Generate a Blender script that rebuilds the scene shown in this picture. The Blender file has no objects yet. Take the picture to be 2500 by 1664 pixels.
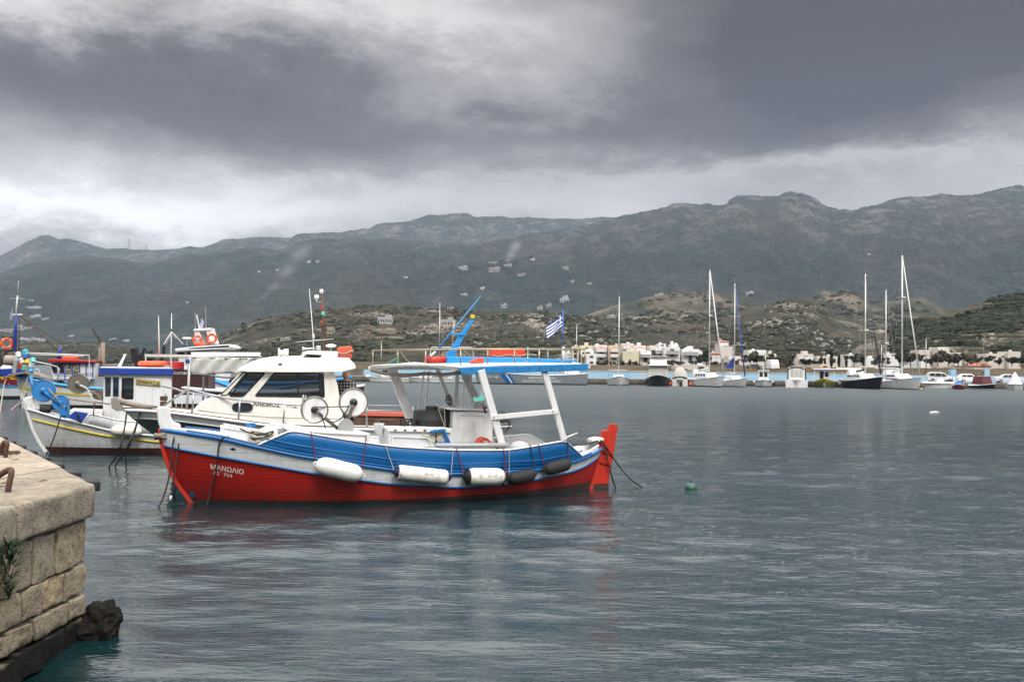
import bpy, bmesh, math, random
import numpy as np
from mathutils import Vector, Matrix, Euler, noise as mnoise
from mathutils.bvhtree import BVHTree
random.seed(7); rng = np.random.RandomState(5)
R = math.radians
sc = bpy.context.scene; col = sc.collection

# ------------------------------------------------------------ camera
CAMZ, FPX, PITCH, ROLL = 2.5, 2430.0, R(1.51), R(0.65)
cam_d = bpy.data.cameras.new('camera'); cam_d.sensor_width = 36; cam_d.lens = 36*FPX/2500
cam_d.clip_start = .1; cam_d.clip_end = 30000
cam = bpy.data.objects.new('camera', cam_d); col.objects.link(cam)
cam.matrix_world = Matrix.Translation((0,0,CAMZ)) @ Matrix.Rotation(R(90)+PITCH,4,'X') @ Matrix.Rotation(ROLL,4,'Z')
sc.camera = cam
CM = cam.matrix_world.to_3x3(); CO = Vector((0,0,CAMZ))
def ray(px, py): return CM @ Vector(((px-1250)/FPX, (832-py)/FPX, -1))
def at(px, py, Y): d = ray(px,py); return CO + d*(Y/d.y)
def ground(px, py, z=0.0): d = ray(px,py); return CO + d*((z-CAMZ)/d.z)
CMI = CM.inverted()
def proj(p): q = CMI @ (Vector(p)-CO); return 1250+FPX*q.x/-q.z, 832-FPX*q.y/-q.z

# ------------------------------------------------------------ node helpers
class NT:
    def __init__(s, tree): s.t = tree; s.n = tree.nodes; s.l = tree.links
    def new(s, t, **k):
        n = s.n.new(t)
        for a, b in k.items(): setattr(n, a, b)
        return n
    def put(s, sock, v):
        if isinstance(v, bpy.types.NodeSocket): s.l.new(v, sock)
        elif isinstance(v, (tuple, list)) and len(v)==3 and sock.type=='RGBA': sock.default_value = (*v,1)
        else: sock.default_value = v
    def m(s, op, *a, clamp=False):
        n = s.new('ShaderNodeMath', operation=op); n.use_clamp = clamp
        for i, v in enumerate(a): s.put(n.inputs[i], v)
        return n.outputs[0]
    def noise(s, vec, scale, detail=4, rough=.55, dist=0.0):
        n = s.new('ShaderNodeTexNoise'); s.put(n.inputs['Vector'], vec) if vec is not None else None
        n.inputs['Scale'].default_value=scale; n.inputs['Detail'].default_value=detail
        n.inputs['Roughness'].default_value=rough; n.inputs['Distortion'].default_value=dist
        return n.outputs['Fac']
    def ramp(s, fac, stops, interp='LINEAR'):
        n = s.new('ShaderNodeValToRGB'); n.color_ramp.interpolation = interp
        e = n.color_ramp.elements
        while len(e) < len(stops): e.new(0.5)
        for i,(p,c) in enumerate(stops):
            e[i].position = p; e[i].color = (*c,1) if isinstance(c,(tuple,list)) else (c,c,c,1)
        s.put(n.inputs[0], fac); return n.outputs[0]
    def mix(s, f, a, b, bt='MIX'):
        n = s.new('ShaderNodeMix', data_type='RGBA', blend_type=bt); n.clamp_factor = True
        s.put(n.inputs[0], f); s.put(n.inputs[6], a); s.put(n.inputs[7], b); return n.outputs[2]
    def mapr(s, v, a, b, c=0., d=1.):
        n = s.new('ShaderNodeMapRange'); s.put(n.inputs[0], v)
        for i,x in enumerate((a,b,c,d)): n.inputs[i+1].default_value = x
        return n.outputs[0]
    def mapping(s, vec, scale=(1,1,1), loc=(0,0,0), rot=(0,0,0)):
        n = s.new('ShaderNodeMapping'); s.put(n.inputs[0], vec); n.inputs['Scale'].default_value = scale
        n.inputs['Location'].default_value = loc; n.inputs['Rotation'].default_value = rot; return n.outputs[0]

# ------------------------------------------------------------ world: overcast sky
SUN_EL, SUN_AZ = R(48), R(162)     # light comes from behind the camera, a little from the right
w = bpy.data.worlds.new('World'); sc.world = w; w.use_nodes = True
N = NT(w.node_tree); N.n.clear()
tc = N.new('ShaderNodeTexCoord').outputs['Generated']
sky = N.new('ShaderNodeTexSky', sky_type='NISHITA'); sky.sun_disc=False; sky.sun_elevation=SUN_EL; sky.sun_rotation=SUN_AZ
sep = N.new('ShaderNodeSeparateXYZ'); N.put(sep.inputs[0], tc)
x,y,z = sep.outputs
az = N.m('ARCTAN2', x, y); el = N.m('ARCSINE', z)
# warped coordinates give the clouds ragged edges
zz = N.m('ADD', N.m('MAXIMUM', z, 0.0), 0.16)
cx = N.m('DIVIDE', x, zz); cy = N.m('DIVIDE', y, zz)
cmb = N.new('ShaderNodeCombineXYZ'); N.put(cmb.inputs[0], cx); N.put(cmb.inputs[1], cy); cp = cmb.outputs[0]
n1 = N.noise(cp, .9, 4, .52); n2 = N.noise(N.mapping(cp, loc=(7,3,0)), 1.1, 4, .52)
n3 = N.noise(N.mapping(tc, scale=(1,1,2.2)), 6.0, 11, .66, .1); n4 = N.noise(N.mapping(tc, scale=(1,1,2.8), loc=(3,1,5)), 2.6, 6, .55, .2)
waz = N.m('ADD', az, N.m('MULTIPLY', N.m('SUBTRACT', n4, .5), .30))
wel = N.m('ADD', el, N.m('MULTIPLY', N.m('SUBTRACT', n3, .5), .15))
def blob(px, py, sx, sy, amp):
    d = ray(px,py).normalized(); a0 = math.atan2(d.x,d.y); e0 = math.asin(d.z)
    u = N.m('DIVIDE', N.m('SUBTRACT', waz, a0), sx/FPX); v = N.m('DIVIDE', N.m('SUBTRACT', wel, e0), sy/FPX)
    q = N.m('ADD', N.m('MULTIPLY',u,u), N.m('MULTIPLY',v,v))
    return N.m('MULTIPLY', N.m('EXPONENT', N.m('MULTIPLY', q, -1.0)), amp)
BLOBS = [(420,190,560,130,-.42),(60,190,160,80,-.10),(950,345,800,80,-.17),(1650,330,600,80,-.13),(2300,120,580,160,-.86),(2250,-60,700,130,-.42),(1500,-30,500,50,-.20),
         (1180,130,360,110,-.01),(1560,170,240,110,.02),(110,5,420,35,.06),(250,525,620,70,.28),(900,470,500,50,.08),(2000,400,500,26,.10),(2420,250,260,36,.14),(1600,420,900,60,.03),(2000,270,420,50,-.10)]
dens = None
for b in BLOBS:
    o = blob(*b); dens = o if dens is None else N.m('ADD', dens, o)
near = N.m('MULTIPLY', N.m('SUBTRACT', n3, .5), .42)
big = N.m('MULTIPLY', N.m('SUBTRACT', n1, .5), .35)
bri = N.m('ADD', N.m('ADD', N.m('ADD', dens, .56), N.m('ADD', near, big)), N.mapr(z, .35, .62, 0., .20))
ccol = N.ramp(bri, [(0.0,(.017,.0152,.0145)),(.22,(.049,.0452,.044)),(.45,(.158,.149,.145)),(.68,(.38,.366,.362)),(.9,(.72,.71,.70)),(1.0,(.92,.91,.90))])
under = N.mapr(z, -.02, .0, 0., 1.)
cl10 = N.new('ShaderNodeVectorMath', operation='SCALE'); N.put(cl10.inputs[0], ccol); N.l.new(N.m('MULTIPLY', N.m('ADD', N.m('MULTIPLY', N.m('MAXIMUM', z, 0.0), 4.6), .42), 9.0), cl10.inputs['Scale'])   # an overcast sky is about three times brighter overhead than at the horizon
allc = N.mix(.985, sky.outputs[0], cl10.outputs[0])
bg = N.new('ShaderNodeBackground'); N.put(bg.inputs[0], allc); bg.inputs[1].default_value = .12
out = N.new('ShaderNodeOutputWorld'); N.l.new(bg.outputs[0], out.inputs[0])
sun_d = bpy.data.lights.new('sun', 'SUN'); sun_d.energy = 1.5; sun_d.angle = R(16); sun_d.color = (1,.97,.92)
sun = bpy.data.objects.new('sun', sun_d); col.objects.link(sun)
sdir = Vector((math.sin(SUN_AZ)*math.cos(SUN_EL), math.cos(SUN_AZ)*math.cos(SUN_EL), math.sin(SUN_EL)))
sun.rotation_euler = sdir.to_track_quat('Z','Y').to_euler()
sc.view_settings.view_transform='Standard'; sc.view_settings.look='None'; sc.view_settings.gamma=1; sc.view_settings.use_curve_mapping=False
sc.view_settings.exposure = 0.57
sc.render.engine='CYCLES'
cy_ = sc.cycles; cy_.use_denoising=True; cy_.max_bounces=6; cy_.diffuse_bounces=2; cy_.glossy_bounces=3; cy_.transmission_bounces=4; cy_.volume_bounces=1; cy_.transparent_max_bounces=12
cy_.caustics_reflective=False; cy_.caustics_refractive=False
cy_.use_adaptive_sampling=True; cy_.adaptive_threshold=.02

# ------------------------------------------------------------ materials
def mat(name, build):
    m = bpy.data.materials.new(name); m.use_nodes = True; T = NT(m.node_tree); T.n.clear()
    o = T.new('ShaderNodeOutputMaterial'); T.out = o
    sh = build(T)
    if sh is not None: T.l.new(sh, o.inputs[0])
    return m
def pbr(T, base, rough=.5, metal=0., normal=None, spec=.5, **k):
    p = T.new('ShaderNodeBsdfPrincipled'); T.put(p.inputs['Base Color'], base); T.put(p.inputs['Roughness'], rough)
    p.inputs['Metallic'].default_value = metal; p.inputs['Specular IOR Level'].default_value = spec
    if normal is not None: T.l.new(normal, p.inputs['Normal'])
    for a,b in k.items(): T.put(p.inputs[a.replace('_',' ')], b)
    return p.outputs[0]
def bump(T, h, strength=.3, dist=.02):
    b = T.new('ShaderNodeBump'); b.inputs['Strength'].default_value=strength; b.inputs['Distance'].default_value=dist
    T.l.new(h, b.inputs['Height']); return b.outputs[0]
def objc(T): return T.new('ShaderNodeTexCoord').outputs['Object']
_mc = {}
def paint(rgb, rough=.45, dirt=.25, scale=2.0, dirtc=(.16,.13,.10), bmp=.15, streak=True):
    key = ('p',rgb,rough,dirt,scale,dirtc,bmp)
    if key in _mc: return _mc[key]
    def f(T):
        c = objc(T)
        a = T.noise(c, scale*1.3, 6, .65)
        s = T.noise(T.mapping(c, scale=(6*scale,6*scale,.7*scale)), 1.0, 5, .6)
        fine = T.noise(c, scale*18, 4, .6)
        d = T.mapr(T.m('ADD', T.m('MULTIPLY',a,.55), T.m('MULTIPLY', s, .45)), .50, .74, 0., 1.)
        base = T.mix(T.m('MULTIPLY', d, dirt), rgb, dirtc)
        spots = T.mapr(T.noise(c, scale*7, 5, .7), .66, .74, 0., 1.)
        base = T.mix(T.m('MULTIPLY', spots, dirt*.9), base, tuple(x*.55 for x in dirtc))
        base = T.mix(T.m('MULTIPLY', fine, .18), base, tuple(v*.72 for v in rgb))
        r = T.m('ADD', rough-.08, T.m('MULTIPLY', a, .22))
        return pbr(T, base, r, normal=bump(T, T.m('ADD', fine, T.m('MULTIPLY', s, 1.2)), bmp, .01))
    _mc[key] = mat('paint', f); return _mc[key]
def plain(rgb, rough=.6, metal=0., spec=.5):
    key=('q',rgb,rough,metal)
    if key in _mc: return _mc[key]
    def f(T):
        c = objc(T); n = T.noise(c, 6, 4)
        return pbr(T, T.mix(T.m('MULTIPLY',n,.5), rgb, tuple(v*.6 for v in rgb)), rough, metal, spec=spec)
    _mc[key]=mat('surface', f); return _mc[key]
def hullpaint(rgb, dirt=.3, dirtc=(.16,.012,.008), pitch=7.5, rough=.42):
    def f(T):
        c = objc(T); sp = T.new('ShaderNodeSeparateXYZ'); T.put(sp.inputs[0], c)
        wob = T.noise(T.mapping(c, scale=(.35,.35,.35)), 1., 3)
        fr = T.m('FRACT', T.m('MULTIPLY', T.m('ADD', sp.outputs[2], T.m('MULTIPLY', wob, .12)), pitch))
        seam = T.mapr(T.m('ABSOLUTE', T.m('SUBTRACT', fr, .5)), .44, .5, 0., 1.)
        grain = T.noise(T.mapping(c, scale=(1.2,1.2,26)), 2., 5, .65); blot = T.noise(c, 2.6, 7, .72); run = T.noise(T.mapping(c, scale=(11,11,.8)), 1., 6, .7)
        low = T.mapr(sp.outputs[2], .42, .05, 0., 1.)
        d = T.mapr(T.m('ADD', T.m('MULTIPLY',blot,.5), T.m('MULTIPLY',run,.5)), .48, .70, 0., 1.)
        b_ = T.mix(T.m('MULTIPLY', d, dirt), rgb, dirtc)
        b_ = T.mix(T.m('MULTIPLY', T.mapr(grain,.45,.7), .30), b_, tuple(v*.55+.01 for v in rgb))
        b_ = T.mix(T.m('MULTIPLY', seam, .35), b_, tuple(v*.35 for v in rgb))
        b_ = T.mix(T.m('MULTIPLY', T.m('MULTIPLY', low, T.mapr(run,.42,.62)), .55), b_, (.035,.032,.022))
        return pbr(T, b_, T.m('ADD', rough-.1, T.m('MULTIPLY', blot, .3)), normal=bump(T, T.m('SUBTRACT', T.m('MULTIPLY',grain,.5), T.m('MULTIPLY',seam,1.2)), .45, .008))
    return mat('painted_planks', f)
def rust(rgb=(.10,.045,.025)):
    def f(T):
        c = objc(T); n = T.noise(c, 14, 6, .7)
        return pbr(T, T.mix(T.mapr(n,.35,.65), rgb, (.035,.022,.018)), .85, normal=bump(T,n,.6,.01))
    return mat('rusty_iron', f)
def wood(a=(.10,.055,.035), b=(.04,.022,.016), sx=(1,12,12), rough=.7):
    def f(T):
        c = objc(T); n = T.noise(T.mapping(c, scale=sx), 3, 6, .65)
        return pbr(T, T.mix(T.mapr(n,.35,.65), a, b), rough, normal=bump(T,n,.4,.01))
    return mat('wood', f)
def rope_mat(a, b):
    def f(T):
        c = objc(T); n = T.noise(c, 40, 3, .7)
        w_ = T.new('ShaderNodeTexWave'); w_.inputs['Scale'].default_value = 22; w_.inputs['Distortion'].default_value=2
        T.l.new(T.mapping(c, rot=(.6,.7,.5)), w_.inputs[0])
        return pbr(T, T.mix(T.m('MULTIPLY',n,w_.outputs['Fac']), a, b), .9, normal=bump(T,w_.outputs['Fac'],.8,.01))
    return mat('rope', f)
def glassm(tint=(.35,.38,.40), refl=.9, trans=.5):
    def f(T):
        tr = T.new('ShaderNodeBsdfTransparent'); T.put(tr.inputs[0], tint)
        g = T.new('ShaderNodeBsdfGlossy'); g.inputs['Roughness'].default_value=.04; T.put(g.inputs[0], (.9,.93,.95))
        df = T.new('ShaderNodeBsdfDiffuse'); T.put(df.inputs[0], (.02,.022,.026))
        fr = T.new('ShaderNodeFresnel'); fr.inputs[0].default_value=1.5
        mm = T.new('ShaderNodeMixShader'); mm.inputs[0].default_value = trans
        T.l.new(df.outputs[0], mm.inputs[1]); T.l.new(tr.outputs[0], mm.inputs[2])
        m2 = T.new('ShaderNodeMixShader'); T.l.new(T.m('MULTIPLY', fr.outputs[0], refl*1.4, clamp=True), m2.inputs[0])
        T.l.new(mm.outputs[0], m2.inputs[1]); T.l.new(g.outputs[0], m2.inputs[2]); return m2.outputs[0]
    return mat('window_glass', f)

# ------------------------------------------------------------ mesh helpers
class MB:
    def __init__(s): s.v=[]; s.f=[]
    def add(s, vs, fs):
        k=len(s.v); s.v += [tuple(v) for v in vs]; s.f += [tuple(i+k for i in f) for f in fs]; return s
    def box(s, c, size, rot=None):
        hx,hy,hz = (q/2 for q in size); M = rot if rot is not None else Matrix.Identity(3)
        vs=[Vector(c)+M@Vector((a*hx,b*hy,d*hz)) for d in (-1,1) for a,b in ((-1,-1),(1,-1),(1,1),(-1,1))]
        return s.add(vs, [(3,2,1,0),(4,5,6,7),(0,1,5,4),(1,2,6,5),(2,3,7,6),(3,0,4,7)])
    def prism(s, pts, vec):
        pts=[Vector(p) for p in pts]; vec=Vector(vec); n=len(pts)
        return s.add(pts+[p+vec for p in pts], [tuple(range(n))[::-1], tuple(range(n,2*n))]+[(i,(i+1)%n,n+(i+1)%n,n+i) for i in range(n)])
    def loft(s, rings, closed=True, caps=True):
        n=len(rings[0]); vs=[p for r_ in rings for p in r_]; fs=[]
        for i in range(len(rings)-1):
            for j in range(n if closed else n-1):
                fs.append((i*n+j, i*n+(j+1)%n, (i+1)*n+(j+1)%n, (i+1)*n+j))
        if caps and closed: fs += [tuple(range(n))[::-1], tuple(range((len(rings)-1)*n, len(rings)*n))]
        return s.add(vs, fs)
    def tube(s, pts, r, n=6, caps=True):
        pts=[Vector(p) for p in pts]; rings=[]; up=None
        for i,p in enumerate(pts):
            d=(pts[min(i+1,len(pts)-1)]-pts[max(i-1,0)])
            if d.length<1e-9: d=Vector((0,0,1))
            d.normalize()
            if up is None: up = Vector((0,0,1)) if abs(d.z)<.9 else Vector((1,0,0))
            a=d.cross(up); 
            if a.length<1e-6: a=d.cross(Vector((0,1,0)))
            a.normalize(); b=a.cross(d).normalized(); up=b
            rr = r[i] if isinstance(r,(list,tuple)) else r
            rings.append([p+a*math.cos(2*math.pi*k/n)*rr+b*math.sin(2*math.pi*k/n)*rr for k in range(n)])
        return s.loft(rings, True, caps)
    def lathe(s, p0, p1, prof, n=16):
        p0=Vector(p0); p1=Vector(p1)
        pts=[p0.lerp(p1,a) for a,_ in prof]; d=(p1-p0).normalized()
        a=d.cross(Vector((0,0,1)) if abs(d.z)<.9 else Vector((1,0,0))).normalized(); b=a.cross(d)
        rings=[[p+a*math.cos(2*math.pi*k/n)*q[1]+b*math.sin(2*math.pi*k/n)*q[1] for k in range(n)] for p,q in zip(pts,prof)]
        return s.loft(rings)
    def torus(s, c, ax, Rr, r, n=24, m=8, sq=1.0):
        c=Vector(c); ax=Vector(ax).normalized(); a=ax.cross(Vector((0,0,1)) if abs(ax.z)<.9 else Vector((1,0,0))).normalized(); b=a.cross(ax)
        vs=[];fs=[]
        for i in range(n):
            t=2*math.pi*i/n; d=a*math.cos(t)+b*math.sin(t)
            for j in range(m):
                q=2*math.pi*j/m; vs.append(c+d*(Rr+r*math.cos(q))+ax*r*sq*math.sin(q))
        for i in range(n):
            for j in range(m): fs.append((i*m+j, ((i+1)%n)*m+j, ((i+1)%n)*m+(j+1)%m, i*m+(j+1)%m))
        return s.add(vs,fs)
    def sph(s, c, r, n=12, m=8):
        c=Vector(c); r=Vector(r) if not isinstance(r,(int,float)) else Vector((r,r,r)); rings=[]
        for j in range(m+1):
            t=math.pi*(j/m); rr=max(math.sin(t),.001)
            rings.append([c+Vector((r.x*rr*math.cos(2*math.pi*k/n), r.y*rr*math.sin(2*math.pi*k/n), -r.z*math.cos(t))) for k in range(n)])
        return s.loft(rings)
    def build(s, name, m, parent=None, smooth=False, bevel=0., label=None, solid=0., autosmooth=False):
        me=bpy.data.meshes.new(name); me.from_pydata(s.v, [], s.f); me.update()
        bm=bmesh.new(); bm.from_mesh(me); bmesh.ops.recalc_face_normals(bm, faces=bm.faces); bm.to_mesh(me); bm.free()
        if m is not None: me.materials.append(m)
        if smooth:
            me.polygons.foreach_set('use_smooth', [True]*len(me.polygons))
        o=bpy.data.objects.new(name, me); col.objects.link(o)
        if parent: o.parent=parent
        if label: o['label']=label
        if solid: q=o.modifiers.new('solid','SOLIDIFY'); q.thickness=solid; q.offset=0
        if bevel: q=o.modifiers.new('bevel','BEVEL'); q.width=bevel; q.segments=2; q.limit_method='ANGLE'
        if smooth and autosmooth: sharp(me)
        return o
def sharp(me, ang=35):
    bm=bmesh.new(); bm.from_mesh(me)
    for e in bm.edges:
        if len(e.link_faces)==2 and e.calc_face_angle(0)>R(ang): e.smooth=False
    bm.to_mesh(me); bm.free()
def grid_obj(name, P, m, smooth=True, kind=None):
    """P: rows x cols x 3 array"""
    nv,nu,_=P.shape; me=bpy.data.meshes.new(name)
    idx=np.arange(nv*nu).reshape(nv,nu)
    q=np.stack([idx[:-1,:-1],idx[:-1,1:],idx[1:,1:],idx[1:,:-1]],-1).reshape(-1,4)
    me.vertices.add(nv*nu); me.vertices.foreach_set('co', P.reshape(-1).astype('f4'))
    me.loops.add(q.size); me.loops.foreach_set('vertex_index', q.reshape(-1).astype('i4'))
    me.polygons.add(len(q)); me.polygons.foreach_set('loop_start', np.arange(0,q.size,4).astype('i4'))
    me.polygons.foreach_set('use_smooth', np.full(len(q), smooth)); me.update(calc_edges=True)
    me.materials.append(m); o=bpy.data.objects.new(name,me); col.objects.link(o)
    if kind: o['kind']=kind
    return o
def raw_obj(name, V, Fc, m, parent=None, smooth=False):
    V=np.asarray(V,'f4'); Fc=np.asarray(Fc,'i4'); k=Fc.shape[1]; me=bpy.data.meshes.new(name)
    me.vertices.add(len(V)); me.vertices.foreach_set('co', V.reshape(-1))
    me.loops.add(Fc.size); me.loops.foreach_set('vertex_index', Fc.reshape(-1))
    me.polygons.add(len(Fc)); me.polygons.foreach_set('loop_start', np.arange(0,Fc.size,k).astype('i4'))
    me.polygons.foreach_set('use_smooth', np.full(len(Fc), smooth)); me.update(calc_edges=True)
    me.materials.append(m); o=bpy.data.objects.new(name,me); col.objects.link(o)
    if parent: o.parent=parent
    return o
def thing(name, label, cat, loc=(0,0,0), rz=0, group=None):
    o=bpy.data.objects.new(name,None); o.empty_display_size=.2; col.objects.link(o); o.location=loc; o.rotation_euler=(0,0,rz)
    return tag(o,label,cat,group)
def tag(o,label,cat,group=None,kind=None):
    o['label']=label
    if cat: o['category']=cat
    if group: o['group']=group
    if kind: o['kind']=kind
    return o
def copy_tree(o, parent=None):
    c=o.copy(); col.objects.link(c); c.parent=parent
    for ch in list(o.children): copy_tree(ch,c)
    return c
# numpy value noise
_tab = rng.rand(256,256)
def vn(x,y):
    xi=np.floor(x).astype(int); yi=np.floor(y).astype(int); fx=x-xi; fy=y-yi
    fx=fx*fx*(3-2*fx); fy=fy*fy*(3-2*fy); g=lambda a,b:_tab[a%256,b%256]
    return (g(xi,yi)*(1-fx)+g(xi+1,yi)*fx)*(1-fy)+(g(xi,yi+1)*(1-fx)+g(xi+1,yi+1)*fx)*fy
def fbm(x,y,o=5,gain=.5,ridge=False):
    s=0;a=1;t=0
    for i in range(o):
        n=vn(x*2**i+17.3*i,y*2**i-9.1*i)
        if ridge: n=1-abs(2*n-1)
        s=s+a*n; t+=a; a*=gain
    return s/t-.5
# ============================================================ water
def f_water(T):
    c = T.new('ShaderNodeTexCoord').outputs['Object']
    a = T.noise(T.mapping(c, scale=(.62,2.5,1), rot=(0,0,R(5))), 4.4, 3, .55, .25)
    b = T.noise(T.mapping(c, scale=(1.0,2.6,1), rot=(0,0,R(-14))), 9.0, 1.5, .5, .3)
    patch = T.noise(T.mapping(c, scale=(.25,1,1)), .11, 3, .5)
    h = T.m('ADD', T.m("MULTIPLY", a, .024), T.m("MULTIPLY", b, .0055))
    g_ = T.new('ShaderNodeCameraData') if False else None
    sp = T.new('ShaderNodeSeparateXYZ'); T.put(sp.inputs[0], c); ro = T.mapr(sp.outputs[1], 14, 110, .015, .42)
    bp = T.new('ShaderNodeBump'); bp.inputs['Distance'].default_value=1.0
    T.put(bp.inputs['Strength'], T.mapr(patch,.38,.62,.35,1.1)); T.l.new(h, bp.inputs['Height'])
    return pbr(T, (.004,.019,.022), ro, normal=bp.outputs[0], spec=.5, IOR=1.62)
M_water = mat('sea_water', f_water)
def waves(X,Y):
    s=np.zeros_like(X)
    r=np.random.RandomState(3)
    for i in range(26):
        lam=.35*1.17**(i%13)*r.uniform(.85,1.15); k=2*math.pi/lam; th=R(90+r.normal(0,24)); ph=r.uniform(0,6.28)
        amp=.0023*lam**.85*np.clip(1.35*lam/(Y*Y*.00026*3)-.35,0,1)
        s+=amp*np.sin(k*(X*math.cos(th)+Y*math.sin(th))+ph+1.6*fbm(X*.25+i,Y*.35,2)*6)
    return s*(0.55+1.3*np.clip(fbm(X*.09,Y*.22,3)+.5,0,1))
nr,ncw=1150,520
inv=np.linspace(1/3.4,1/260.,nr); Yw=1/inv; U=np.linspace(-.75,.75,ncw)
Yg=np.repeat(Yw[:,None],ncw,1); Xg=Yg*U[None,:]
fade=np.clip(1.6-Yg/45,0.12,1)
Zg=waves(Xg,Yg)*fade
Zg[-1,:]=0; Zg[:, :1]*=0; Zg[:, -1:]*=0
near_w=grid_obj('water', np.stack([Xg,Yg,Zg],-1), M_water, True, 'structure'); near_w['label']='rippled grey green harbour water around the moored boats'
mb=MB()
S_=15000.; y0,y1=3.4,260.; xa0,xa1=.75*y0,.75*y1
mb.add([(-S_,-2000,0),(S_,-2000,0),(S_,y0,0),(xa0,y0,0),(-xa0,y0,0),(-S_,y0,0),(xa1,y1,0),(S_,y1,0),(-xa1,y1,0),(-S_,y1,0),(S_,S_,0),(-S_,S_,0)],
       [(0,1,2,3,4,5),(3,2,7,6),(5,4,8,9),(9,8,6,7,10,11)])
o=mb.build('open_water', M_water); o['kind']='structure'; o['label']='open water of the bay beyond the harbour'
mb=MB(); mb.add([(-S_,-2000,-.9),(S_,-2000,-.9),(S_,S_,-.9),(-S_,S_,-.9)],[(0,1,2,3)])

# ============================================================ terrain
def f_hill(kind):
    def f(T):
        g = T.new('ShaderNodeNewGeometry'); c = T.mapping(g.outputs['Position'], scale=(1,.45,1.6)); cw = g.outputs['Position']
        nz = T.new('ShaderNodeSeparateXYZ'); T.put(nz.inputs[0], g.outputs['Normal'])
        if kind in('near','terr'):
            a = T.noise(c, .02, 6, .6); b = T.noise(c, .075, 6, .65); d = T.noise(c, .35, 5, .7)
            scrub = T.mix(T.mapr(b,.4,.6), (.022,.026,.016), (.050,.044,.029))
            soil = T.mix(T.mapr(d,.35,.65), (.060,.048,.033), (.105,.083,.057))
            base = T.mix(T.mapr(T.m('ADD',T.m('MULTIPLY',a,.6),T.m('MULTIPLY',d,.4)), .53,.62), scrub, soil)
            rock = T.mapr(T.m('MULTIPLY', T.noise(c,.03,3,.5), T.noise(c,.5,5,.75)), .315,.36)
            base = T.mix(rock, base, (.25,.22,.19))
            base = T.mix(T.mapr(T.noise(c,.8,4,.7),.55,.62,0.,.6), base, (.026,.030,.019))
            if kind=='terr':
                wv = T.new('ShaderNodeTexWave', bands_direction='Z'); wv.inputs['Scale'].default_value=.11; wv.inputs['Distortion'].default_value=7; wv.inputs['Detail'].default_value=3; wv.inputs['Detail Scale'].default_value=.25
                T.l.new(T.mapping(cw,scale=(.12,.12,1.6)), wv.inputs[0])
                base = T.mix(T.mapr(wv.outputs['Fac'],.62,.9,0.,.42), base, (.15,.12,.075))
            nb = bump(T, T.m('ADD',T.m('MULTIPLY',d,2.5),T.m('MULTIPLY',b,6)), .9, 1.0)
        elif kind=='knoll':
            a = T.noise(c, .012, 6, .65); b=T.noise(c,.05,6,.7)
            base = T.mix(T.mapr(a,.46,.62), (.028,.032,.023), (.125,.10,.072))
            base = T.mix(T.mapr(b,.52,.62), base, (.028,.032,.02))
            nb = bump(T, T.m('MULTIPLY',b,8), .9, 1.0)
        else:
            a = T.noise(c, .0022, 7, .62); b=T.noise(c,.012,6,.7); d=T.noise(c,.04,4,.7)
            base = T.mix(T.mapr(a,.42,.58), (.007,.019,.012), (.022,.028,.018))
            base = T.mix(T.mapr(b,.50,.62,0.,.7), base, (.040,.040,.032))
            wv = T.new('ShaderNodeTexWave', bands_direction='Z'); wv.inputs['Scale'].default_value=.016; wv.inputs['Distortion'].default_value=9; wv.inputs['Detail'].default_value=4; wv.inputs['Detail Scale'].default_value=.3
            T.l.new(T.mapping(cw,scale=(.05,.05,1.3)), wv.inputs[0])
            base = T.mix(T.mapr(wv.outputs['Fac'],.7,.95,0.,.10), base, (.08,.07,.05))
            base = T.mix(T.mapr(T.noise(c,.09,4,.7),.50,.60,0.,.65), base, (.007,.013,.009))
            steep = T.mapr(nz.outputs[2], .86, .60)
            hz = T.new('ShaderNodeSeparateXYZ'); T.put(hz.inputs[0], cw)
            high = T.mapr(hz.outputs[2], 330 if kind=='far' else 300, 560 if kind=='far' else 620, .0, 1.)
            rk = T.m('MULTIPLY', T.m('ADD',T.m('MULTIPLY',T.mapr(T.m('ADD',T.m('MULTIPLY',b,.6),T.m('MULTIPLY',d,.4)),.50,.60),.85),T.m('MULTIPLY',steep,.5),clamp=True), T.m('ADD', high, .06, clamp=True))
            base = T.mix(T.m('MULTIPLY',rk,.8), base, (.15,.14,.125))
            nb = bump(T, T.m('ADD',T.m('MULTIPLY',b,50),T.m('MULTIPLY',d,20)), .8, 1.0)
        return pbr(T, base, .95, normal=nb, spec=.1)
    return mat('hillside_'+kind, f)
M_near, M_knoll, M_far, M_mid, M_terr = f_hill('near'), f_hill('knoll'), f_hill('far'), f_hill('mid'), f_hill('terr')
LAY={}
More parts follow.
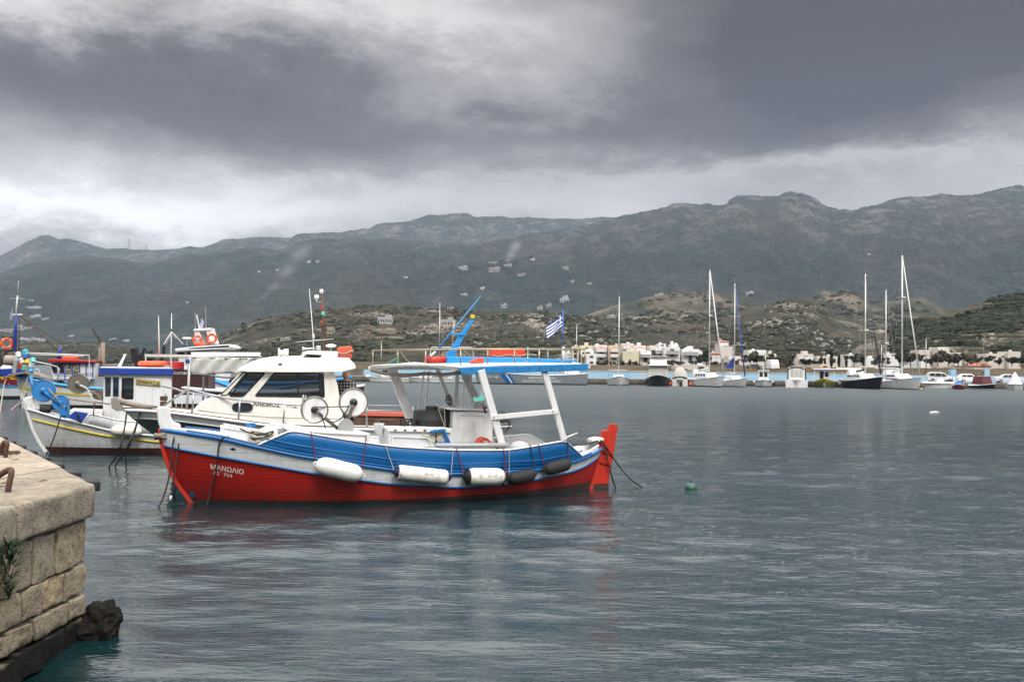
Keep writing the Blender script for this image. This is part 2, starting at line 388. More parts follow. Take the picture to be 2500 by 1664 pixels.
def layer(name, label, sil, Dr, Df, zf, m, nu=700, nv=120, amp=.06, sc_=1.0, power=1.0, crag=0., x0=-500, x1=3000, back=.25, terr=0):
    px=np.linspace(x0,x1,nu); sx=[p[0] for p in sil]; sy=[p[1] for p in sil]
    py=np.interp(px,sx,sy)
    rp=np.array([list(at(a,b,Dr)) for a,b in zip(px,py)])
    slope=rp[:,0]/rp[:,1]; zr=rp[:,2]
    v=np.concatenate([np.linspace(0,1,nv), 1+np.linspace(.02,back,14)[1:]])
    Y=Df+(Dr-Df)*v[:,None]+0*slope[None]; X=slope[None]*Y
    H=np.maximum(zr-zf,0)[None]
    prof=np.where(v<=1, v**power, 1-((v-1)/back)*1.0)[:,None]
    Z=zf+H*prof
    L=1/(Dr*.06*sc_)
    vc=np.clip(v,0,1); env=(vc*(1-vc)*4+.10*vc)[:,None]
    Z+= H*amp*env*( fbm(X*L*1.7,Y*L*.9,6,.55,True)*1.0 + .8*fbm(X*L*.4+9,Y*L*.4,3) )
    envr=np.exp(-((v-1)/.10)**2)[:,None]
    Z+= crag*envr*H*fbm(X*L*5,Y*L*3+4,5,.6)*np.clip((X*0+1),0,1)
    if terr:
        st=terr; f_=Z/st; fr=f_-np.floor(f_); Z2=(np.floor(f_)+np.clip((fr-.62)/.38,0,1))*st; Z=Z*.35+Z2*.65
    Z=np.where(v[:,None]==0, zf-1, np.maximum(Z, -3))
    P=np.stack([X,Y,Z],-1)
    o=grid_obj(name,P,m,True,'structure'); o['label']=label
    LAY[name]=P; LAY[name+'_px']=px
    return o
def on_layer(name, px, py):
    """world point on the terrain seen at that place"""
    bv=LAY.get(name+'_bvh')
    if bv is None:
        o=bpy.data.objects[name]; me=o.data
        V=np.empty(len(me.vertices)*3,'f4'); me.vertices.foreach_get('co',V); Fq=np.empty(len(me.loops),'i4'); me.loops.foreach_get('vertex_index',Fq)
        bv=BVHTree.FromPolygons([tuple(q) for q in V.reshape(-1,3).tolist()], Fq.reshape(-1,4).tolist()); LAY[name+'_bvh']=bv
    d=ray(px,py).normalized(); h=bv.ray_cast(CO,d)
    return h[0] if h[0] is not None else None
def zat(name,X,Y):
    on_layer(name,1250,700); h=LAY[name+'_bvh'].ray_cast(Vector((X,Y,3000)),Vector((0,0,-1))); return h[0].z if h[0] is not None else None
SKY=[(-600,640),(-200,640),(0,624),(53,597),(95,578),(119,574),(143,581),(164,580),(191,589),(228,599),(265,608),(302,605),(345,610),(371,611),(440,605),(504,601),(546,585),(626,579),(711,580),(743,571),(828,568),(902,557),(923,548),(997,539),(1040,528),(1077,522),(1135,523),(1157,527),(1250,531),(1356,533),(1515,531),(1600,560),(1900,600),(3000,600)]
MID=[(-600,700),(-100,690),(0,665),(69,645),(133,632),(212,625),(297,632),(345,642),(371,640),(451,624),(504,621),(562,610),(610,603),(652,608),(679,615),(732,594),(769,585),(817,585),(881,584),(1008,585),(1087,590),(1140,588),(1250,580),(1350,562),(1450,545),(1500,533),(1547,521),(1600,515),(1643,496),(1674,495),(1706,502),(1775,499),(1779,489),(1823,478),(1887,477),(1929,469),(1956,471),(1993,489),(2019,504),(2078,514),(2125,504),(2168,489),(2221,479),(2311,471),(2375,475),(2417,463),(2481,453),(2560,460),(3000,480)]
layer('far_mountain','far grey rocky mountain ridge on the skyline',SKY,5200,4100,60,M_far,900,90,.09,1.0,.8,.03)
layer('mountain','dark scrub covered mountain slope rising behind the bay',MID,3600,2000,0,M_mid,1100,240,.20,1.0,1.0,.03)
KN=[(1350,800),(1500,745),(1568,727),(1653,714),(1727,711),(1823,722),(1900,760),(1960,765),(1994,723),(2008,710),(2055,709),(2090,718),(2132,739),(2174,737),(2249,725),(2277,739),(2330,768),(2500,800)]
layer('rocky_knolls','bare tan rocky knolls between the near hills and the mountain',KN,1300,1060,20,M_knoll,420,70,.16,.7,.6,.05,1350,2500)
D1=[(380,900),(440,872),(500,838),(538,817),(569,802),(620,783),(658,774),(716,764),(793,757),(869,746),(933,742),(984,746),(1073,753),(1128,758),(1235,759),(1315,762),(1422,772),(1515,775),(1621,770),(1720,768),(1807,754),(1860,745),(1913,732),(1945,723),(1982,730),(2035,764),(2099,783),(2152,796),(2230,815),(2400,850),(2600,880)]
layer('near_hill','brown scrubby hill with stone terraces above the harbour',D1,780,520,5,M_near,1000,190,.13,.8,.9,.02,380,2600)
D2=[(2080,850),(2140,815),(2183,793),(2242,772),(2312,760),(2382,739),(2452,720),(2500,713),(2700,700),(3000,690)]
layer('terraced_hill','dark green terraced hill rising at the end of the bay',D2,560,400,4,M_terr,420,200,.10,.8,.9,.02,2080,3000,terr=3.4)
G=[(-600,860),(0,852),(46,841),(105,833),(182,835),(231,838),(281,843),(306,842),(326,847),(345,857),(372,872),(385,889),(400,900)]
layer('headland','low brown headland across the bay',G,950,760,.5,M_near,260,50,.10,.5,.45,.04,-500,398)
# shore strip behind the breakwater
def f_land(T):
    c=T.new('ShaderNodeNewGeometry').outputs['Position']; a=T.noise(c,.06,5,.6); b=T.noise(c,.5,5,.7)
    return pbr(T, T.mix(T.mapr(a,.4,.6), T.mix(b,(.06,.048,.03),(.11,.08,.05)), T.mix(b,(.028,.030,.018),(.05,.044,.026))), .95, spec=.1, normal=bump(T,b,.6,.3))
M_land=mat('shore_land', f_land)
xs=np.linspace(-170,520,190); ys=np.linspace(154.6,620,90)
X,Y=np.meshgrid(xs,ys); Zs=.6+3.0*np.clip((Y-175)/120,0,1)+1.2*fbm(X*.03,Y*.03,4)*np.clip((Y-160)/30,0,1)
Zs=np.where(X<-.285*Y, -1.5, Zs)
grid_obj('shore', np.stack([X,Y,Zs],-1), M_land, True, 'structure')['label']='dry grassy shore behind the blue harbour wall'
# haze
def f_haze(T):
    v=T.new('ShaderNodeVolumePrincipled'); T.put(v.inputs['Color'],(.60,.71,.93)); v.inputs['Density'].default_value=HAZE
    T.l.new(v.outputs[0], T.out.inputs['Volume']); return None
HAZE=4.8e-5
hz=MB().box((0,3150,530),(11000,6900,1063)).build('haze', mat('haze', f_haze)); hz['kind']='stuff'; hz['label']='thin bluish air between the harbour and the mountains'
# ============================================================ boats
class Boat:
    def __init__(s, name, label, B, S, cat='boat', group=None):
        B=Vector(B); S=Vector(S); s.th=math.atan2(S.y-B.y,S.x-B.x); s.L=(Vector((S.x-B.x,S.y-B.y,0))).length
        s.root=thing(name,label,cat,(B.x,B.y,0),s.th,group)
        s.M=Matrix.Translation((B.x,B.y,0))@Matrix.Rotation(s.th,4,'Z'); s.MI=s.M.inverted()
        s.co=s.MI@CO; s.R=s.MI.to_3x3()
    def P(s,px,py,t=0.):
        d=s.R@ray(px,py); return s.co+d*((t-s.co.y)/d.y)
    def G(s,px,py,z):            # local point on the horizontal plane z
        d=s.R@ray(px,py); return s.co+d*((z-s.co.z)/d.z)
    def Ps(s,pts,t=0.): return [s.P(a,b,t) for a,b in pts]
    def W(s,p): return s.M@Vector(p)
    def hull(s, bow, stern, beam, bwl, p=2.2, q=.8, pw=2.0, qw=1.0, transom=0., zref=1.1):
        """bow / stern: [(s,z)...] profile of the ends; beam, bwl: half widths at the sheer and at the water"""
        bow=sorted([(z,a) for a,z in bow]); stern=sorted([(z,a) for a,z in stern])
        s.bz=[a for a,_ in bow]; s.bs=[a for _,a in bow]; s.sz=[a for a,_ in stern]; s.ss=[a for _,a in stern]
        s.beam,s.bwl,s.p,s.q,s.pw,s.qw,s.tr,s.zref=beam,bwl,p,q,pw,qw,transom,zref
    def ends(s,z): return float(np.interp(z,s.bz,s.bs)), float(np.interp(z,s.sz,s.ss))
    def w(s,u,z):
        u=min(max(u,0),1)
        def sh(u,p,q):
            m=.52
            a=(m-u)/m if u<m else (u-m)/(1-m)
            v=max(1-a**p,0)**q
            if u>=m and s.tr: v=s.tr+(1-s.tr)*v
            return v
        f=max(min(z/s.zref,1.25),0)**.8 if z>0 else 0
        a=s.bwl*sh(u,s.pw,s.qw); b=s.beam*sh(u,s.p,s.q)
        r=a+(b-a)*f
        if z<0: r=a*max(0,1+z/.75)**.5
        return r
    def X(s,u,z,side=-1,off=0.):
        a,b=s.ends(z); return Vector((a+(b-a)*u, side*(s.w(u,z)+off), z))
    def solve(s,px,py,off=0.):
        t=-s.beam*.7
        for i in range(40):
            p=s.P(px,py,t); a,b=s.ends(p.z); u=(p.x-a)/(b-a)
            t=.5*t+.5*(-(s.w(u,p.z)+off))
        return u,p.z,p
    def curve(s,pts):
        r=sorted([s.solve(a,b)[:2] for a,b in pts]); us=[a for a,_ in r]; zs=[b for _,b in r]
        # smooth interpolation
        uu=np.linspace(0,1,201); zz=np.interp(uu,us,zs); k=np.ones(9)/9
        zz=np.convolve(np.pad(zz,4,mode='edge'),k,'valid')
        return lambda u,uu=uu,zz=zz: float(np.interp(u,uu,zz))
    def band(s,zA,zB,off=0.,u0=0.,u1=1.,n=64,rows=6,sides=(-1,1)):
        mb=MB()
        for sd in sides:
            rr=[]
            for i in range(n+1):
                u=u0+(u1-u0)*i/n; a,b=zA(u),zB(u); rr.append([s.X(u,a+(b-a)*j/rows,sd,off) for j in range(rows+1)])
            mb.loft(rr,False)
        return mb
    def rail(s,zc,hh,wd,off=0.,u0=0.,u1=1.,n=64,sides=(-1,1)):
        mb=MB()
        for sd in sides:
            rr=[]
            for i in range(n+1):
                u=u0+(u1-u0)*i/n; z=zc(u); b=s.X(u,z,sd,off)
                ring=[]
                for k in range(8):
                    a=2*math.pi*(k+.5)/8; ring.append(b+Vector((0,sd*wd*math.cos(a)*1.08,hh*math.sin(a)*1.08)))
                rr.append(ring)
            mb.loft(rr)
        return mb
    def deck(s,zf,inset=.03,u0=0.02,u1=.98,n=50):
        mb=MB(); rr=[]
        for i in range(n+1):
            u=u0+(u1-u0)*i/n; z=zf(u); a=s.X(u,z,-1,-inset); b=s.X(u,z,1,-inset)
            if a.y>b.y: a.y=b.y=0
            rr.append([a.lerp(b,k/4)+Vector((0,0,.03*(1-abs(k-2)/2))) for k in range(5)])
        return mb.loft(rr,False)
def bar(mb,a,b,wd,th):
    """flat timber from a to b: width wd across the view, thickness th in depth"""
    a=Vector(a); b=Vector(b); d=(b-a).normalized(); y=Vector((0,1,0)); x=y.cross(d).normalized(); y=d.cross(x)
    M=Matrix((x,y,d)).transposed(); return mb.box((a+b)/2,(wd,th,(b-a).length),M)
def text_mesh(txt,bold=.012,shear=0):
    c=bpy.data.curves.new('lettering','FONT'); c.body=txt; c.size=1; c.offset=bold; c.shear=shear; c.resolution_u=3
    o=bpy.data.objects.new('t',c); col.objects.link(o)
    dg=bpy.context.evaluated_depsgraph_get(); dg.update(); me=bpy.data.meshes.new_from_object(o.evaluated_get(dg))
    V=[tuple(v.co) for v in me.vertices]; F=[tuple(p.vertices) for p in me.polygons]
    bpy.data.objects.remove(o); bpy.data.curves.remove(c); bpy.data.meshes.remove(me); return V,F
def lettering(txt, m, parent, fn, x0,y0,x1,y1,hpx,bold=.012,name='lettering',shear=0):
    """lays flat letters on a surface: fn(px,py) gives the surface point"""
    V,F=text_mesh(txt,bold,shear)
    wx=max(v[0] for v in V); mn=min(v[0] for v in V); sxx=(x1-x0)/(wx-mn); syy=(y1-y0)/(wx-mn); cap=.70
    mb=MB(); vs=[fn(x0+(v[0]-mn)*sxx, y0+(v[0]-mn)*syy - v[1]/cap*hpx) for v in V]
    mb.add(vs,F); return mb.build(name,m,parent)
def holed(outer,holes,thick,name,m,parent,axis=1,bevel=0.):
    """flat panel with real openings; outer and holes are local points on one plane"""
    bm=bmesh.new(); es=[]
    for lp in [outer]+holes:
        vs=[bm.verts.new(p) for p in lp]
        for i in range(len(vs)): es.append(bm.edges.new((vs[i],vs[(i+1)%len(vs)])))
    bmesh.ops.triangle_fill(bm,use_beauty=True,use_dissolve=False,edges=es)
    me=bpy.data.meshes.new(name); bm.normal_update(); bm.to_mesh(me); bm.free(); me.materials.append(m)
    o=bpy.data.objects.new(name,me); col.objects.link(o); o.parent=parent
    q=o.modifiers.new('solid','SOLIDIFY'); q.thickness=thick; q.offset=0
    return o
def rounded(pts,r,n=4):
    out_=[]; N_=len(pts)
    for i in range(N_):
        p=Vector(pts[i]); a=(Vector(pts[i-1])-p); b=(Vector(pts[(i+1)%N_])-p)
        k=min(r,a.length*.45,b.length*.45); A=p+a.normalized()*k; B=p+b.normalized()*k
        for j in range(n+1):
            t=j/n; out_.append(A*(1-t)**2+p*2*t*(1-t)+B*t*t)
    return out_
def catenary(a,b,sag,n=14):
    a=Vector(a);b=Vector(b); return [a.lerp(b,i/n)-Vector((0,0,sag*4*(i/n)*(1-i/n))) for i in range(n+1)]
def spline(pts,n=6):
    pts=[Vector(p) for p in pts]; o=[]
    for i in range(len(pts)-1):
        p0=pts[max(i-1,0)];p1=pts[i];p2=pts[i+1];p3=pts[min(i+2,len(pts)-1)]
        for j in range(n):
            t=j/n; o.append(.5*((2*p1)+(p2-p0)*t+(2*p0-5*p1+4*p2-p3)*t*t+(3*p1-p0-3*p2+p3)*t**3))
    return o+[pts[-1]]
WHITE=paint((.70,.70,.69),.45,.5); WHITE2=paint((.62,.64,.65),.5,.55,1.5,(.25,.22,.18)); OFFW=paint((.72,.71,.66),.4,.42,1.2,(.30,.24,.15))
BLUE=paint((.004,.115,.34),.38,.25,2.0,(.02,.05,.09)); LBLUE=paint((.015,.24,.56),.45,.2); DBLUE=paint((.008,.045,.28),.4,.2)
RED=paint((.36,.008,.004),.4,.30,1.4,(.16,.012,.008)); HRED=hullpaint((.36,.008,.004)); HWHITE=hullpaint((.66,.68,.69),.4,(.28,.24,.2),8.); LITRED_ORANGE=paint((.47,.024,.007),.45,.35,2.,(.25,.03,.015)); BOOT=paint((.045,.022,.018),.7,.8,3.,(.02,.025,.015)); YEL=paint((.62,.48,.02),.45,.3); BLACK=plain((.012,.012,.014),.5); 
STEEL=plain((.45,.44,.42),.35,.7); BRASS=plain((.42,.35,.22),.35,.6); GREYP=paint((.30,.31,.32),.5,.4); RUBBER=plain((.014,.014,.016),.75); NAVY=plain((.012,.014,.05),.5)
RUST=rust(); BWOOD=wood(); GWOOD=wood((.30,.25,.20),(.12,.10,.08)); DROPE=rope_mat((.016,.015,.014),(.05,.045,.04)); LROPE=rope_mat((.42,.38,.30),(.16,.14,.11)); RROPE=rope_mat((.32,.03,.03),(.12,.02,.02)); WROPE=rope_mat((.6,.58,.52),(.3,.28,.25))
GLASS=glassm(); DGLASS=glassm((.42,.45,.47),.9,.72); CANVAS=paint((.46,.46,.43),.9,.5,1.2); MINT=plain((.12,.55,.42),.7)

# ---------------------------------------------------- the red and blue boat in front
bw=ground(464,1225); st=ground(1444,1191)
A=Boat('fishing_boat','wooden double ended boat with red hull, blue bulwark, white strake and a canopy on posts',bw,st); r=A.root
bowp=[(A.P(464,1225).x+.28,-.7)]+[(p.x,p.z) for p in A.Ps([(464,1225),(436,1188),(416,1154),(400,1108),(391,1067),(390,1040)])]
stp=[(A.P(1440,1195).x-.1,-.7)]+[(p.x,p.z) for p in A.Ps([(1444,1191),(1456,1145),(1464,1111),(1480,1062),(1484,1040)])]
A.hull(bowp,stp,1.32,1.12,p=2.5,q=.72,pw=2.1,qw=.95,zref=1.0)
zrail=A.curve([(396,1049),(433,1054),(540,1070),(627,1091),(725,1112),(798,1123),(960,1147),(1066,1156),(1152,1156),(1248,1150),(1310,1147),(1393,1129),(1440,1112),(1473,1090)])
zmold=A.curve([(380,1040),(641,1081),(753,1103),(960,1130),(1066,1140),(1152,1140),(1310,1129),(1417,1107),(1480,1080)])
zcap=A.curve([(300,950),(640,1081),(701,1049),(879,1078),(960,1089),(989,1091),(1108,1098),(1242,1098),(1316,1086),(1384,1074),(1420,1110)])
zlow=A.curve([(398,1085),(413,1091),(528,1113),(680,1140),(781,1158),(960,1182),(1019,1186),(1152,1190),(1256,1179),(1360,1160),(1417,1144),(1450,1124),(1470,1105)])
def PU(px,py): return A.solve(px,py)[0]
zboot=lambda u: .045+.09*max(0,(u-.45)/.55)+.02
A.band(lambda u:-.55,zboot,0,rows=5).build('boot_stripe',BOOT,r,True)
A.band(zboot,zlow,0,rows=8,n=90).build('hull',HRED,r,True)
A.band(zlow,zrail,.012,rows=6,n=90).build('upper_strake',HWHITE,r,True,label='white planked strake above the red hull')
A.rail(zlow,.018,.022,.015,n=90).build('rub_rail',BLUE,r,True)
A.rail(zrail,.032,.035,.02,n=90).build('rub_rail',BLUE,r,True)
A.rail(lambda u:zrail(u)+.055,.014,.02,.02,.05,.95,n=80).build('rub_rail',BLUE,r,True)
ua,ub,uc,ud=PU(627,1088),PU(701,1052),PU(1384,1074),PU(1424,1112)
def ztop(u):
    if u<ub: k=(u-ua)/(ub-ua); return zrail(ua)+.03+(zcap(ub)-zrail(ua)-.03)*max(0,min(1,k))
    if u>uc: k=(u-uc)/(ud-uc); return zcap(uc)+(zrail(ud)+.03-zcap(uc))*max(0,min(1,k))
    return zcap(u)
_zc=zcap
o=A.band(lambda u:zrail(u),ztop,.012,ua,ud,n=90,rows=3).build('bulwark',BLUE,r,True,solid=.035)
A.rail(lambda u:zrail(u)+.42*(ztop((ua+ud)/2)-zrail((ua+ud)/2)),.012,.018,.025,ua+.012,ud-.012,n=80).build('rub_rail',BLUE,r,True)
A.band(lambda u:zrail(u)-.05,lambda u:ztop(u)-.01,-.035,ua+.01,ud-.01,n=90,rows=2).build('bulwark_lining',WHITE,r,True)
A.rail(ztop,.015,.045,.0,ua,ud,n=90).build('cap_rail',WHITE,r,True)
A.deck(lambda u:zrail(u)-.10).build('deck',WHITE2,r,True)
A.band(lambda u:zrail(u)-.12,lambda u:zrail(u)+.04,-.05,.0,.999,rows=1).build('inner_rail',WHITE,r,True)
# stem, stem head, rudder
mb=MB(); pts=[A.X(0,z) for z in np.linspace(-.5,1.33,14)]
mb.prism([Vector((p.x-.03,-.055,p.z)) for p in pts]+[Vector((p.x+.16,-.055,p.z)) for p in pts[::-1]],(0,.11,0)); mb.build('stem',LITRED_ORANGE,r,bevel=.012)  # stem is hull red; the light on its facet is put into a brighter colour
mb=MB().prism(A.Ps([(382,997),(387,992),(411,993),(416,996),(417,1016),(422,1028),(431,1032),(440,1035),(442,1042),(439,1048),(430,1051),(392,1050),(386,1030)],-.08),(0,.16,0)); mb.build('stem_head',WHITE,r,bevel=.02)
mb=MB().prism(A.Ps([(1468,1112),(1482,1060),(1490,1034),(1509,1036),(1508,1048),(1505,1062),(1498,1110),(1488,1160),(1486,1180),(1447,1182)],-.035),(0,.07,0)); mb.build('rudder',LITRED_ORANGE,r,bevel=.008)  # rudder and stern post: hull red brightened in the paint to look lit
mb=MB().prism(A.Ps([(1447,1182.5),(1486,1180.5),(1485,1215),(1442,1215)],-.035),(0,.07,0)); mb.build('rudder_foot',BOOT,r)
for y_ in (1128,1100):
    mb=MB(); bar(mb,A.P(1452,y_-4,-.045),A.P(1494,y_+8,-.045),.035,.03); mb.build('rudder_strap',RED,r)
mb=MB(); pts=[A.X(1,z) for z in np.linspace(-.5,1.2,10)]
mb.prism([Vector((p.x-.12,-.05,p.z)) for p in pts]+[Vector((p.x+.015,-.05,p.z)) for p in pts[::-1]],(0,.1,0)); mb.build('stern_post',LITRED_ORANGE,r,bevel=.01)
# white stern coaming
mb=MB()
for sd in(-1,1):
    mb.loft([[A.X(u,zrail(u)+.03,sd,-.0),A.X(u,zrail(u)+.09+.05*k,sd,-.03),A.X(u,zrail(u)+.09+.05*k,sd,-.11),A.X(u,zrail(u)-.05,sd,-.12)] for k,u in [(i/14,ud-.01+(.985-ud)*i/14) for i in range(15)]])
mb.build('stern_coaming',WHITE,r,bevel=.008)
mb=MB(); p=A.P(1460,1072,0); mb.prism([p+Vector(q) for q in((-.20,-.13,-.06),(.08,-.13,-.03),(.10,-.1,.03),(-.02,-.12,.055),(-.20,-.13,.02))],(0,.26,0)); mb.build('stern_block',WHITE,r,bevel=.03)
# blue diamond & letters
fnA=lambda px,py: A.solve(px,py,.018)[2]
MB().add([fnA(*q) for q in((560,1096),(568,1092),(577,1097),(569,1099.5))],[(0,1,2,3)]).build('painted_diamond',NAVY,r)
fnB=lambda px,py: A.solve(px,py,.005)[2]
LET=plain((.75,.73,.68),.6)
lettering('ΜΑΝΩΛΙΟ',LET,r,fnB,514,1144,595,1157.5,11.5,.014)
lettering('ΛΣ',LET,r,fnB,521,1157,536,1160,7.5,.01); lettering('724',LET,r,fnB,546.5,1161.5,567,1165.5,7.5,.01)
MB().prism([fnB(a,b) for a,b in((461,1202),(472,1200),(476,1212),(468,1216))],(0,-.02,0)).build('draught_plate',BLUE,r,bevel=.004)
# foredeck locker, hatch, bitt
def pbox(bt,x0,x1,ytop,t0,t1,zb,name,m,parent=None,dz=0.,bevel=.012,ytop2=None,**k):
    a=bt.P(x0,ytop,t0); b=bt.P(x1,ytop2 if ytop2 else ytop,t0)
    mb=MB().prism([Vector((a.x,t0,zb)),Vector((b.x,t0,zb)),Vector((b.x,t0,b.z)),Vector((a.x,t0,a.z))],(0,t1-t0,0))
    return mb.build(name,m,parent or bt.root,bevel=bevel,**k)
pbox(A,546,668,1043,-.42,.42,.75,'forward_hatch',WHITE,ytop2=1062)
pbox(A,543,672,1038,-.46,.46,1.22,'hatch_lid',WHITE,ytop2=1058) if False else None
mb=MB(); bar(mb,A.P(545,1036,-.46),A.P(672,1058,-.46),.05,.04); mb.build('hatch_coaming',WHITE,r,bevel=.008)
pbox(A,712,892,1056,-.62,.5,.6,'locker',WHITE,ytop2=1058)
a=A.P(706,1047,-.66); b=A.P(901,1057,-.66)
MB().prism([a,b,b+Vector((0,0,-.045)),a+Vector((0,0,-.045))],(0,1.2,0)).build('locker_lid',WHITE,r,bevel=.01)
pbox(A,895,903,1057,-.3,.0,.7,'locker_post',WHITE)
mb=MB(); c=A.P(564,1050,-.1); mb.box(c-Vector((0,0,.18)),(.09,.09,.42)); mb.build('bitt',WHITE,r,bevel=.01)
MB().box(A.P(564,1047,-.1),(.15,.12,.07)).build('bitt_cap',BLUE,r,bevel=.012)
# after box and wheelhouse
pbox(A,950,1106,1046,-.75,.1,.55,'engine_box',WHITE2)
mb=MB(); bar(mb,A.P(948,1047,-.78),A.P(1100,1050,-.78),.08,.03); mb.build('box_rail',WHITE,r,bevel=.006)
for i in range(6):
    c=A.P(965+i*24,1050,-.80); MB().box(c,(.045,.02,.03)).build('slot',BLACK,r,bevel=.008)
o=holed(A.Ps([(956,1062),(1048,1066),(1060,1090),(956,1090)],-.765),[A.Ps([(960,1067),(1044,1070),(1052,1087),(960,1087)],-.765)],.012,'box_panel',WHITE,r)
wh=[(1108,1004),(1195,1002),(1203,1018),(1203,1088),(1102,1088)]
MB().prism(A.Ps(wh,-.25),(0,.85,0)).build('wheelhouse',WHITE,r,bevel=.015)
holed(A.Ps([(1116,1010),(1190,1010),(1190,1080),(1104,1080)],-.257),[A.Ps([(1124,1014),(1184,1015),(1184,1072),(1112,1072)],-.257)],.014,'panel_frame',WHITE2,r)
a=A.P(1098,996,-.3); b=A.P(1206,999,-.3); MB().prism([a,b,b-Vector((0,0,.035)),a-Vector((0,0,.035))],(0,.95,0)).build('wheelhouse_roof',WHITE,r,bevel=.012)
# canopy
def tz(px,py,t): return A.P(px,py,t)
N1=tz(1120,896,-1.0); N2=tz(1433,891,-1.0); F1=tz(903,893,1.15); F2=Vector((N2.x+.05,1.15,N2.z-.02)); F1.z=N1.z
rows=[]
for i in range(9):
    k=i/8; a=N1.lerp(F1,k); b=N2.lerp(F2,k); arch=.05*(1-(2*k-1)**2)
    a=a.copy(); b=b.copy(); a.z+=arch*.8; b.z+=arch*.6; rows.append([a,a.lerp(b,.33)+Vector((0,0,.02)),a.lerp(b,.66)+Vector((0,0,.02)),b])
MB().loft(rows,False).build('canopy_roof',WHITE,r,True,solid=.035)
for (p,q,nm,mm) in((N1,N2,'fascia_beam',LBLUE),(F1,F2,'side_beam',WHITE)):
    h=.115 if p is N1 else .06; d=Vector((0,-.05 if p is N1 else .05,0)); pp=[p+d*0+Vector((-.03,0,-.01)),q+Vector((.02,0,.03)),q+Vector((-.02,0,-h+.01)),p+Vector((.08,0,-h-.02)),p+Vector((-.01,0,-.07))]
    MB().prism([x+d*.2 for x in pp],d).build(nm,paint((.010,.19,.46),.5,.5,3.,(.02,.06,.12)) if nm=='fascia_beam' else WHITE,r,bevel=.01)
for (p,q) in((N1,F1),(N2,F2)):
    mb=MB(); mb.tube([p+Vector((.05,0,-.03)),p.lerp(q,.5)+Vector((.05,0,.06)),q+Vector((.05,0,-.03))],.035,6); mb.build('roof_beam',WHITE,r)
for k in (.2,.4,.6,.8):
    mb=MB(); a=N1.lerp(N2,k)+Vector((0,.03,-.05)); b=F1.lerp(F2,k)+Vector((0,-.03,-.05)); b=Vector((a.x,b.y,b.z)) if a.x>F1.x else b
    mb.tube([a,(a+b)/2+Vector((0,0,.085)),b],.022,6); mb.build('roof_beam',WHITE,r)
def post(x0,y0,x1,y1,t,wd,th,mm=WHITE,name='canopy_post',t2=None):
    mb=MB(); bar(mb,A.P(x0,y0,t),A.P(x1,y1,t if t2 is None else t2),wd,th); return mb.build(name,mm,r,bevel=.008)
post(1174,903,1229,1096,-1.06,.135,.07); post(1327,900,1377,1074,-.98,.12,.07)
post(1198,1019,1364,1003,-1.11,.095,.035,name='cross_rail')
post(957,900,1003,1024,1.05,.19,.07); post(1065,896,1107,1000,.45,.075,.05); post(1117,902,1112,1000,.3,.075,.05); post(1130,904,1172,1000,.55,.16,.07)
for x0,x1 in((1036,1020),(1047,1038),(1136,1127),(1149,1146)): post(x0,905,x1,1003,1.1,.035,.035)
mb=MB(); mb.tube(spline([A.P(q[0],q[1],t) for q,t in(((905,903),1.1),((950,913),.8),((1000,915),.4),((1040,912),.1),((1080,914),-.4),((1124,909),-.9))]),.035,8); o=mb.build('rolled_tarpaulin',plain((.16,.13,.10),.9),r,True)
mb=MB(); mb.torus(A.P(1096,976,.35),(1,.25,.1),.10,.013); mb.tube([A.P(1096,976,.35)-Vector((0,0,.1)),A.P(1096,976,.35)+Vector((0,0,.1))],.01); mb.tube([A.P(1096,976,.35)-Vector((0,.1,0)),A.P(1096,976,.35)+Vector((0,.1,0))],.01); mb.build('steering_wheel',BWOOD,r,True)
# roof railing
rl=[F1+Vector((.06,0,.06)),N1+Vector((.05,.05,.03)),N2+Vector((-.02,.05,.03)),F2+Vector((-.02,-.05,.05))]
top=[p.copy() for p in rl]
top[0].z=A.P(912,855,rl[0].y).z; top[1].z=A.P(1134,852,rl[1].y).z; top[2].z=A.P(1433,852,rl[2].y).z; top[3].z=top[2].z
mb=MB(); mb.tube(top,.016,8); mb.tube([top[0],Vector((top[0].x+.0,top[0].y,top[0].z))+Vector((.02,0,-.02))],.016); mb.build('railing',BRASS,r,True)
for seg,ks in((0,(0,.3,.62)),(1,(0,.21,.42,.62,.81,.97)),(2,(0,.5,1))):
    for k in ks:
        a=rl[seg].lerp(rl[seg+1],k); b=top[seg].lerp(top[seg+1],k); MB().tube([a-Vector((0,0,.04)),b],.013,6).build('railing_post',BRASS if k<.5 else STEEL,r,True)
# things on the roof: folded blue spar, booms
zr=N1.z+.05
mb=MB(); a=A.P(1090,879,-.1); b=A.P(1408,881,-.1); mb.loft([[a+Vector((0,y_*.10,z_)) for y_,z_ in((-1,-.075),(1,-.075),(1,.075),(-1,.075))],[a.lerp(b,.62)+Vector((0,y_*.09,z_)) for y_,z_ in((-1,-.065),(1,-.065),(1,.055),(-1,.055))],[b+Vector((0,y_*.05,z_)) for y_,z_ in((-1,-.03),(1,-.03),(1,.02),(-1,.02))]]); tag(mb.build('folded_awning',LBLUE,None,bevel=.015),'long folded light blue awning lying along the canopy roof','awning').matrix_world=A.M
mb=MB(); a=A.P(1035,878,.1); b=A.P(1092,879,0); mb.lathe(a,b,[(0,.03),(.02,.06),(.1,.075),(1,.075)],14); o=mb.build('rolled_life_raft',LITRED_ORANGE,None,True); o.matrix_world=A.M; tag(o,'rolled orange bundle at the forward end of the blue awning','bundle')
mb=MB()
for i in range(3): mb.torus(A.P(1041+4*i,878,.08),(1,0,.1),.078,.006,14,5)
o=mb.build('lashing',RROPE,None,True); o.matrix_world=A.M; tag(o,'thin red and white lashing round the orange bundle','rope')
t_=thing('raft_container','bright red raft container with looped rope on the canopy roof','container'); t_.matrix_world=A.M
a=A.P(1205,869,.6); b=A.P(1286,869,.6); c=A.P(1205,850,.6)
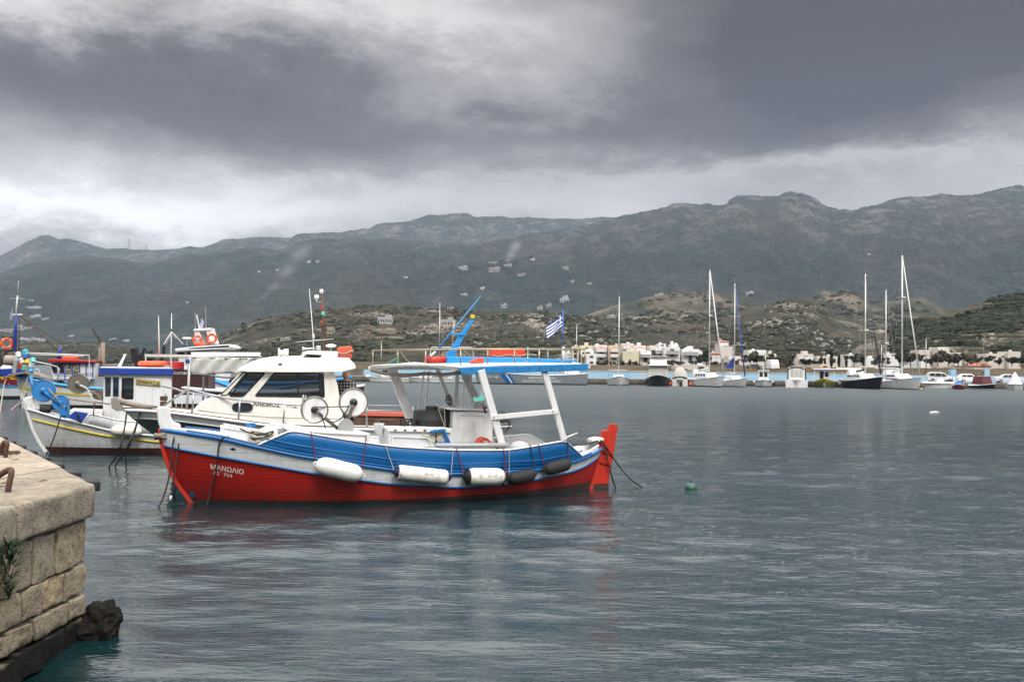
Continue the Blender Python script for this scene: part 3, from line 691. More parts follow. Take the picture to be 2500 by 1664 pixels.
MB().prism([a,b,Vector((b.x-.04,.6,c.z)),Vector((a.x+.02,.6,c.z))],(0,.35,0)).build('body',paint((.6,.03,.01),.5,.3),t_,bevel=.03)
mb=MB(); mb.tube(spline([A.P(x_,y_,.58) for x_,y_ in((1203,866),(1220,869),(1240,865),(1262,868),(1287,865),(1310,866))]),.012,6); mb.build('rope',LROPE,t_,True)
t_=MB(); a=A.P(1150,884,-.5); t_.prism(A.Ps([(1150,882),(1158,878),(1167,873),(1181,873),(1181,887),(1152,887)],-.55),(0,.14,0)); o=t_.build('lamp_box',paint((.6,.05,.02),.45,.2),None,bevel=.01); o.matrix_world=A.M; tag(o,'small red box sitting before the blue awning on the roof','box')
t_=thing('boom','blue slanted boom with yellow block rising from the canopy roof','boom'); t_.matrix_world=A.M
MB().loft([[A.P(x_,y_,t) for x_,t in((x0,.06),(x0,.22),(x1,.22),(x1,.06))] for x0,x1,y_ in((1082,1108,884),(1091,1113,862),(1123,1136,815),(1146,1157,782))]).build('spar',LBLUE,t_,bevel=.012)
MB().prism(A.Ps([(1103,812),(1139,814),(1139,818),(1110,817)],.02),(0,.25,0)).build('bracket',LBLUE,t_,bevel=.006)
MB().box(A.P(1151,781,.14),(.13,.13,.03)).build('cap',BLUE,t_,bevel=.006)
MB().box(A.P(1153,773,.14),(.07,.09,.08)).build('block',YEL,t_,bevel=.008)
o=MB().tube([A.P(1062,859,.0),A.P(1174,722,.0)],[.016,.010],6).build('fishing_pole',LBLUE,None,True); o.matrix_world=A.M; tag(o,'long thin blue pole leaning up over the canopy','pole')
o=MB().tube([A.P(1050,869,.0),A.P(1063,858,.0)],[.03,.018],6); o=o.build('pole_grip',WHITE,bpy.data.objects['fishing_pole'],True)
t_=thing('signal_mast','thin brass mast with dark lamp cup on the canopy roof','mast'); t_.matrix_world=A.M
MB().tube([A.P(1101,880,.8),A.P(1109,779,.8)],.012,6).build('pole',BRASS,t_,True); MB().tube([A.P(1109,779,.8),A.P(1112,763,.8)],.022,6).build('sleeve',BLACK,t_,True)
MB().lathe(A.P(1112,764,.8),A.P(1113,755,.8),[(0,.02),(.5,.055),(1,.06)],10).build('lamp',RUST,t_,True)
o=MB().prism(A.Ps([(950,886),(976,872),(976,886)],.9),(0,.3,0)).build('green_cover',plain((.02,.10,.07),.8),None); o.matrix_world=A.M; tag(o,'dark green folded cloth wedge on the canopy roof','cloth')
# flag
def flag_mat(T):
    uv=T.new('ShaderNodeUVMap'); s2=T.new('ShaderNodeSeparateXYZ'); T.l.new(uv.outputs[0],s2.inputs[0]); u,v=s2.outputs[0],s2.outputs[1]
    k=T.m('FLOOR',T.m('MULTIPLY',v,9)); st_=T.m('MODULO',k,2.0)         # stripes: blue on even rows
    can=T.m('MULTIPLY',T.m('LESS_THAN',u,.37),T.m('GREATER_THAN',v,4/9))
    cr=T.m('MAXIMUM',T.m('LESS_THAN',T.m('ABSOLUTE',T.m('SUBTRACT',u,.185)),.037),T.m('LESS_THAN',T.m('ABSOLUTE',T.m('SUBTRACT',v,6.5/9)),.0555))
    f=T.m('ADD',T.m('MULTIPLY',can,cr),T.m('MULTIPLY',T.m('SUBTRACT',1.0,can),st_))
    return pbr(T,T.mix(f,(.01,.04,.25),(.75,.75,.75)),.8)
M_flag=mat('flag_cloth',flag_mat)
def flag(name,mast_top,mast_bot,fly,drop,parent,Minv=None,nx=16,ny=9,waves_=2.2,amp=.05):
    """mast_top/bot: hoist corners; fly: vector to the free end; drop: extra vector at the free end"""
    a=Vector(mast_top); b=Vector(mast_bot); V=[];F=[];UV=[]
    for j in range(ny+1):
        for i in range(nx+1):
            u=i/nx; v=j/ny; p=b.lerp(a,v)+Vector(fly)*u+Vector(drop)*u*u*(1.0 if v>.0 else 1)
            p=p+Vector((0,1,0))*math.sin(u*waves_*math.pi+v*1.5)*amp*(.3+u)+Vector((0,0,1))*math.sin(u*5+v)*amp*.25
            V.append(p); UV.append((u,v))
    for j in range(ny):
        for i in range(nx): F.append((j*(nx+1)+i,j*(nx+1)+i+1,(j+1)*(nx+1)+i+1,(j+1)*(nx+1)+i))
    me=bpy.data.meshes.new(name); me.from_pydata([tuple(v) for v in V],[],F); ul=me.uv_layers.new(name='UVMap')
    for l in me.loops: ul.data[l.index].uv=UV[l.vertex_index]
    me.materials.append(M_flag); me.polygons.foreach_set('use_smooth',[True]*len(F))
    o=bpy.data.objects.new(name,me); col.objects.link(o); o.parent=parent; return o
t_=thing('flagpole','blue and white flagpole flying a Greek flag over the canopy','flagpole'); t_.matrix_world=A.M
MB().tube([A.P(1377,890,.3),A.P(1376,846,.3)],.02,8).build('pole_foot',WHITE,t_,True); MB().tube([A.P(1376,848,.3),A.P(1374,757,.3)],.014,8).build('pole',paint((.03,.14,.42),.5,.2),t_,True)
a=A.P(1375,765,.3); b=A.P(1376,797,.3); flag('flag',a,b,A.P(1336,795,.3)-a+Vector((0,0,.0)),(0,0,0),t_,amp=.035)
# net haulers
def hauler(cx,cy,rpx,t,foot,ringoff):
    c=A.P(cx,cy,t); rr=(A.P(cx+rpx,cy,t)-c).length; ax=Vector((-.18,-1,.04)).normalized()
    h=thing('net_hauler','','x'); return c,rr,ax
def disc_hauler(bt,parent,c,rr,ax,foot,md,mr,hub,arm,name='net_hauler'):
    c=Vector(c); ax=Vector(ax).normalized()
    g=MB().lathe(c-ax*.035,c+ax*.035,[(0,rr*.98),(.35,rr),(.36,rr*.80),(.64,rr*.80),(.65,rr),(1,rr*.98)],32).build(name,md,parent,True,autosmooth=True)
    MB().torus(c+ax*.04,ax,rr*1.02,.012,36,6).build('rim',mr,g,True); MB().torus(c-ax*.05,ax,rr*1.04,.014,36,6).build('rim',mr,g,True)
    MB().lathe(c+ax*.03,c+ax*.16,[(0,rr*.30),(.3,rr*.27),(.35,rr*.2),(.9,rr*.2),(1,rr*.12)],14).build('hub',hub,g,True,autosmooth=True)
    MB().tube([c+ax*.12,c+ax*.10+(Vector(foot)-c)*.25,Vector(foot)],[.03,.033,.036],8).build('arm',arm,g,True)
    return g
HM=plain((.20,.18,.15),.4,.5)
ax=Vector((-.15,-1,.05))
c1=A.P(768,1000,-.35); c2=A.P(863,982,-.2); f1=A.P(824,1045,-.2); f2=A.P(843,1045,-.2)
disc_hauler(A,r,c1,.235,ax,f1,WHITE,HM,BLACK,HM); disc_hauler(A,r,c2,.255,ax,f2,WHITE,HM,BLACK,HM)
mb=MB(); mb.tube([A.P(775,993,-.45),A.P(853,992,-.3)],.014,6); mb.build('cross_bar',HM,r,True)
mb=MB(); mb.tube(spline([A.P(x_,y_,-.5) for x_,y_ in((747,965),(738,990),(741,1015),(752,1029),(772,1031))]),.011,6); mb.tube([A.P(747,965,-.5),A.P(740,985,-.5)],.011); mb.tube([A.P(741,963,-.45),A.P(738,985,-.45)],.011); mb.build('line_guide',STEEL,r,True)
mb=MB(); mb.tube(spline([A.P(x_,y_,-.45) for x_,y_ in((775,1003),(790,1022),(808,1030),(828,1024),(845,1005),(852,988))]),.012,6); mb.build('hydraulic_hose',BLACK,r,True)
mb=MB(); mb.tube(spline([A.P(x_,y_,-.45) for x_,y_ in((786,1018),(792,1034),(795,1045))]),.012,6); mb.build('hydraulic_hose',BLACK,r,True)
mb=MB(); mb.lathe(A.P(845,1041,-.3)-Vector((0,.04,0)),A.P(845,1041,-.3)+Vector((0,.04,0)),[(0,.14),(.3,.15),(.7,.15),(1,.14)],24); mb.build('spare_reel',plain((.4,.4,.38),.4,.4),r,True,autosmooth=True)

# fenders on the side
def fender(p0,p1,rpx,prof,mats,label,ropes,group=None,name='fender'):
    u,z,q=A.solve((p0[0]+p1[0])/2,(p0[1]+p1[1])/2); D=A.W(q).y; rr=rpx/FPX*D; off=rr+.03
    a=A.solve(*p0,off)[2]; b=A.solve(*p1,off)[2]
    t=thing(name,label,'fender',A.W((a+b)/2),A.th,group); sh=lambda v:Vector(v)-(a+b)/2
    MB().lathe(sh(a.lerp(b,prof[0][0])),sh(a.lerp(b,prof[-1][0])),[((k-prof[0][0])/(prof[-1][0]-prof[0][0]),v*rr) for k,v in prof],20).build('body',mats[0],t,True)
    if mats[1] is not None:
        for k0,k1,s0,s1 in((0,.10,.25,.86),(1,.90,.25,.86)):
            MB().lathe(sh(a.lerp(b,k0)),sh(a.lerp(b,k1)),[(0,s0*rr),(.3,.5*rr),(.8,.85*rr),(1,1.0*rr)],20).build('end_cap',mats[1],t,True)
    for k in(.02,.98):
        MB().torus(sh(a.lerp(b,k)),(0,1,0),.03,.014,12,6).build('eye',mats[1] or mats[0],t,True)
    for (q0,q1,mm) in ropes:
        e=A.solve(*q1,.05)[2]; s0=A.solve(*q0,off*.8)[2]
        mid=A.solve((q0[0]+q1[0])/2,(q0[1]+q1[1])/2,.06)[2]
        MB().tube(spline([sh(s0),sh(mid),sh(e),sh(e+Vector((0,.06,.01)))],4),.008,6).build('lanyard',mm,t,True)
def dirty(T):
    c=objc(T); n=T.noise(c,5,6,.7); n2=T.noise(T.mapping(c,scale=(1,1,3)),9,5,.7)
    sp=T.new('ShaderNodeSeparateXYZ'); T.put(sp.inputs[0],c)
    d=T.m('MULTIPLY',T.mapr(n2,.45,.62),T.mapr(n,.38,.58))
    return pbr(T,T.mix(T.m('MULTIPLY',d,.75),(.72,.70,.64),(.13,.12,.10)),.5,normal=bump(T,n,.2,.01))
DIRTW=mat('dirty_white_vinyl',dirty)
full=[(.03,.25),(.06,.55),(.12,.82),(.2,.96),(.32,1),(.68,1),(.8,.96),(.88,.82),(.94,.55),(.97,.25)]
cyl_=[(.07,.85),(.1,.99),(.15,1),(.85,1),(.9,.99),(.93,.85)]
fender((767,1131),(889,1161),22.5,full,(OFFW,None),'plain cream white fender hung furthest forward on the red boat',[((772,1130),(760,1056),RROPE),((884,1158),(892,1080),RROPE)])
fender((961,1151),(1100,1166),18.5,cyl_,(DIRTW,NAVY),'long grimy white fender with navy blue ends',[((963,1150),(942,1091),WROPE),((1101,1160),(1106,1099),WROPE)])
fender((1131,1163),(1237,1163),21,[(.1,.7),(.14,.88),(.2,.98),(.3,1),(.7,1),(.8,.98),(.86,.88),(.92,.7)],(DIRTW,BLACK),'short grimy white fender with black ends',[((1133,1160),(1116,1097),RROPE),((1236,1160),(1230,1099),RROPE)])
fender((1239,1169),(1308,1157),16,full,(RUBBER,None),'black fender touching the short grimy white fender',[((1243,1165),(1243,1099),WROPE),((1306,1154),(1295,1089),DROPE)])
fender((1328,1147),(1393,1130),16,full,(RUBBER,None),'black fender hung nearest to the red rudder',[((1331,1143),(1316,1087),RROPE),((1389,1127),(1386,1074),RROPE)])

def wthing(bt,name,mb,m,label,cat,smooth=False,bevel=0,group=None,**k):
    o=mb.build(name,m,None,smooth,bevel,**k); o.matrix_world=bt.M; return tag(o,label,cat,group)
# loose gear on the red boat
def coil(c,R0,r0,n,h,ax=(0,0,1),tilt=.25,seed=1):
    mb=MB(); q=random.Random(seed); pts=[]
    for i in range(n*22):
        t=2*math.pi*i/22; k=i/(n*22); rr=R0*(1-.35*abs(math.sin(k*7)))*(1+.04*q.uniform(-1,1)); pts.append(Vector(c)+Vector((rr*math.cos(t)*1.2,rr*math.sin(t),h*k+.02*math.sin(t*2+k*9)+tilt*rr*math.sin(t))))
    return mb.tube(pts,r0,5)
wthing(A,'rope_coil',coil(A.P(640,1078,-.55)+Vector((0,0,.0)),.19,.024,6,.15,tilt=.35),LROPE,'big tan mooring rope coil heaped on the side deck','rope',True)
wthing(A,'rope_coil',coil(A.P(563,1064,-.1),.10,.016,7,.12,tilt=.1,seed=2),rope_mat((.25,.22,.18),(.10,.09,.08)),'grey brown rope coiled round the blue topped bitt','rope',True)
mb=MB()
pts=[]
for i in range(46):
    t=i/45*2*math.pi*2.5; c=Vector((bowp[5][0]+.14,0,1.16+.04*math.sin(t*1.3)+i*.0012)); pts.append(c+Vector((-.22*math.cos(t)*1.0,.17*math.sin(t),0)))
pts+= [A.P(430,1064,-.25),A.P(458,1063,-.4)]
mb.tube(pts,.036,7); wthing(A,'rope_fender',mb,rope_mat((.34,.31,.26),(.14,.12,.10)),'thick frayed grey rope wound round the bow','rope',True)
def mline(name,pts,mm,label,r0=.014):
    o=MB().tube(spline(pts,6),r0,6).build(name,mm,None,True); return tag(o,label,'rope')
def AW(px,py,t): return A.W(A.P(px,py,t))
mline('mooring_line',[AW(470,1056,-.3),AW(447,1052,-.28),AW(437,1052,-.3),AW(424,1072,-.32),AW(417,1130,-.35),AW(411,1171,-.4),AW(398,1215,-.4),AW(386,1238,-.4)],DROPE,'dark mooring line falling into the water, foremost at the red bow')
mline('mooring_line',[AW(540,1066,-.6),AW(490,1058,-.4),AW(455,1052,-.34),AW(441,1064,-.34),AW(434,1100,-.36),AW(429,1135,-.4),AW(419,1207,-.4),AW(407,1240,-.4)],DROPE,'dark mooring line with white tape close behind the red bow')
MB().tube([AW(418,1209,-.4),AW(415,1222,-.4)],.019,6).build('tape',WHITE,None,True).name='tape'
bpy.data.objects['tape'].parent=bpy.data.objects['mooring_line.001']
mline('mooring_line',[AW(433,1165,.35),AW(430,1185,.4),AW(425,1207,.45),AW(428,1222,.5)],DROPE,'short dark line beyond the red bow')
mline('mooring_line',[A.W(A.solve(560,1066,-.1)[2]),A.W(A.solve(546,1067,.04)[2]),A.W(A.solve(535,1085,.05)[2]),A.W(A.solve(527,1150,.05)[2]),A.W(A.solve(514,1200,.08)[2]),AW(501,1249,-.5)],DROPE,'dark mooring line hanging over the boat name',.016)
mline('mooring_line',[AW(1462,1074,-.1),AW(1474,1082,-.12),AW(1484,1125,-.12),AW(1496,1170,-.12),AW(1506,1199,-.15)],DROPE,'steep black line from the stern beside the rudder',.018)
mline('mooring_line',[AW(1462,1076,0),AW(1476,1084,-.05),AW(1497,1117,-.05),AW(1530,1160,0),AW(1560,1184,0),AW(1588,1199,0)],DROPE,'slack dark line curving from the stern out to the water',.016)
mline('hose',[AW(1399,1084,-.4),AW(1425,1085,-.25),AW(1448,1079,-.15),AW(1462,1074,-.1)],BLACK,'black hose lying across the stern deck',.018)
# drum, crate etc
c=A.P(1055,1040,.25); t_=thing('drum','large black plastic drum with lid beside the wheelhouse','drum',A.W(c),A.th)
MB().lathe((0,0,-.25),(0,0,.33),[(0,.36),(.05,.385),(.55,.385),(.6,.395),(.66,.395),(.7,.385),(.96,.375),(1,.34)],28).build('body',BLACK,t_,True,autosmooth=True)
MB().lathe((0,0,.33),(0,0,.40),[(0,.14),(.6,.14),(1,.13)],20).build('lid',RUBBER,t_,True,autosmooth=True); MB().torus((0,0,.14),(0,0,1),.39,.012,28,6).build('band',RUBBER,t_,True)
t_=thing('crate','small black plastic crate beside the drum','crate',A.W(A.P(995,1036,.1)),A.th)
mb=MB()
for i in range(5): mb.box((0,-.11,-.10+.05*i),(.22,.012,.022)); mb.box((0,.11,-.10+.05*i),(.22,.012,.022)); mb.box((-.11,0,-.10+.05*i),(.012,.22,.022)); mb.box((.11,0,-.10+.05*i),(.012,.22,.022))
for a_ in(-.11,.11):
    for b_ in(-.11,.11): mb.box((a_,b_,0),(.025,.025,.25))
mb.box((0,0,-.11),(.21,.21,.01)); mb.build('body',RUBBER,t_)
t_=thing('winch_stand','bright blue metal bracket frame standing on the white box','bracket'); t_.matrix_world=A.M
for q in(((1050,1054),(1084,1049)),((1082,1049),(1096,1080)),((1064,1083),(1099,1080)),((1065,1056),(1065,1083))):
    mb=MB(); bar(mb,A.P(*q[0],-.8),A.P(*q[1],-.8),.05 if q[0][0]!=1065 else .02,.07); mb.build('bar',BLUE if q[0][0]!=1065 else RUST,t_,bevel=.006)
wthing(A,'rope',MB().tube(spline([A.P(x_,y_,-.83) for x_,y_ in((1030,1062),(1045,1066),(1058,1071),(1070,1070),(1080,1062))]),.011,6),rope_mat((.5,.5,.08),(.25,.25,.04)),'yellow cord draped over the white box','rope',True)
wthing(A,'pipe',MB().tube([A.P(1064,1087,-1.08),A.P(1240,1086,-1.12)],.042,12),plain((.38,.39,.40),.5),'grey plastic pipe lying on the bulwark','pipe',True)
t_=thing('jerry_can','red plastic can tipped against the wheelhouse','can'); t_.matrix_world=A.M
MB().prism(A.Ps([(1163,1083),(1172,1071),(1181,1066),(1192,1070),(1206,1083)],-.6),(0,.2,0)).build('body',paint((.55,.05,.02),.4,.2),t_,bevel=.02); MB().prism(A.Ps([(1178,1078),(1184,1074),(1194,1079),(1190,1081)],-.605),(0,-.01,0)).build('label',WHITE,t_)
mb=MB(); cc=A.P(1268,1088,-.8); mb.sph(cc,(.19,.14,.10),14,8); wthing(A,'fishing_net',mb,mat('net',lambda T: (lambda tr,df,mx:(T.l.new(tr.outputs[0],mx.inputs[1]),T.l.new(df.outputs[0],mx.inputs[2]),mx.outputs[0])[2])(T.new('ShaderNodeBsdfTransparent'),T.new('ShaderNodeBsdfDiffuse'),T.new('ShaderNodeMixShader'))),'domed grey net heap between the canopy posts','net',True)
mb=MB(); pts=A.Ps([(1156,968),(1166,970),(1180,963),(1184,975),(1170,979),(1157,980)],-1.16); mb.prism(pts,(0,.02,0)); wthing(A,'cloth',mb,MINT,'mint green cloth strip tied to the canopy post','cloth')
t_=thing('oar_bracket','rusty hanging clamp on the forward canopy post','clamp'); t_.matrix_world=A.M
MB().tube([A.P(1176,949,-.95),A.P(1178,985,-.95)],.02,8).build('shaft',WHITE,t_,True); MB().tube([A.P(1178,985,-.95),A.P(1186,1008,-.95)],[.014,.022],6).build('hook',RUST,t_,True); MB().box(A.P(1183,995,-.95),(.07,.06,.05)).build('jaw',RUST,t_,bevel=.01)
t_=thing('grapnel','rusty grapnel anchor hanging over the far side','anchor'); t_.matrix_world=A.M
MB().tube([A.P(1205,1030,.9),A.P(1236,1027,.9)],.022,6).build('shank',RUST,t_,True)
for pts in([(1236,1027),(1243,1035),(1241,1046),(1232,1055)],[(1236,1027),(1246,1024),(1245,1038)],[(1222,1003),(1230,1007),(1238,1011)],[(1222,1024),(1232,1022),(1243,1030)]):
    MB().tube(spline([A.P(a_,b_,.9) for a_,b_ in pts],4),.011,6).build('fluke',RUST,t_,True)
wthing(A,'oar',MB().tube([A.P(1372,1071,-.5),A.P(1410,1056,-.2)],[.022,.012],8),WHITE,'white rod sticking up from the stern rail','rod',True)
c=ground(1687,1196); c.z=.04
o=MB().sph((0,0,0),(.13,.13,.12),20,12).build('buoy',paint((.008,.075,.055),.4,.4,6.,(.05,.08,.05)),None,True); o.location=c; tag(o,'dark green round mooring buoy floating alone','buoy')
MB().tube([(0,0,.10),(0,0,.15)],.02,8).build('eye',RUBBER,o,True); MB().torus((0,0,-.03),(0,0,1),.128,.01,20,6).build('seam',BOOT,o,True)

# small working clutter on the red boat
for i,(px,py,t,sz,mm,lab,ct) in enumerate(((925,1046,-.3,.10,WHITE2,'small white plastic tub between locker and engine box','tub'),(612,1044,.2,.09,BLUE,'little blue bucket by the forward hatch','bucket'),(1222,1084,-.2,.11,plain((.30,.16,.06),.8),'brown bucket by the canopy post','bucket'),(690,1058,.1,.10,GREYP,'grey tub beside the locker','tub'))):
    p=AW(px,py,t); o=MB().lathe((0,0,-sz),(0,0,sz),[(0,sz*.75),(.05,sz*.8),(.94,sz),(1,sz*1.03)],16).build('bucket' if ct=='bucket' else 'tub',mm,None,True,autosmooth=True); o.location=p; tag(o,lab,ct)
    MB().torus((0,0,sz*.4),(1,.2,0),sz*.95,.006,16,4).build('handle',STEEL,o)
for a,b,t in(((1134,856),(1180,888),-1.0),((1255,856),(1300,888),-.9),((978,858),(1010,889),.6)): MB().tube(spline([A.P(*a,t),A.P((a[0]+b[0])/2,(a[1]+b[1])/2+6,t),A.P(*b,t)],4),.007,5).build('lashing_line',LROPE,A.root,True)
for x_ in range(1150,1430,28): MB().sph(A.P(x_,898,-1.075),.011,6,4).build('bolt',RUST,A.root)
for q in((1206,1019),(1214,1027),(1350,1004),(1362,1010)): MB().sph(A.P(*q,-1.135),.013,6,4).build('bolt',RUST,A.root)
mline('twine',[AW(1066,985,-.6),AW(1080,1025,-.7),AW(1090,1050,-.8)],LROPE,'thin pale twine hanging over the black drum',.007)
mline('twine',[AW(1084,985,-.6),AW(1086,1020,-.7),AW(1087,1048,-.8)],LROPE,'thin straight twine beside the wheelhouse front',.006)
wthing(A,'rope',MB().tube(spline([A.P(x_,y_,-.95) for x_,y_ in((585,1046),(600,1052),(618,1058),(640,1060),(668,1052),(650,1066),(615,1070))]),.014,6),DROPE,'dark rope end trailing over the foredeck','rope',True)
# ---------------------------------------------------- white cabin boat behind
ux=(math.cos(R(14)),math.sin(R(14)))
B0=Vector((-8.17,21.0,0))+1.15*Vector((*ux,0)); S0=B0+6.7*Vector((*ux,0))
B=Boat('cabin_boat','white cabin cruiser with grey green hull, tinted windows and name lettered on its side',B0,S0); r=B.root
bp=B.Ps([(302,1001),(337,1034),(376,1062),(405,1085)]); 
B.hull([(bp[3].x+.35,-.7),(bp[3].x+.15,0)]+[(p.x,p.z) for p in bp[::-1]],[(6.5,-.7),(6.75,0),(7.0,1.2)],1.42,1.1,p=2.3,q=.8,pw=1.9,qw=1.0,transom=.8,zref=1.1)
zs=B.curve([(305,1001),(340,1001),(417,1007),(472,1014),(585,1029),(697,1044),(900,1048),(1100,1050),(1216,1042)])
zg=lambda u: zs(u)-.17-.02*u
GREENG=paint((.060,.085,.078),.45,.4)
B.band(lambda u:-.55,lambda u:.1,0,rows=4).build('boot_stripe',BOOT,r,True)
B.band(lambda u:.1,zg,0,rows=7).build('hull',GREENG,r,True)
B.band(zg,zs,.015,rows=3).build('upper_strake',WHITE,r,True)
B.rail(zs,.03,.04,.02).build('gunwale',WHITE,r,True); B.rail(zg,.012,.02,.02).build('rub_rail',WHITE,r,True)
B.rail(lambda u:zs(u)+.04,.012,.03,-.06).build('toe_rail',BWOOD,r,True)
B.deck(lambda u:zs(u)+.01,.05).build('deck',OFFW,r,True)
MB().loft([[B.X(1,z,-1),B.X(1,z,1)] for z in np.linspace(-.4,zs(1),6)],False).build('transom',WHITE,r)
tn=-.86
out_=B.Ps([(468,1014),(484,996),(499,984),(520,975),(541,969),(600,904),(814,904),(824,940),(841,1040),(700,1036),(585,1028)],tn)
holes=[B.Ps(q,tn) for q in([(538,964),(594,909),(603,908),(553,965)],[(559,967),(606,909),(648,910),(594,968)],[(670,909),(789,911),(792,970),(622,967)])]
holes=[rounded(h,.05) for h in holes]
for sgn in(1,-1):
    f=lambda L_:[Vector((p.x,p.y*sgn,p.z)) for p in L_]
    holed(f(out_),[f(h) for h in holes],.03,'cabin_side',OFFW,r)
    for h in holes:
        hh=f(h); c=sum((p for p in hh),Vector())/len(hh)
        mb=MB(); mb.tube([p+Vector((0,-.012*sgn,0)) for p in hh+[hh[0],hh[1]]],.014,5,False); mb.build('window_frame',RUBBER,r)
        MB().add(hh,[tuple(range(len(hh)))]).build('window_pane',DGLASS,r)
p0,p1=B.P(727,910,tn),B.P(728,970,tn); mb=MB(); mb.tube([p0,p1],.014,4); mb.build('window_bar',RUBBER,r)
# front of the trunk cabin and windscreen, back wall
seq=[out_[i] for i in range(6)]
MB().loft([[Vector((p.x,tn,p.z)),Vector((p.x-.05,tn*.5,p.z+.02)),Vector((p.x-.07,0,p.z+.03)),Vector((p.x-.05,-tn*.5,p.z+.02)),Vector((p.x,-tn,p.z))] for p in seq[:5]],False).build('trunk_roof',OFFW,r,True)
ws=[out_[4],out_[5]]
MB().loft([[Vector((p.x,tn*.96,p.z)),Vector((p.x-.06,0,p.z)),Vector((p.x,-tn*.96,p.z))] for p in ws],False).build('windscreen',DGLASS,r)
for k in(-.96,0,.96): MB().tube([Vector((p.x-(.06 if k==0 else 0),tn*k,p.z)) for p in ws],.025,6).build('windscreen_post',OFFW,r)
bk=[out_[6],out_[8]]
MB().prism([Vector((bk[0].x-.02,tn,bk[0].z)),Vector((bk[0].x-.02,tn+.5,bk[0].z)),Vector((bk[1].x-.02,tn+.5,bk[1].z)),Vector((bk[1].x-.02,tn,bk[1].z))],(.03,0,0)).build('back_wall',OFFW,r)
MB().prism([Vector((bk[0].x-.02,.35,bk[0].z)),Vector((bk[0].x-.02,-tn,bk[0].z)),Vector((bk[1].x-.02,-tn,bk[1].z)),Vector((bk[1].x-.02,.35,bk[1].z))],(.03,0,0)).build('back_wall',OFFW,r)
# moulded ledge on the side
mb=MB(); mb.tube([p+Vector((0,-.02,0)) for p in B.Ps([(485,999),(560,1008),(660,1016),(835,1020)],tn)],.02,6); mb.build('side_moulding',OFFW,r,True)
# roof
ro=[(578,902),(592,895),(612,886),(640,878),(670,874),(740,873),(800,874),(860,878),(873,890),(862,895),(838,905),(700,908),(600,907)]
pts=B.Ps(ro,-.95); mb=MB(); rings=[]
for k,(tt,sc2) in enumerate([(-1.02,.55),(-.98,.85),(-.8,1),(-.4,1.12),(0,1.16),(.4,1.12),(.8,1),(.98,.85),(1.02,.55)]):
    zb=pts[-1].z; cxm=(pts[0].x+pts[8].x)/2
    rings.append([Vector((cxm+(p.x-cxm)*(1-.04*abs(tt)),tt,zb+(p.z-zb)*sc2)) for p in pts])
mb.loft(rings).build('cabin_roof',OFFW,r,True,autosmooth=True)
o=holed(B.Ps([(727,876),(742,858),(752,856),(822,857),(826,862),(814,905),(764,904),(778,876)],-.80),[rounded(B.Ps([(737,873),(748,864),(787,866),(781,873)],-.80),.03)],.05,'radar_arch',OFFW,r)
o=holed(B.Ps([(727,876),(742,858),(752,856),(822,857),(826,862),(814,905),(764,904),(778,876)],.80),[rounded(B.Ps([(737,873),(748,864),(787,866),(781,873)],.80),.03)],.05,'radar_arch',OFFW,r)
a=B.Ps([(742,858),(752,855.5),(822,857),(826,863),(752,862)],-.8); MB().prism(a,(0,1.6,0)).build('arch_top',OFFW,r,bevel=.02)
MB().add(B.Ps([(737,874),(748,864),(787,866),(781,874)],-.77),[(0,1,2,3)]).build('arch_window',DGLASS,r)
# deck gear
MB().lathe(B.P(679,861,-.3),B.P(704,861,-.3),[(0,.105),(.1,.10),(.25,.06),(.45,.055),(.55,.08),(1,.085)],16).build('loud_hailer',WHITE,r,True,autosmooth=True)
MB().tube([B.P(694,862,-.3),B.P(694,877,-.3)],.05,10).build('hailer_foot',WHITE,r,True)
MB().box(B.P(684,889,-1.0),(.085,.05,.05)).build('navigation_lamp',BWOOD,r,bevel=.012)
MB().sph(B.P(797,908,-.98),.03,8,6).build('deck_lamp',WHITE,r,True)
MB().lathe(B.P(808,848,-.2),B.P(808,839,-.2),[(0,.05),(.2,.11),(.5,.125),(.8,.09),(1,.02)],20).build('satellite_dome',WHITE,r,True)
MB().tube([B.P(808,860,-.2),B.P(808,847,-.2)],.015,6).build('dome_stalk',STEEL,r,True)
MB().lathe(B.P(738,851,-.3),B.P(783,849,-.3),[(0,.055),(.08,.03),(.3,.015),(.75,.018),(.76,.05),(1,.05)],12).build('horn',plain((.6,.6,.6),.2,.9),r,True)
MB().tube([B.P(766,857,-.3),B.P(763,800,-.3),B.P(755,704,-.3)],[.016,.011,.006],6).build('whip_antenna',WHITE,r,True); MB().tube([B.P(766,826,-.3),B.P(765,815,-.3)],.022,8).build('antenna_base',WHITE,r,True)
MB().tube([B.P(794,857,0),B.P(786,715,0)],[.034,.022],8).build('mast',plain((.13,.07,.04),.6,.2),r,True); MB().lathe(B.P(785,716,0),B.P(785,706,0),[(0,.03),(.3,.042),(.9,.042),(1,.03)],12).build('mast_lamp',WHITE,r,True)
MB().tube([B.P(786,755,0),B.P(786,745,0)],.03,8).build('mast_lamp',RED,r,True); MB().tube([B.P(789,770,0),B.P(789,761,0)],.035,8).build('mast_lamp',MINT,r,True); MB().tube([B.P(787,792,0),B.P(787,785,0)],.03,8).build('mast_lamp',RED,r,True)
MB().tube([B.P(791,800,0),B.P(791,810,0)],.07,6).build('mast_bracket',BWOOD,r)
MB().tube([B.P(720,835,-.2),B.P(814,827,-.2)],.012,6).build('yard',STEEL,r,True)
MB().lathe(B.P(773,736,-.1),B.P(773,720,-.1),[(0,.02),(.35,.025),(.4,.055),(.85,.055),(1,.035)],12).build('gps_aerial',WHITE,r,True); MB().tube([B.P(773,736,-.1),B.P(787,738,0)],.008,5).build('aerial_arm',STEEL,r)
t_=thing('raft_canister','faded orange raft box with white rope on the cabin roof','box'); t_.matrix_world=B.M
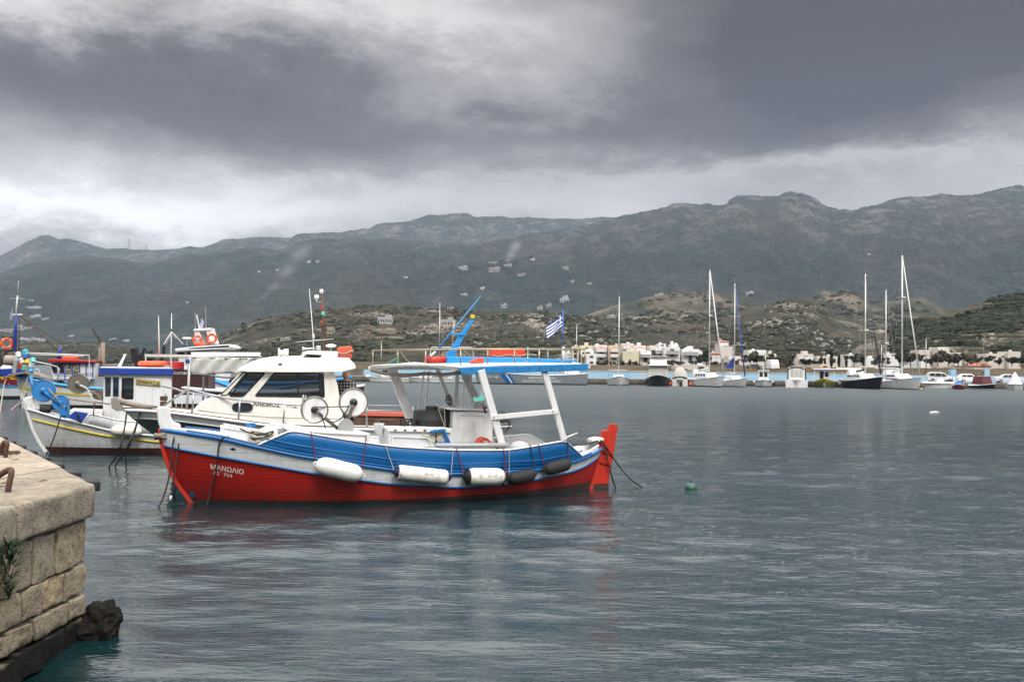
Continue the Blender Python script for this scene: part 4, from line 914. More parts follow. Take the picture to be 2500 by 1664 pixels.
MB().prism(B.Ps([(826,850),(832,846),(858,844),(862,852),(862,859),(826,862)],.0),(0,.45,0)).build('lid',paint((.55,.09,.04),.6,.5),t_,bevel=.02); MB().prism(B.Ps([(827,863),(861,860),(859,875),(828,876)],.03),(0,.4,0)).build('body',paint((.50,.08,.04),.6,.5),t_,bevel=.02)
MB().tube(spline([B.P(x_,y_,-.03) for x_,y_ in((824,859),(836,862),(850,860),(858,856),(864,858))]),.01,5).build('rope',WROPE,t_,True)
# porthole and name
c=B.P(592,994,tn-.02); mb=MB(); rg=[c+Vector((.19*math.copysign(abs(math.cos(a))**.7,math.cos(a)),0,.082*math.copysign(abs(math.sin(a))**.7,math.sin(a)))) for a in np.linspace(0,2*math.pi,25)]
mb.tube(rg,.022,6,False); mb.build('porthole',RUBBER,r,True); MB().add(rg[:-1],[tuple(range(24))]).build('porthole_glass',plain((.02,.03,.05),.12),bpy.data.objects['porthole'])
fnC=lambda px,py:B.P(px,py,tn-.024)
LB=plain((.02,.022,.03),.6)
lettering('ΑΝΕΜΟΣ',LB,r,fnC,617,990.5,684,993.5,10.5,.02); lettering('Ν.Σ. 120',LB,r,fnC,702,994.5,756,997,10,.01)
# rails
GP=plain((.36,.38,.40),.35,.6)
def rail3(name,pts,rd,mm=GP): return MB().tube(spline([B.P(*q) for q in pts],5),rd,7).build(name,mm,r,True)
rail3('pulpit_rail',[(396,942,0.3),(425,948,-.1),(458,957,-.5),(568,974,-1.0),(660,983,-1.2),(738,989,-1.25)],.022)
MB().tube([B.P(397,992,-.5),B.P(455,952,-.5),B.P(462,949,-.52),B.P(500,960,-.7),B.P(540,969,-.9)],.024,7).build('pulpit_rail',GP,r,True)
for q in((473,958,468,1012,-.95),(586,976,582,1024,-1.15),(695,986,691,1036,-1.27),(404,948,404,985,-.2)): MB().tube([B.P(q[0],q[1],q[4]),B.P(q[2],q[3],q[4])],.02,6).build('stanchion',GP,r,True)
MB().tube([B.P(870,989,-1.1),B.P(1012,990,-1.1)],.016,6).build('guard_rail',GP,r,True); MB().tube([B.P(870,1002,-1.25),B.P(985,1003,-1.25)],.022,6).build('guard_rail',GP,r,True)
for x_ in(896,1008): MB().tube([B.P(x_,992,-1.2),B.P(x_-1,1046,-1.2)],.022,6).build('stanchion',GP,r,True)
MB().box(B.P(400,972,-.3),(.15,.12,.10)).build('winch',RUST,r,bevel=.02); MB().box(B.P(399,985,-.3),(.13,.12,.10)).build('winch',RUST,r,bevel=.02)
mb=MB(); mb.prism(B.Ps([(270,972),(283,968),(297,992),(300,1002),(285,1003),(272,995)],-.12),(0,.2,0)); mb.build('bow_roller',plain((.28,.26,.23),.6,.3),r,bevel=.012)
MB().tube([B.P(290,978,-.02),B.P(330,988,-.02),B.P(388,993,-.02)],[.07,.055,.02],8).build('anchor_shank',GWOOD,r,True)
# wooden engine box with faded red lid
pbox(B,864,1000,1016,-.45,.5,.95,'engine_box',BWOOD,ytop2=1018)
a,b=B.P(858,1003,-.5),B.P(992,1006,-.5); MB().prism([a,b,b+Vector((.1,0,-.1)),a+Vector((-.08,0,-.1))],(0,1.05,0)).build('box_lid',paint((.50,.09,.06),.6,.6),r,bevel=.02)
holed(B.Ps([(872,1020),(998,1021),(998,1046),(872,1045)],-.457),[B.Ps([(880,1024),(915,1024),(915,1041),(880,1040)],-.457),B.Ps([(925,1026),(990,1027),(990,1043),(925,1042)],-.457)],.02,'panel_frame',wood((.13,.075,.05),(.05,.03,.02)),r)
pbox(B,955,1000,1006,.1,.5,1.2,'red_box',paint((.4,.03,.02),.6,.4),ytop2=1008)
MB().prism(B.Ps([(688,1046),(697,1030),(703,1046),(695,1056)],-1.5),(0,.08,0)).build('fairlead',BLACK,r,bevel=.01)
pbox(B,1120,1200,1035,-.6,.6,.6,'stern_seat',WHITE2)
mline('mooring_line',[B.W(B.P(400,992,-.3)),B.W(B.P(360,996,-.35)),B.W(B.P(345,1000,-.4)),B.W(B.P(330,1045,-.5)),B.W(B.P(305,1100,-.7)),ground(281,1137)],DROPE,'black line from the white cabin boat bow, nearest the grey stern',.017)
mline('mooring_line',[B.W(B.P(342,1000,-.4)),B.W(B.P(330,1050,-.45)),B.W(B.P(318,1080,-.5)),ground(307,1122)],DROPE,'black line hanging nearly straight under the cabin boat bow',.017)
mline('mooring_line',[B.W(B.P(309,1008,-.1)),B.W(B.P(303,1050,-.2)),B.W(B.P(290,1100,-.3)),ground(266,1139)],DROPE,'foremost black line under the cabin boat bow tip',.017)
# ---------------------------------------------------- man on the cabin boat
def person(base,rz,label):
    H=1.72; J={'hip':(0,0,.92),'waist':(0,.01,1.08),'chest':(0,.03,1.30),'neck':(0,.05,1.47),'neck2':(0,.075,1.53),'head':(0,.09,1.60),'crown':(0,.09,1.665),
      'shl':(-.17,.03,1.42),'ell':(-.25,.10,1.14),'wrl':(-.18,.32,1.05),'shr':(.17,.03,1.42),'elr':(.25,.10,1.14),'wrr':(.17,.33,1.07),
      'hl':(-.10,0,.88),'kl':(-.11,.04,.48),'al':(-.11,-.02,.09),'tl':(-.12,.14,.04),'hr':(.10,0,.88),'kr':(.11,.04,.48),'ar':(.11,-.02,.09),'tr':(.12,.14,.04)}
    E=[('hip','waist'),('waist','chest'),('chest','neck'),('neck','neck2'),('neck2','head'),('head','crown'),('chest','shl'),('shl','ell'),('ell','wrl'),('chest','shr'),('shr','elr'),('elr','wrr'),('hip','hl'),('hl','kl'),('kl','al'),('al','tl'),('hip','hr'),('hr','kr'),('kr','ar'),('ar','tr')]
    rad={'hip':.15,'waist':.15,'chest':.165,'neck':.075,'neck2':.058,'head':.082,'crown':.07,'sh':.075,'el':.045,'wr':.028,'h':.09,'k':.06,'a':.042,'t':.035}
    def grow(names,extra,mm,nm,parent=None,lv=2):
        ks=list(names); me=bpy.data.meshes.new(nm); me.from_pydata([J[k] for k in ks],[(ks.index(a),ks.index(b)) for a,b in E if a in names and b in names],[])
        o=bpy.data.objects.new(nm,me); col.objects.link(o); sk=o.modifiers.new('skin','SKIN')
        for i,k in enumerate(ks):
            q=rad.get(k) or rad.get(k[:-1]); q+=extra; me.skin_vertices[0].data[i].radius=(q,q*(.78 if k in('hip','waist','chest') else 1))
            me.skin_vertices[0].data[i].use_root=(i==0)
        s_=o.modifiers.new('sub','SUBSURF'); s_.levels=lv; s_.render_levels=lv; me.materials.append(mm); o.parent=parent; return o
    skin=mat('skin',lambda T:pbr(T,T.mix(T.noise(objc(T),8,3),(.42,.22,.15),(.33,.15,.10)),.55))
    body=grow(list(J),0,skin,'person'); body.location=base; body.rotation_euler=(0,0,rz); tag(body,label,'person')
    def plaid(T):
        c=objc(T); sp=T.new('ShaderNodeSeparateXYZ'); T.put(sp.inputs[0],c)
        ax_=T.m('ABSOLUTE',T.m('SUBTRACT',T.m('FRACT',T.m('MULTIPLY',sp.outputs[0],15)),.5)); az_=T.m('ABSOLUTE',T.m('SUBTRACT',T.m('FRACT',T.m('MULTIPLY',sp.outputs[2],15)),.5))
        f=T.m('ADD',T.m('MULTIPLY',T.m('LESS_THAN',ax_,.15),.5),T.m('MULTIPLY',T.m('LESS_THAN',az_,.15),.5))
        return pbr(T,T.ramp(f,[(0,(.02,.02,.024)),(.45,(.14,.14,.14)),(1,(.5,.5,.48))],'CONSTANT'),.9)
    grow(['hip','waist','chest','neck','shl','ell','wrl','shr','elr','wrr'],.016,mat('plaid_shirt',plaid),'shirt',body)
    grow(['hip','hl','kl','al','hr','kr','ar'],.014,plain((.03,.035,.05),.9),'trousers',body)
    for s_ in(-1,1):
        MB().sph((s_*.115,-.0+.06,.04),(.05,.13,.045),10,6).build('shoe',BLACK,body,True)
        MB().sph((s_*.088,.085,1.60),(.012,.022,.032),8,6).build('ear',skin,body,True)
        MB().sph((s_*.032,.168,1.615),(.012,.008,.010),8,6).build('eye',WHITE,body,True)
        w0=Vector(J['wrl'] if s_<0 else J['wrr']); mb=MB(); mb.sph(w0+Vector((0,.045,-.005)),(.038,.05,.018),10,6)
        for k in range(4): b_=w0+Vector((-.027+.018*k,.08,-.005)); mb.tube([b_,b_+Vector((0,.035+.006*(k in(1,2)),-.006)),b_+Vector((0,.05+.006*(k in(1,2)),-.03))],.008,6)
        b_=w0+Vector((-s_*.03,.03,0)); mb.tube([b_,b_+Vector((-s_*.02,.03,-.01)),b_+Vector((-s_*.018,.05,-.02))],.009,6); mb.build('hand',skin,body,True)
    MB().lathe((0,.165,1.575),(0,.19,1.60),[(0,.02),(.6,.016),(1,.006)],8).build('nose',skin,body,True)
    MB().torus((0,.088,1.605),(0,-.25,1),.074,.018,22,6,1.9).build('hair',plain((.42,.40,.37),.95),body,True)
    return body
pm=B.W(B.P(845,925,.1)); person((pm.x,pm.y,.67),R(8),'balding man in a black and white plaid shirt standing behind the cabin')
# ---------------------------------------------------- white boat with yellow stripe
bw=ground(111,1104); C_=Boat('fishing_boat','white double ended boat with yellow stripe, blue edged wheelhouse and blue net hauler',bw,bw+8.6*Vector((math.cos(R(19)),math.sin(R(19)),0))); r=C_.root
bp=C_.Ps([(59,972),(62,992),(68,1012),(80,1050),(95,1080),(111,1104)])
C_.hull([(bp[-1].x+.3,-.7)]+[(p.x,p.z) for p in bp],[(8.2,-.7),(8.6,0),(9.1,1.3)],1.45,1.2,p=2.4,q=.75,zref=1.2)
zs=C_.curve([(67,997),(147,1021),(220,1038),(293,1056),(390,1064),(500,1066),(640,1062)]); zy=C_.curve([(66,1019),(73,1021),(164,1044),(255,1063),(390,1079),(500,1082),(640,1076)]); zb=lambda u:.17
C_.band(lambda u:-.5,zb,0,rows=4).build('boot_stripe',paint((.05,.012,.012),.6,.6,3.),r,True); C_.band(zb,zs,0,rows=8,n=80).build('hull',hullpaint((.66,.66,.66),.5,(.28,.24,.20),7.),r,True)
C_.rail(zs,.025,.035,.02,n=80).build('rub_rail',WHITE,r,True); C_.rail(zy,.025,.022,.012,.01,n=80).build('rub_rail',YEL,r,True)
for i in range(12):
    p=C_.X(.10+i*.042,zy(.10+i*.042),-1,.034); MB().sph(p,.012,6,4).build('bolt',BLACK,r)
ua,ub=C_.solve(202,1034)[0],C_.solve(221,1009)[0]; ht=C_.solve(221,1009)[1]
zt=lambda u: zs(u)+(ht-zs(ub))*max(0,min(1,(u-ua)/(ub-ua)))*(1-.0*u)
C_.band(zs,zt,.01,ua,.93,rows=2,n=60).build('bulwark',WHITE2,r,True,solid=.03); C_.rail(zt,.015,.04,0,ua,.93,n=60).build('cap_rail',WHITE,r,True)
C_.deck(lambda u:zs(u)-.12).build('deck',DBLUE,r,True); C_.band(lambda u:zs(u)-.14,lambda u:zs(u)+.03,-.06,.0,.999,rows=1).build('inner_rail',WHITE,r,True)
MB().prism(C_.Ps([(57,979),(61,969),(85,966),(83,976),(87,984),(96,990),(99,999),(66,1004)],-.1),(0,.2,0)).build('stem_head',WHITE,r,bevel=.03)
MB().prism([Vector((p.x-.03,-.06,p.z)) for p in bp]+[Vector((p.x+.16,-.06,p.z)) for p in bp[::-1]],(0,.12,0)).build('stem',WHITE,r,bevel=.012)
# wheelhouse with angled front
tN=-.85; zt0=C_.P(255,913,-.4).z; z0=.75
sF=C_.P(254,960,-.30).x; sN=C_.P(293,960,tN).x; sE=C_.P(418,950,tN).x
plan=[(sN,tN),(sF,-.30),(sF,.30),(sN,.85)]
def wall(p,q,wins,nm='wall'):
    p=Vector((*p,0)); q=Vector((*q,0)); f=lambda a,zz:p.lerp(q,a)+Vector((0,0,zz))
    out2=[f(0,z0),f(1,z0),f(1,zt0),f(0,zt0)]; hs=[[f(a0,b0),f(a1,b0),f(a1,b1),f(a0,b1)] for a0,a1,b0,b1 in wins]
    holed(out2,hs,.035,nm,WHITE,r)
    for h in hs: MB().add(h,[(0,1,2,3)]).build('window_pane',GLASS,r)
zb1=C_.P(275,968,-.5).z; zt1=C_.P(275,920,-.5).z
wall(plan[0],plan[1],[(.05,.44,zb1,zt1),(.54,.93,zb1,zt1)]); wall(plan[1],plan[2],[(.08,.92,zb1,zt1)]); wall(plan[2],plan[3],[(.1,.9,zb1,zt1)])
d0=C_.P(296,975,tN); d1=C_.P(327,922,tN); k0,k1=(d0.x-sN)/(sE-sN),(d1.x-sN)/(sE-sN)
wall((sN,tN),(sE,tN),[(k0,k1,d0.z,d1.z)]); wall((sN,.85),(sE,.85),[(k0,k1,d0.z,d1.z),(.5,.85,d0.z,d1.z)]); wall((sE,tN),(sE,.85),[(.3,.6,d0.z-.3,d1.z)])
for x_ in(330,372): MB().tube([C_.P(x_,945,tN-.02),C_.P(x_,1000,tN-.02)],.012,4).build('wall_batten',WHITE,r)
hgt=.17; rp=[(sN-.05,tN-.12),(sF-.15,-.34),(sF-.15,.34),(sN-.05,.97),(sE+.05,.97),(sE+.05,tN-.12)]
MB().prism([Vector((a,b,zt0)) for a,b in rp],(0,0,hgt)).build('roof_fascia',DBLUE,r,bevel=.01); MB().prism([Vector((a*.97+.03*(sN+sE)/2,b*.9,zt0+hgt)) for a,b in rp],(0,0,.035)).build('roof',WHITE,r,bevel=.01)
sg=C_.Ps([(331,923.5),(392,929.5),(392,943),(331,937.5)],tN-.03); MB().prism(sg,(0,-.02,0)).build('name_board',paint((.50,.40,.14),.5,.4),r,bevel=.003)
lettering('ΕΙΡΗΝΗ·Ν.Σ.65',plain((.03,.02,.015),.7),r,lambda px,py:C_.P(px,py,tN-.054),333.5,936.5,390,941.5,9.4,.035)
MB().loft([[C_.P(x_+q*wq,y_,.0)+Vector((0,dy,0)) for q,dy in((-1,0),(1,0),(1,.08),(-1,.08))] for x_,y_,wq in((291,906,4.5),(292,893,4.2),(298,880,3.4),(304,868,2.8),(307,864,3))]).build('horn_mast',WHITE,r,bevel=.008)
MB().box(C_.P(305,865,.04),(.08,.1,.04)).build('mast_cap',plain((.5,.5,.5),.5),r); MB().sph(C_.P(297,907,-.9),.055,10,6).build('roof_lamp',WHITE,r,True)
HB=paint((.01,.16,.42),.4,.3)
ax=Vector((-.1,-1,.1))
disc_hauler(C_,r,C_.P(106,953,-.2),.285,ax,C_.P(160,1003,-.3),HB,HB,HB,HB); disc_hauler(C_,r,C_.P(148,983,-.3),.20,ax,C_.P(158,1012,-.3),HB,HB,HB,HB)
MB().tube([C_.P(118,948,-.4),C_.P(141,975,-.42),C_.P(158,1000,-.4)],.022,8).build('rod',GWOOD,r,True); MB().box(C_.P(158,1005,-.3),(.24,.24,.34)).build('hauler_base',HB,r,bevel=.02)
MB().tube([C_.P(75,915,-.1),C_.P(80,950,-.1),C_.P(92,975,-.1)],.045,8).build('blue_pipe',HB,r,True)
disc_hauler(C_,r,C_.P(191,936,.1),.265,Vector((-.25,-1,.05)),C_.P(250,970,-.2),HM,HM,HM,GWOOD); disc_hauler(C_,r,C_.P(243,967,-.1),.17,Vector((-.25,-1,.05)),C_.P(252,980,-.2),HM,HM,HM,GWOOD)
for dy in(0,4): MB().tube(spline([C_.P(a_,b_+dy*.3,-.25) for a_,b_ in((196,939),(212,947),(222,965),(230,975),(250,979))]),.012,6).build('hose',WHITE,r,True)
MB().tube([C_.P(163,973,-1.0),C_.P(235,982,-1.1),C_.P(270,986,-1.1)],.02,7).build('hand_rail',GWOOD,r,True)
for x_,y_ in((164,974),(231,982)): MB().tube([C_.P(x_,y_,-1.05),C_.P(x_-3,y_+30,-1.1)],.018,6).build('rail_post',RUST,r,True)
pbox(C_,170,250,1000,-.6,.5,.8,'hatch',WHITE,ytop2=1002)
MB().lathe(C_.P(97,997,-.3),C_.P(125,999,-.3),[(0,.07),(.1,.1),(.9,.1),(1,.07)],14).build('rolled_tyre',RUBBER,r,True)
MB().prism([C_.P(164,1018,-.9),C_.P(200,1032,-.9),C_.P(216,1008,-.9),C_.P(183,1003,-.9)],(0,.04,0)).build('side_panel',DBLUE,r,bevel=.01)
MB().prism([C_.P(186,1012,-.95),C_.P(192,1009,-.95),C_.P(200,1030,-.95),C_.P(194,1030,-.95)],(0,.2,0)).build('black_bag',BLACK,r,bevel=.03)
# canopy over the after deck
def cpole(pts,rd,nm='canopy_pole',mm=None): return MB().tube([C_.P(*q) for q in pts],rd,7).build(nm,mm or plain((.50,.49,.46),.6,.2),r,True)
cpole([(353,866,1.0),(640,871,1.0)],.025); cpole([(353,870,-1.0),(464,871,-1.0),(638,876,-1.0)],.025); cpole([(464,871,-1.0),(466,868,1.0)],.03); cpole([(356,869,.9),(355,900,.9)],.018); cpole([(464,872,-1.0),(459,960,-1.05),(455,1006,-1.1)],.035); cpole([(497,918,.9),(496,985,.9)],.03); cpole([(563,924,.9),(562,965,.9)],.035,mm=BLACK); cpole([(417,870,-.9),(420,925,-.9)],.02); cpole([(455,885,-1),(463,920,-1)],.015)
MB().box(C_.P(458,881,-1.02),(.12,.1,.12)).build('pulley',DBLUE,r,bevel=.03)
rows=[]
for i in range(25):
    k=i/24; x_=466+k*170; yb=913+2*math.sin(k*9) if x_<590 else 913-(x_-590)*.9
    rows.append([C_.P(x_+2*math.sin(j*1.3+i),873+(yb-873)*j/6,-1.02)+Vector((0,.035*math.sin(i*1.1+j*.9)+.02*math.sin(i*2.7),0)) for j in range(7)])
MB().loft(rows,False).build('canvas_curtain',CANVAS,r,True,solid=.01)
MB().loft([[C_.P(466+k*170,871,-1.0)+Vector((0,0,.02)),C_.P(466+k*170,870,0)+Vector((0,0,.12)),C_.P(466+k*170,869,1.0)+Vector((0,0,.02))] for k in np.linspace(0,1,12)],False).build('canvas_top',CANVAS,r,True,solid=.01)
MB().tube(spline([C_.P(x_,y_,-1.02) for x_,y_ in((465,912),(500,914),(530,919),(560,921),(590,914))]),.03,6).build('curtain_hem',plain((.2,.2,.18),.8),r,True)
mline('mooring_line',[C_.W(C_.P(160,1015,-.8)),C_.W(C_.P(148,1018,-1.2)),C_.W(C_.P(138,1050,-1.25)),C_.W(C_.P(125,1085,-1.2)),ground(112,1112)],DROPE,'black line crossing the bow of the yellow striped boat',.02)
def fender2(bt,p0,p1,rr,mm,label):
    a=bt.solve(*p0,rr+.02)[2]; b=bt.solve(*p1,rr+.02)[2]; m_=(a+b)/2; t=thing('fender',label,'fender',bt.W(m_),bt.th)
    MB().lathe(a-m_,b-m_,[(0,.2*rr),(.05,.6*rr),(.14,.9*rr),(.3,rr),(.7,rr),(.86,.9*rr),(.95,.6*rr),(1,.2*rr)],18).build('body',mm,t,True)
    for q in(a,b): MB().tube([q-m_,q-m_+Vector((0,.05,.45))],.008,5).build('lanyard',WROPE,t)
fender2(C_,(270,1049),(346,1053),.145,paint((.70,.68,.62),.5,.7,2.2,(.40,.20,.08)),'rust stained white fender on the yellow striped boat')
t_=thing('raft','flat orange rescue float stacked on a red box on the wheelhouse roof','raft'); t_.matrix_world=C_.M
MB().loft([[C_.P(372+36*math.cos(a)*q,y_,.1)+Vector((0,.45*math.sin(a)*q,0)) for a in np.linspace(0,2*math.pi,21)[:-1]] for q,y_ in((.8,893),(.97,891),(1,888),(.97,883),(.8,881),(.3,881))]).build('float',paint((.75,.10,.02),.5,.4),t_,True)
MB().prism(C_.Ps([(349,893),(394,893),(392,912),(346,911)],-.2),(0,.5,0)).build('body',paint((.5,.05,.03),.6,.5),t_,bevel=.04)
MB().tube(spline([C_.P(x_,y_,-.23) for x_,y_ in((342,902),(352,909),(365,906),(372,895),(384,908),(396,905))]),.012,5).build('rope',LROPE,t_,True)
t_=thing('raft','red netted ring float beside the orange one','raft'); t_.matrix_world=C_.M
for k,y_ in enumerate((885,890,895,899)): MB().torus(C_.P(427,y_,.6),(0,0,1),.23,.035,20,6).build('ring',paint((.5,.02,.03),.6,.5),t_,True)
o=MB().sph((0,0,0),(.14,.1,.2),12,8).build('rope_bundle',rope_mat((.3,.24,.16),(.1,.08,.06)),None,True); o.location=C_.W(C_.P(407,907,-.3)); tag(o,'brown rope bundle at the aft edge of the blue roof','rope')
for x0,y0,x1,y1,t,lab in((389,866,387,770,.3,'plain thin white antenna above the wheelhouse'),(417,935,419,764,.5,'white antenna with four spread stays above the wheelhouse')):
    t_=thing('antenna',lab,'antenna'); t_.matrix_world=C_.M; MB().tube([C_.P(x0,y0,t),C_.P(x1+(x0-x1)*.3,y1+40,t),C_.P(x1,y1,t)],[.025,.02,.008],6).build('rod',WHITE,t_,True)
    if x0==417:
        MB().tube([C_.P(418,808,t),C_.P(419,803,t)],.03,8).build('clamp',BLACK,t_)
        for xx,yy,tt in((400,840,.1),(407,839,.9),(447,840,.4),(430,825,.5)): MB().tube([C_.P(419,808,t),C_.P(xx,yy,tt+.1)],.009,5).build('stay',WHITE,t_)
# ---------------------------------------------------- boats further back on the left
def back_boat(name,label,px0,py0,theta,L,beam,sheer0,sheer1,hullm,bootm,railm,stripes=(),zr=.9,cat='boat',transom=0,bz=.35,group=None):
    b0=ground(px0,py0); bt=Boat(name,label,b0,b0+L*Vector((math.cos(theta),math.sin(theta),0)),cat,group)
    bt.hull([(.25,-.6),(0,0),(-.25,sheer0*.5),(-.45,sheer0)],[(L-.3,-.6),(L,0),(L+.25,sheer1)],beam,beam*.85,p=2.2,q=.75,transom=transom,zref=sheer0)
    mid=min(sheer0,sheer1)*.72
    zs_=lambda u:mid+(sheer0-mid)*max(0,1-u/.55)**2+(sheer1-mid)*max(0,(u-.55)/.45)**2
    rt=bt.root
    bt.band(lambda u:-.4,lambda u:bz*sheer0*.35,0,rows=3,n=30).build('boot_stripe',bootm,rt,True); bt.band(lambda u:bz*sheer0*.35,zs_,0,rows=5,n=36).build('hull',hullm,rt,True)
    bt.rail(zs_,.05*beam,.05*beam,.01,n=36).build('rub_rail',railm,rt,True)
    for f0,f1,mm in stripes: bt.band(lambda u:zs_(u)*f0,lambda u:zs_(u)*f1,.02,.01,.99,rows=1,n=36).build('painted_stripe',mm,rt,True)
    bt.deck(lambda u:zs_(u)-.12,n=24).build('deck',WHITE2,rt,True)
    if transom: MB().loft([[bt.X(1,z,-1),bt.X(1,z,1)] for z in np.linspace(-.3,sheer1,4)],False).build('transom',hullm,rt)
    bt.zs=zs_; return bt
D_=back_boat('fishing_boat','grey white fishing boat with sky blue rails and blue framed cabin with red roof',58,995,R(11),9.5,1.55,1.75,1.5,paint((.62,.63,.62),.5,.5),plain((.02,.02,.02)),paint((.07,.34,.60),.4,.3),((.60,.68,YEL),)); r=D_.root
MB().prism(D_.Ps([(43,917),(57,915),(74,915),(81,990),(70,996),(53,1000)],-.15),(0,.3,0)).build('stem_post',paint((.60,.61,.60),.5,.5),r,bevel=.03)
for q in([(17,914),(62,906),(66,910),(18,918)],[(62,906),(140,931),(138,935),(62,911)]): MB().prism(D_.Ps(q,-.9),(0,1.6,0)).build('bow_platform',GWOOD,r)
tc_=-1.0
W0=[(122,885),(158,885),(163,926),(131,926)]
MB().prism(D_.Ps([(121,884),(233,886),(228,926),(131,926)],tc_),(0,2.0,0)).build('cabin',WHITE,r)
MB().prism(D_.Ps([(117,877),(130,876),(237,880),(233,885),(120,884)],tc_-.25),(0,2.5,0)).build('cabin_roof',RED,r,bevel=.03)
for q in(158,176.5,193.5,209.5,226): MB().prism(D_.Ps([(q,885),(q+2.2,885),(q+2.2,928),(q,928)],tc_-.03),(0,-.05,0)).build('blue_frame',DBLUE,r)
for q in(911,885,925): MB().prism(D_.Ps([(131,q),(228,q),(228,q+1.8),(131,q+1.8)],tc_-.085),(0,-.02,0)).build('blue_frame',DBLUE,r)
CURT=mat('curtain',lambda T: pbr(T,T.mix(T.mapr(T.noise(objc(T),9,2),.45,.55),(.30,.27,.16),(.03,.04,.03)),.5))
for q in((162,175),(180,192)): MB().prism(D_.Ps([(q[0],887),(q[1],887),(q[1],910),(q[0],910)],tc_-.02),(0,-.03,0)).build('window',CURT,r)
for q in((125,139),(141,156)): MB().prism(D_.Ps([(q[0],888),(q[1],888),(q[1]+1,909),(q[0]+5,909)],tc_-.02),(0,-.03,0)).build('window',plain((.015,.02,.03),.15),r)
MB().tube([D_.P(143,880,0),D_.P(145,858,0),D_.P(150,845,0)],[.12,.10,.05],8).build('exhaust_pipe',DBLUE,r,True)
MB().prism(D_.Ps([(152,868),(184,869),(184,878),(150,877)],0),(0,.8,0)).build('raft_box',paint((.65,.10,.04),.5,.3),r,bevel=.05)
for a,b in(((66,861),(218,867)),((72,865),(205,869))): MB().tube([D_.P(*a,-1.3),D_.P(*b,-1.3)],.03,5).build('boom',WHITE2,r,True)
MB().tube([D_.P(218,867,-1.3),D_.P(218,930,-1.3)],.02,5).build('post',WHITE2,r)
MB().tube([D_.P(*q,-1.2) for q in((85,882),(120,889),(139,895),(145,900),(140,925))],.03,6).build('pipe_rail',WHITE2,r,True); MB().tube([D_.P(*q,-1.2) for q in((82,903),(92,900),(96,906),(95,920))],.025,6).build('pipe_rail',WHITE2,r,True)
for q in(((251,836),(251,925),.12),((243,847),(243,925),.06),((235,893),(236,930),.09),((258,893),(258,930),.09),((282,893),(282,930),.09),((246,890),(246,930),.08),((268,890),(268,930),.08)): MB().tube([D_.P(*q[0],.2),D_.P(*q[1],.2)],q[2],7).build('gantry_post',GWOOD,r,True)
MB().prism(D_.Ps([(234,888),(290,887),(290,893),(234,894)],.1),(0,.4,0)).build('gantry_beam',GWOOD,r)
mb=MB()
for a,b in(((226,800),(245,836)),((230,812),(247,831)),((226,800),(233,815))): mb.tube([D_.P(*a,.2),D_.P(*b,.2)],.04,5)
for k in range(7): mb.tube([D_.P(228+k*2.6,803+k*4.9,.2),D_.P(231+k*2.5,812+k*3.2,.2)],.025,4)
mb.build('derrick_jib',RUST,r); 
pbox(D_,218,255,920,-.7,.5,1.1,'net_crate',plain((.25,.26,.27),.7)); pbox(D_,255,290,935,-.9,.9,1.0,'deck_box',paint((.20,.45,.58),.5,.3))
fl=[(45,866,WHITE2,'grey white net float at the top of the bunch'),(53,880,WHITE,'white net float half dipped in grey below the top one'),(62,860,plain((.05,.45,.58),.5),'turquoise net float topmost on the stick'),(63,870,DBLUE,'deep blue net float under the turquoise one'),(67,882,plain((.75,.45,.02),.5),'yellow net float in the middle of the bunch'),(80,880,plain((.10,.52,.55),.5),'turquoise net float beside the yellow one'),(77,890,WHITE,'small white net float below the bunch'),(75,903,plain((.04,.35,.62),.5),'light blue net float hanging lowest'),(51,893,plain((.45,.05,.03),.5),'dark red net float low in the bunch'),(58,897,plain((.10,.45,.38),.5),'teal net float low beside the red one')]
for x_,y_,mm,lab in fl:
    p=D_.W(D_.P(x_,y_,-.6)); o=MB().lathe((0,0,-.16),(0,0,.16),[(0,.08),(.12,.15),(.88,.15),(1,.08)],12).build('net_float',mm,None,True,autosmooth=True); o.location=p; o.rotation_euler=(random.uniform(-.4,.4),random.uniform(-.4,.4),0); tag(o,lab,'float','net floats bunched over the bow platform'); MB().torus((0,0,.18),(1,0,0),.035,.012,10,5).build('eye',LROPE,o)
MB().tube([D_.P(44,858,-.6),D_.P(40,880,-.7),D_.P(34,910,-.7)],[.06,.12,.10],6).build('lean_post',GREYP,r); MB().tube([D_.P(66,880,-.6),D_.P(64,905,-.7),D_.P(74,925,-.8)],.07,6).build('float_pole',GWOOD,r,True)
MB().lathe(D_.P(11,879,-.3),D_.P(42,880,-.3),[(0,.22),(.1,.28),(.9,.28),(1,.2)],14).build('rolled_net',plain((.33,.27,.22),.9),r,True)
mline('mooring_line',[D_.W(D_.P(70,915,-.7)),D_.W(D_.P(64,935,-.9)),D_.W(D_.P(58,950,-.9)),D_.W(D_.P(64,965,-.9)),ground(48,992)],LROPE,'pale knotted line looping down from the bow platform',.035)
mline('mooring_line',[D_.W(D_.P(20,916,-.6)),D_.W(D_.P(10,940,-.9)),ground(0,1005)],LROPE,'pale line dropping from the bow platform tip',.03)
mline('mooring_line',[D_.W(D_.P(60,970,-.5)),D_.W(D_.P(45,985,-.5)),ground(27,1000)],LROPE,'short pale line slanting to the water by the grey post',.035)
E_b=ground(52,974); E_=Boat('fishing_boat','white trawler with blue, yellow and dark red bands cut off by the picture edge',E_b,E_b+Vector((-12,1.5,0)))
r=E_.root; E_.hull([(.3,-.6),(0,0),(-.3,.8),(-.6,1.7)],[(12,-.6),(12.2,0),(12.4,1.6)],1.9,1.6,zref=1.6)
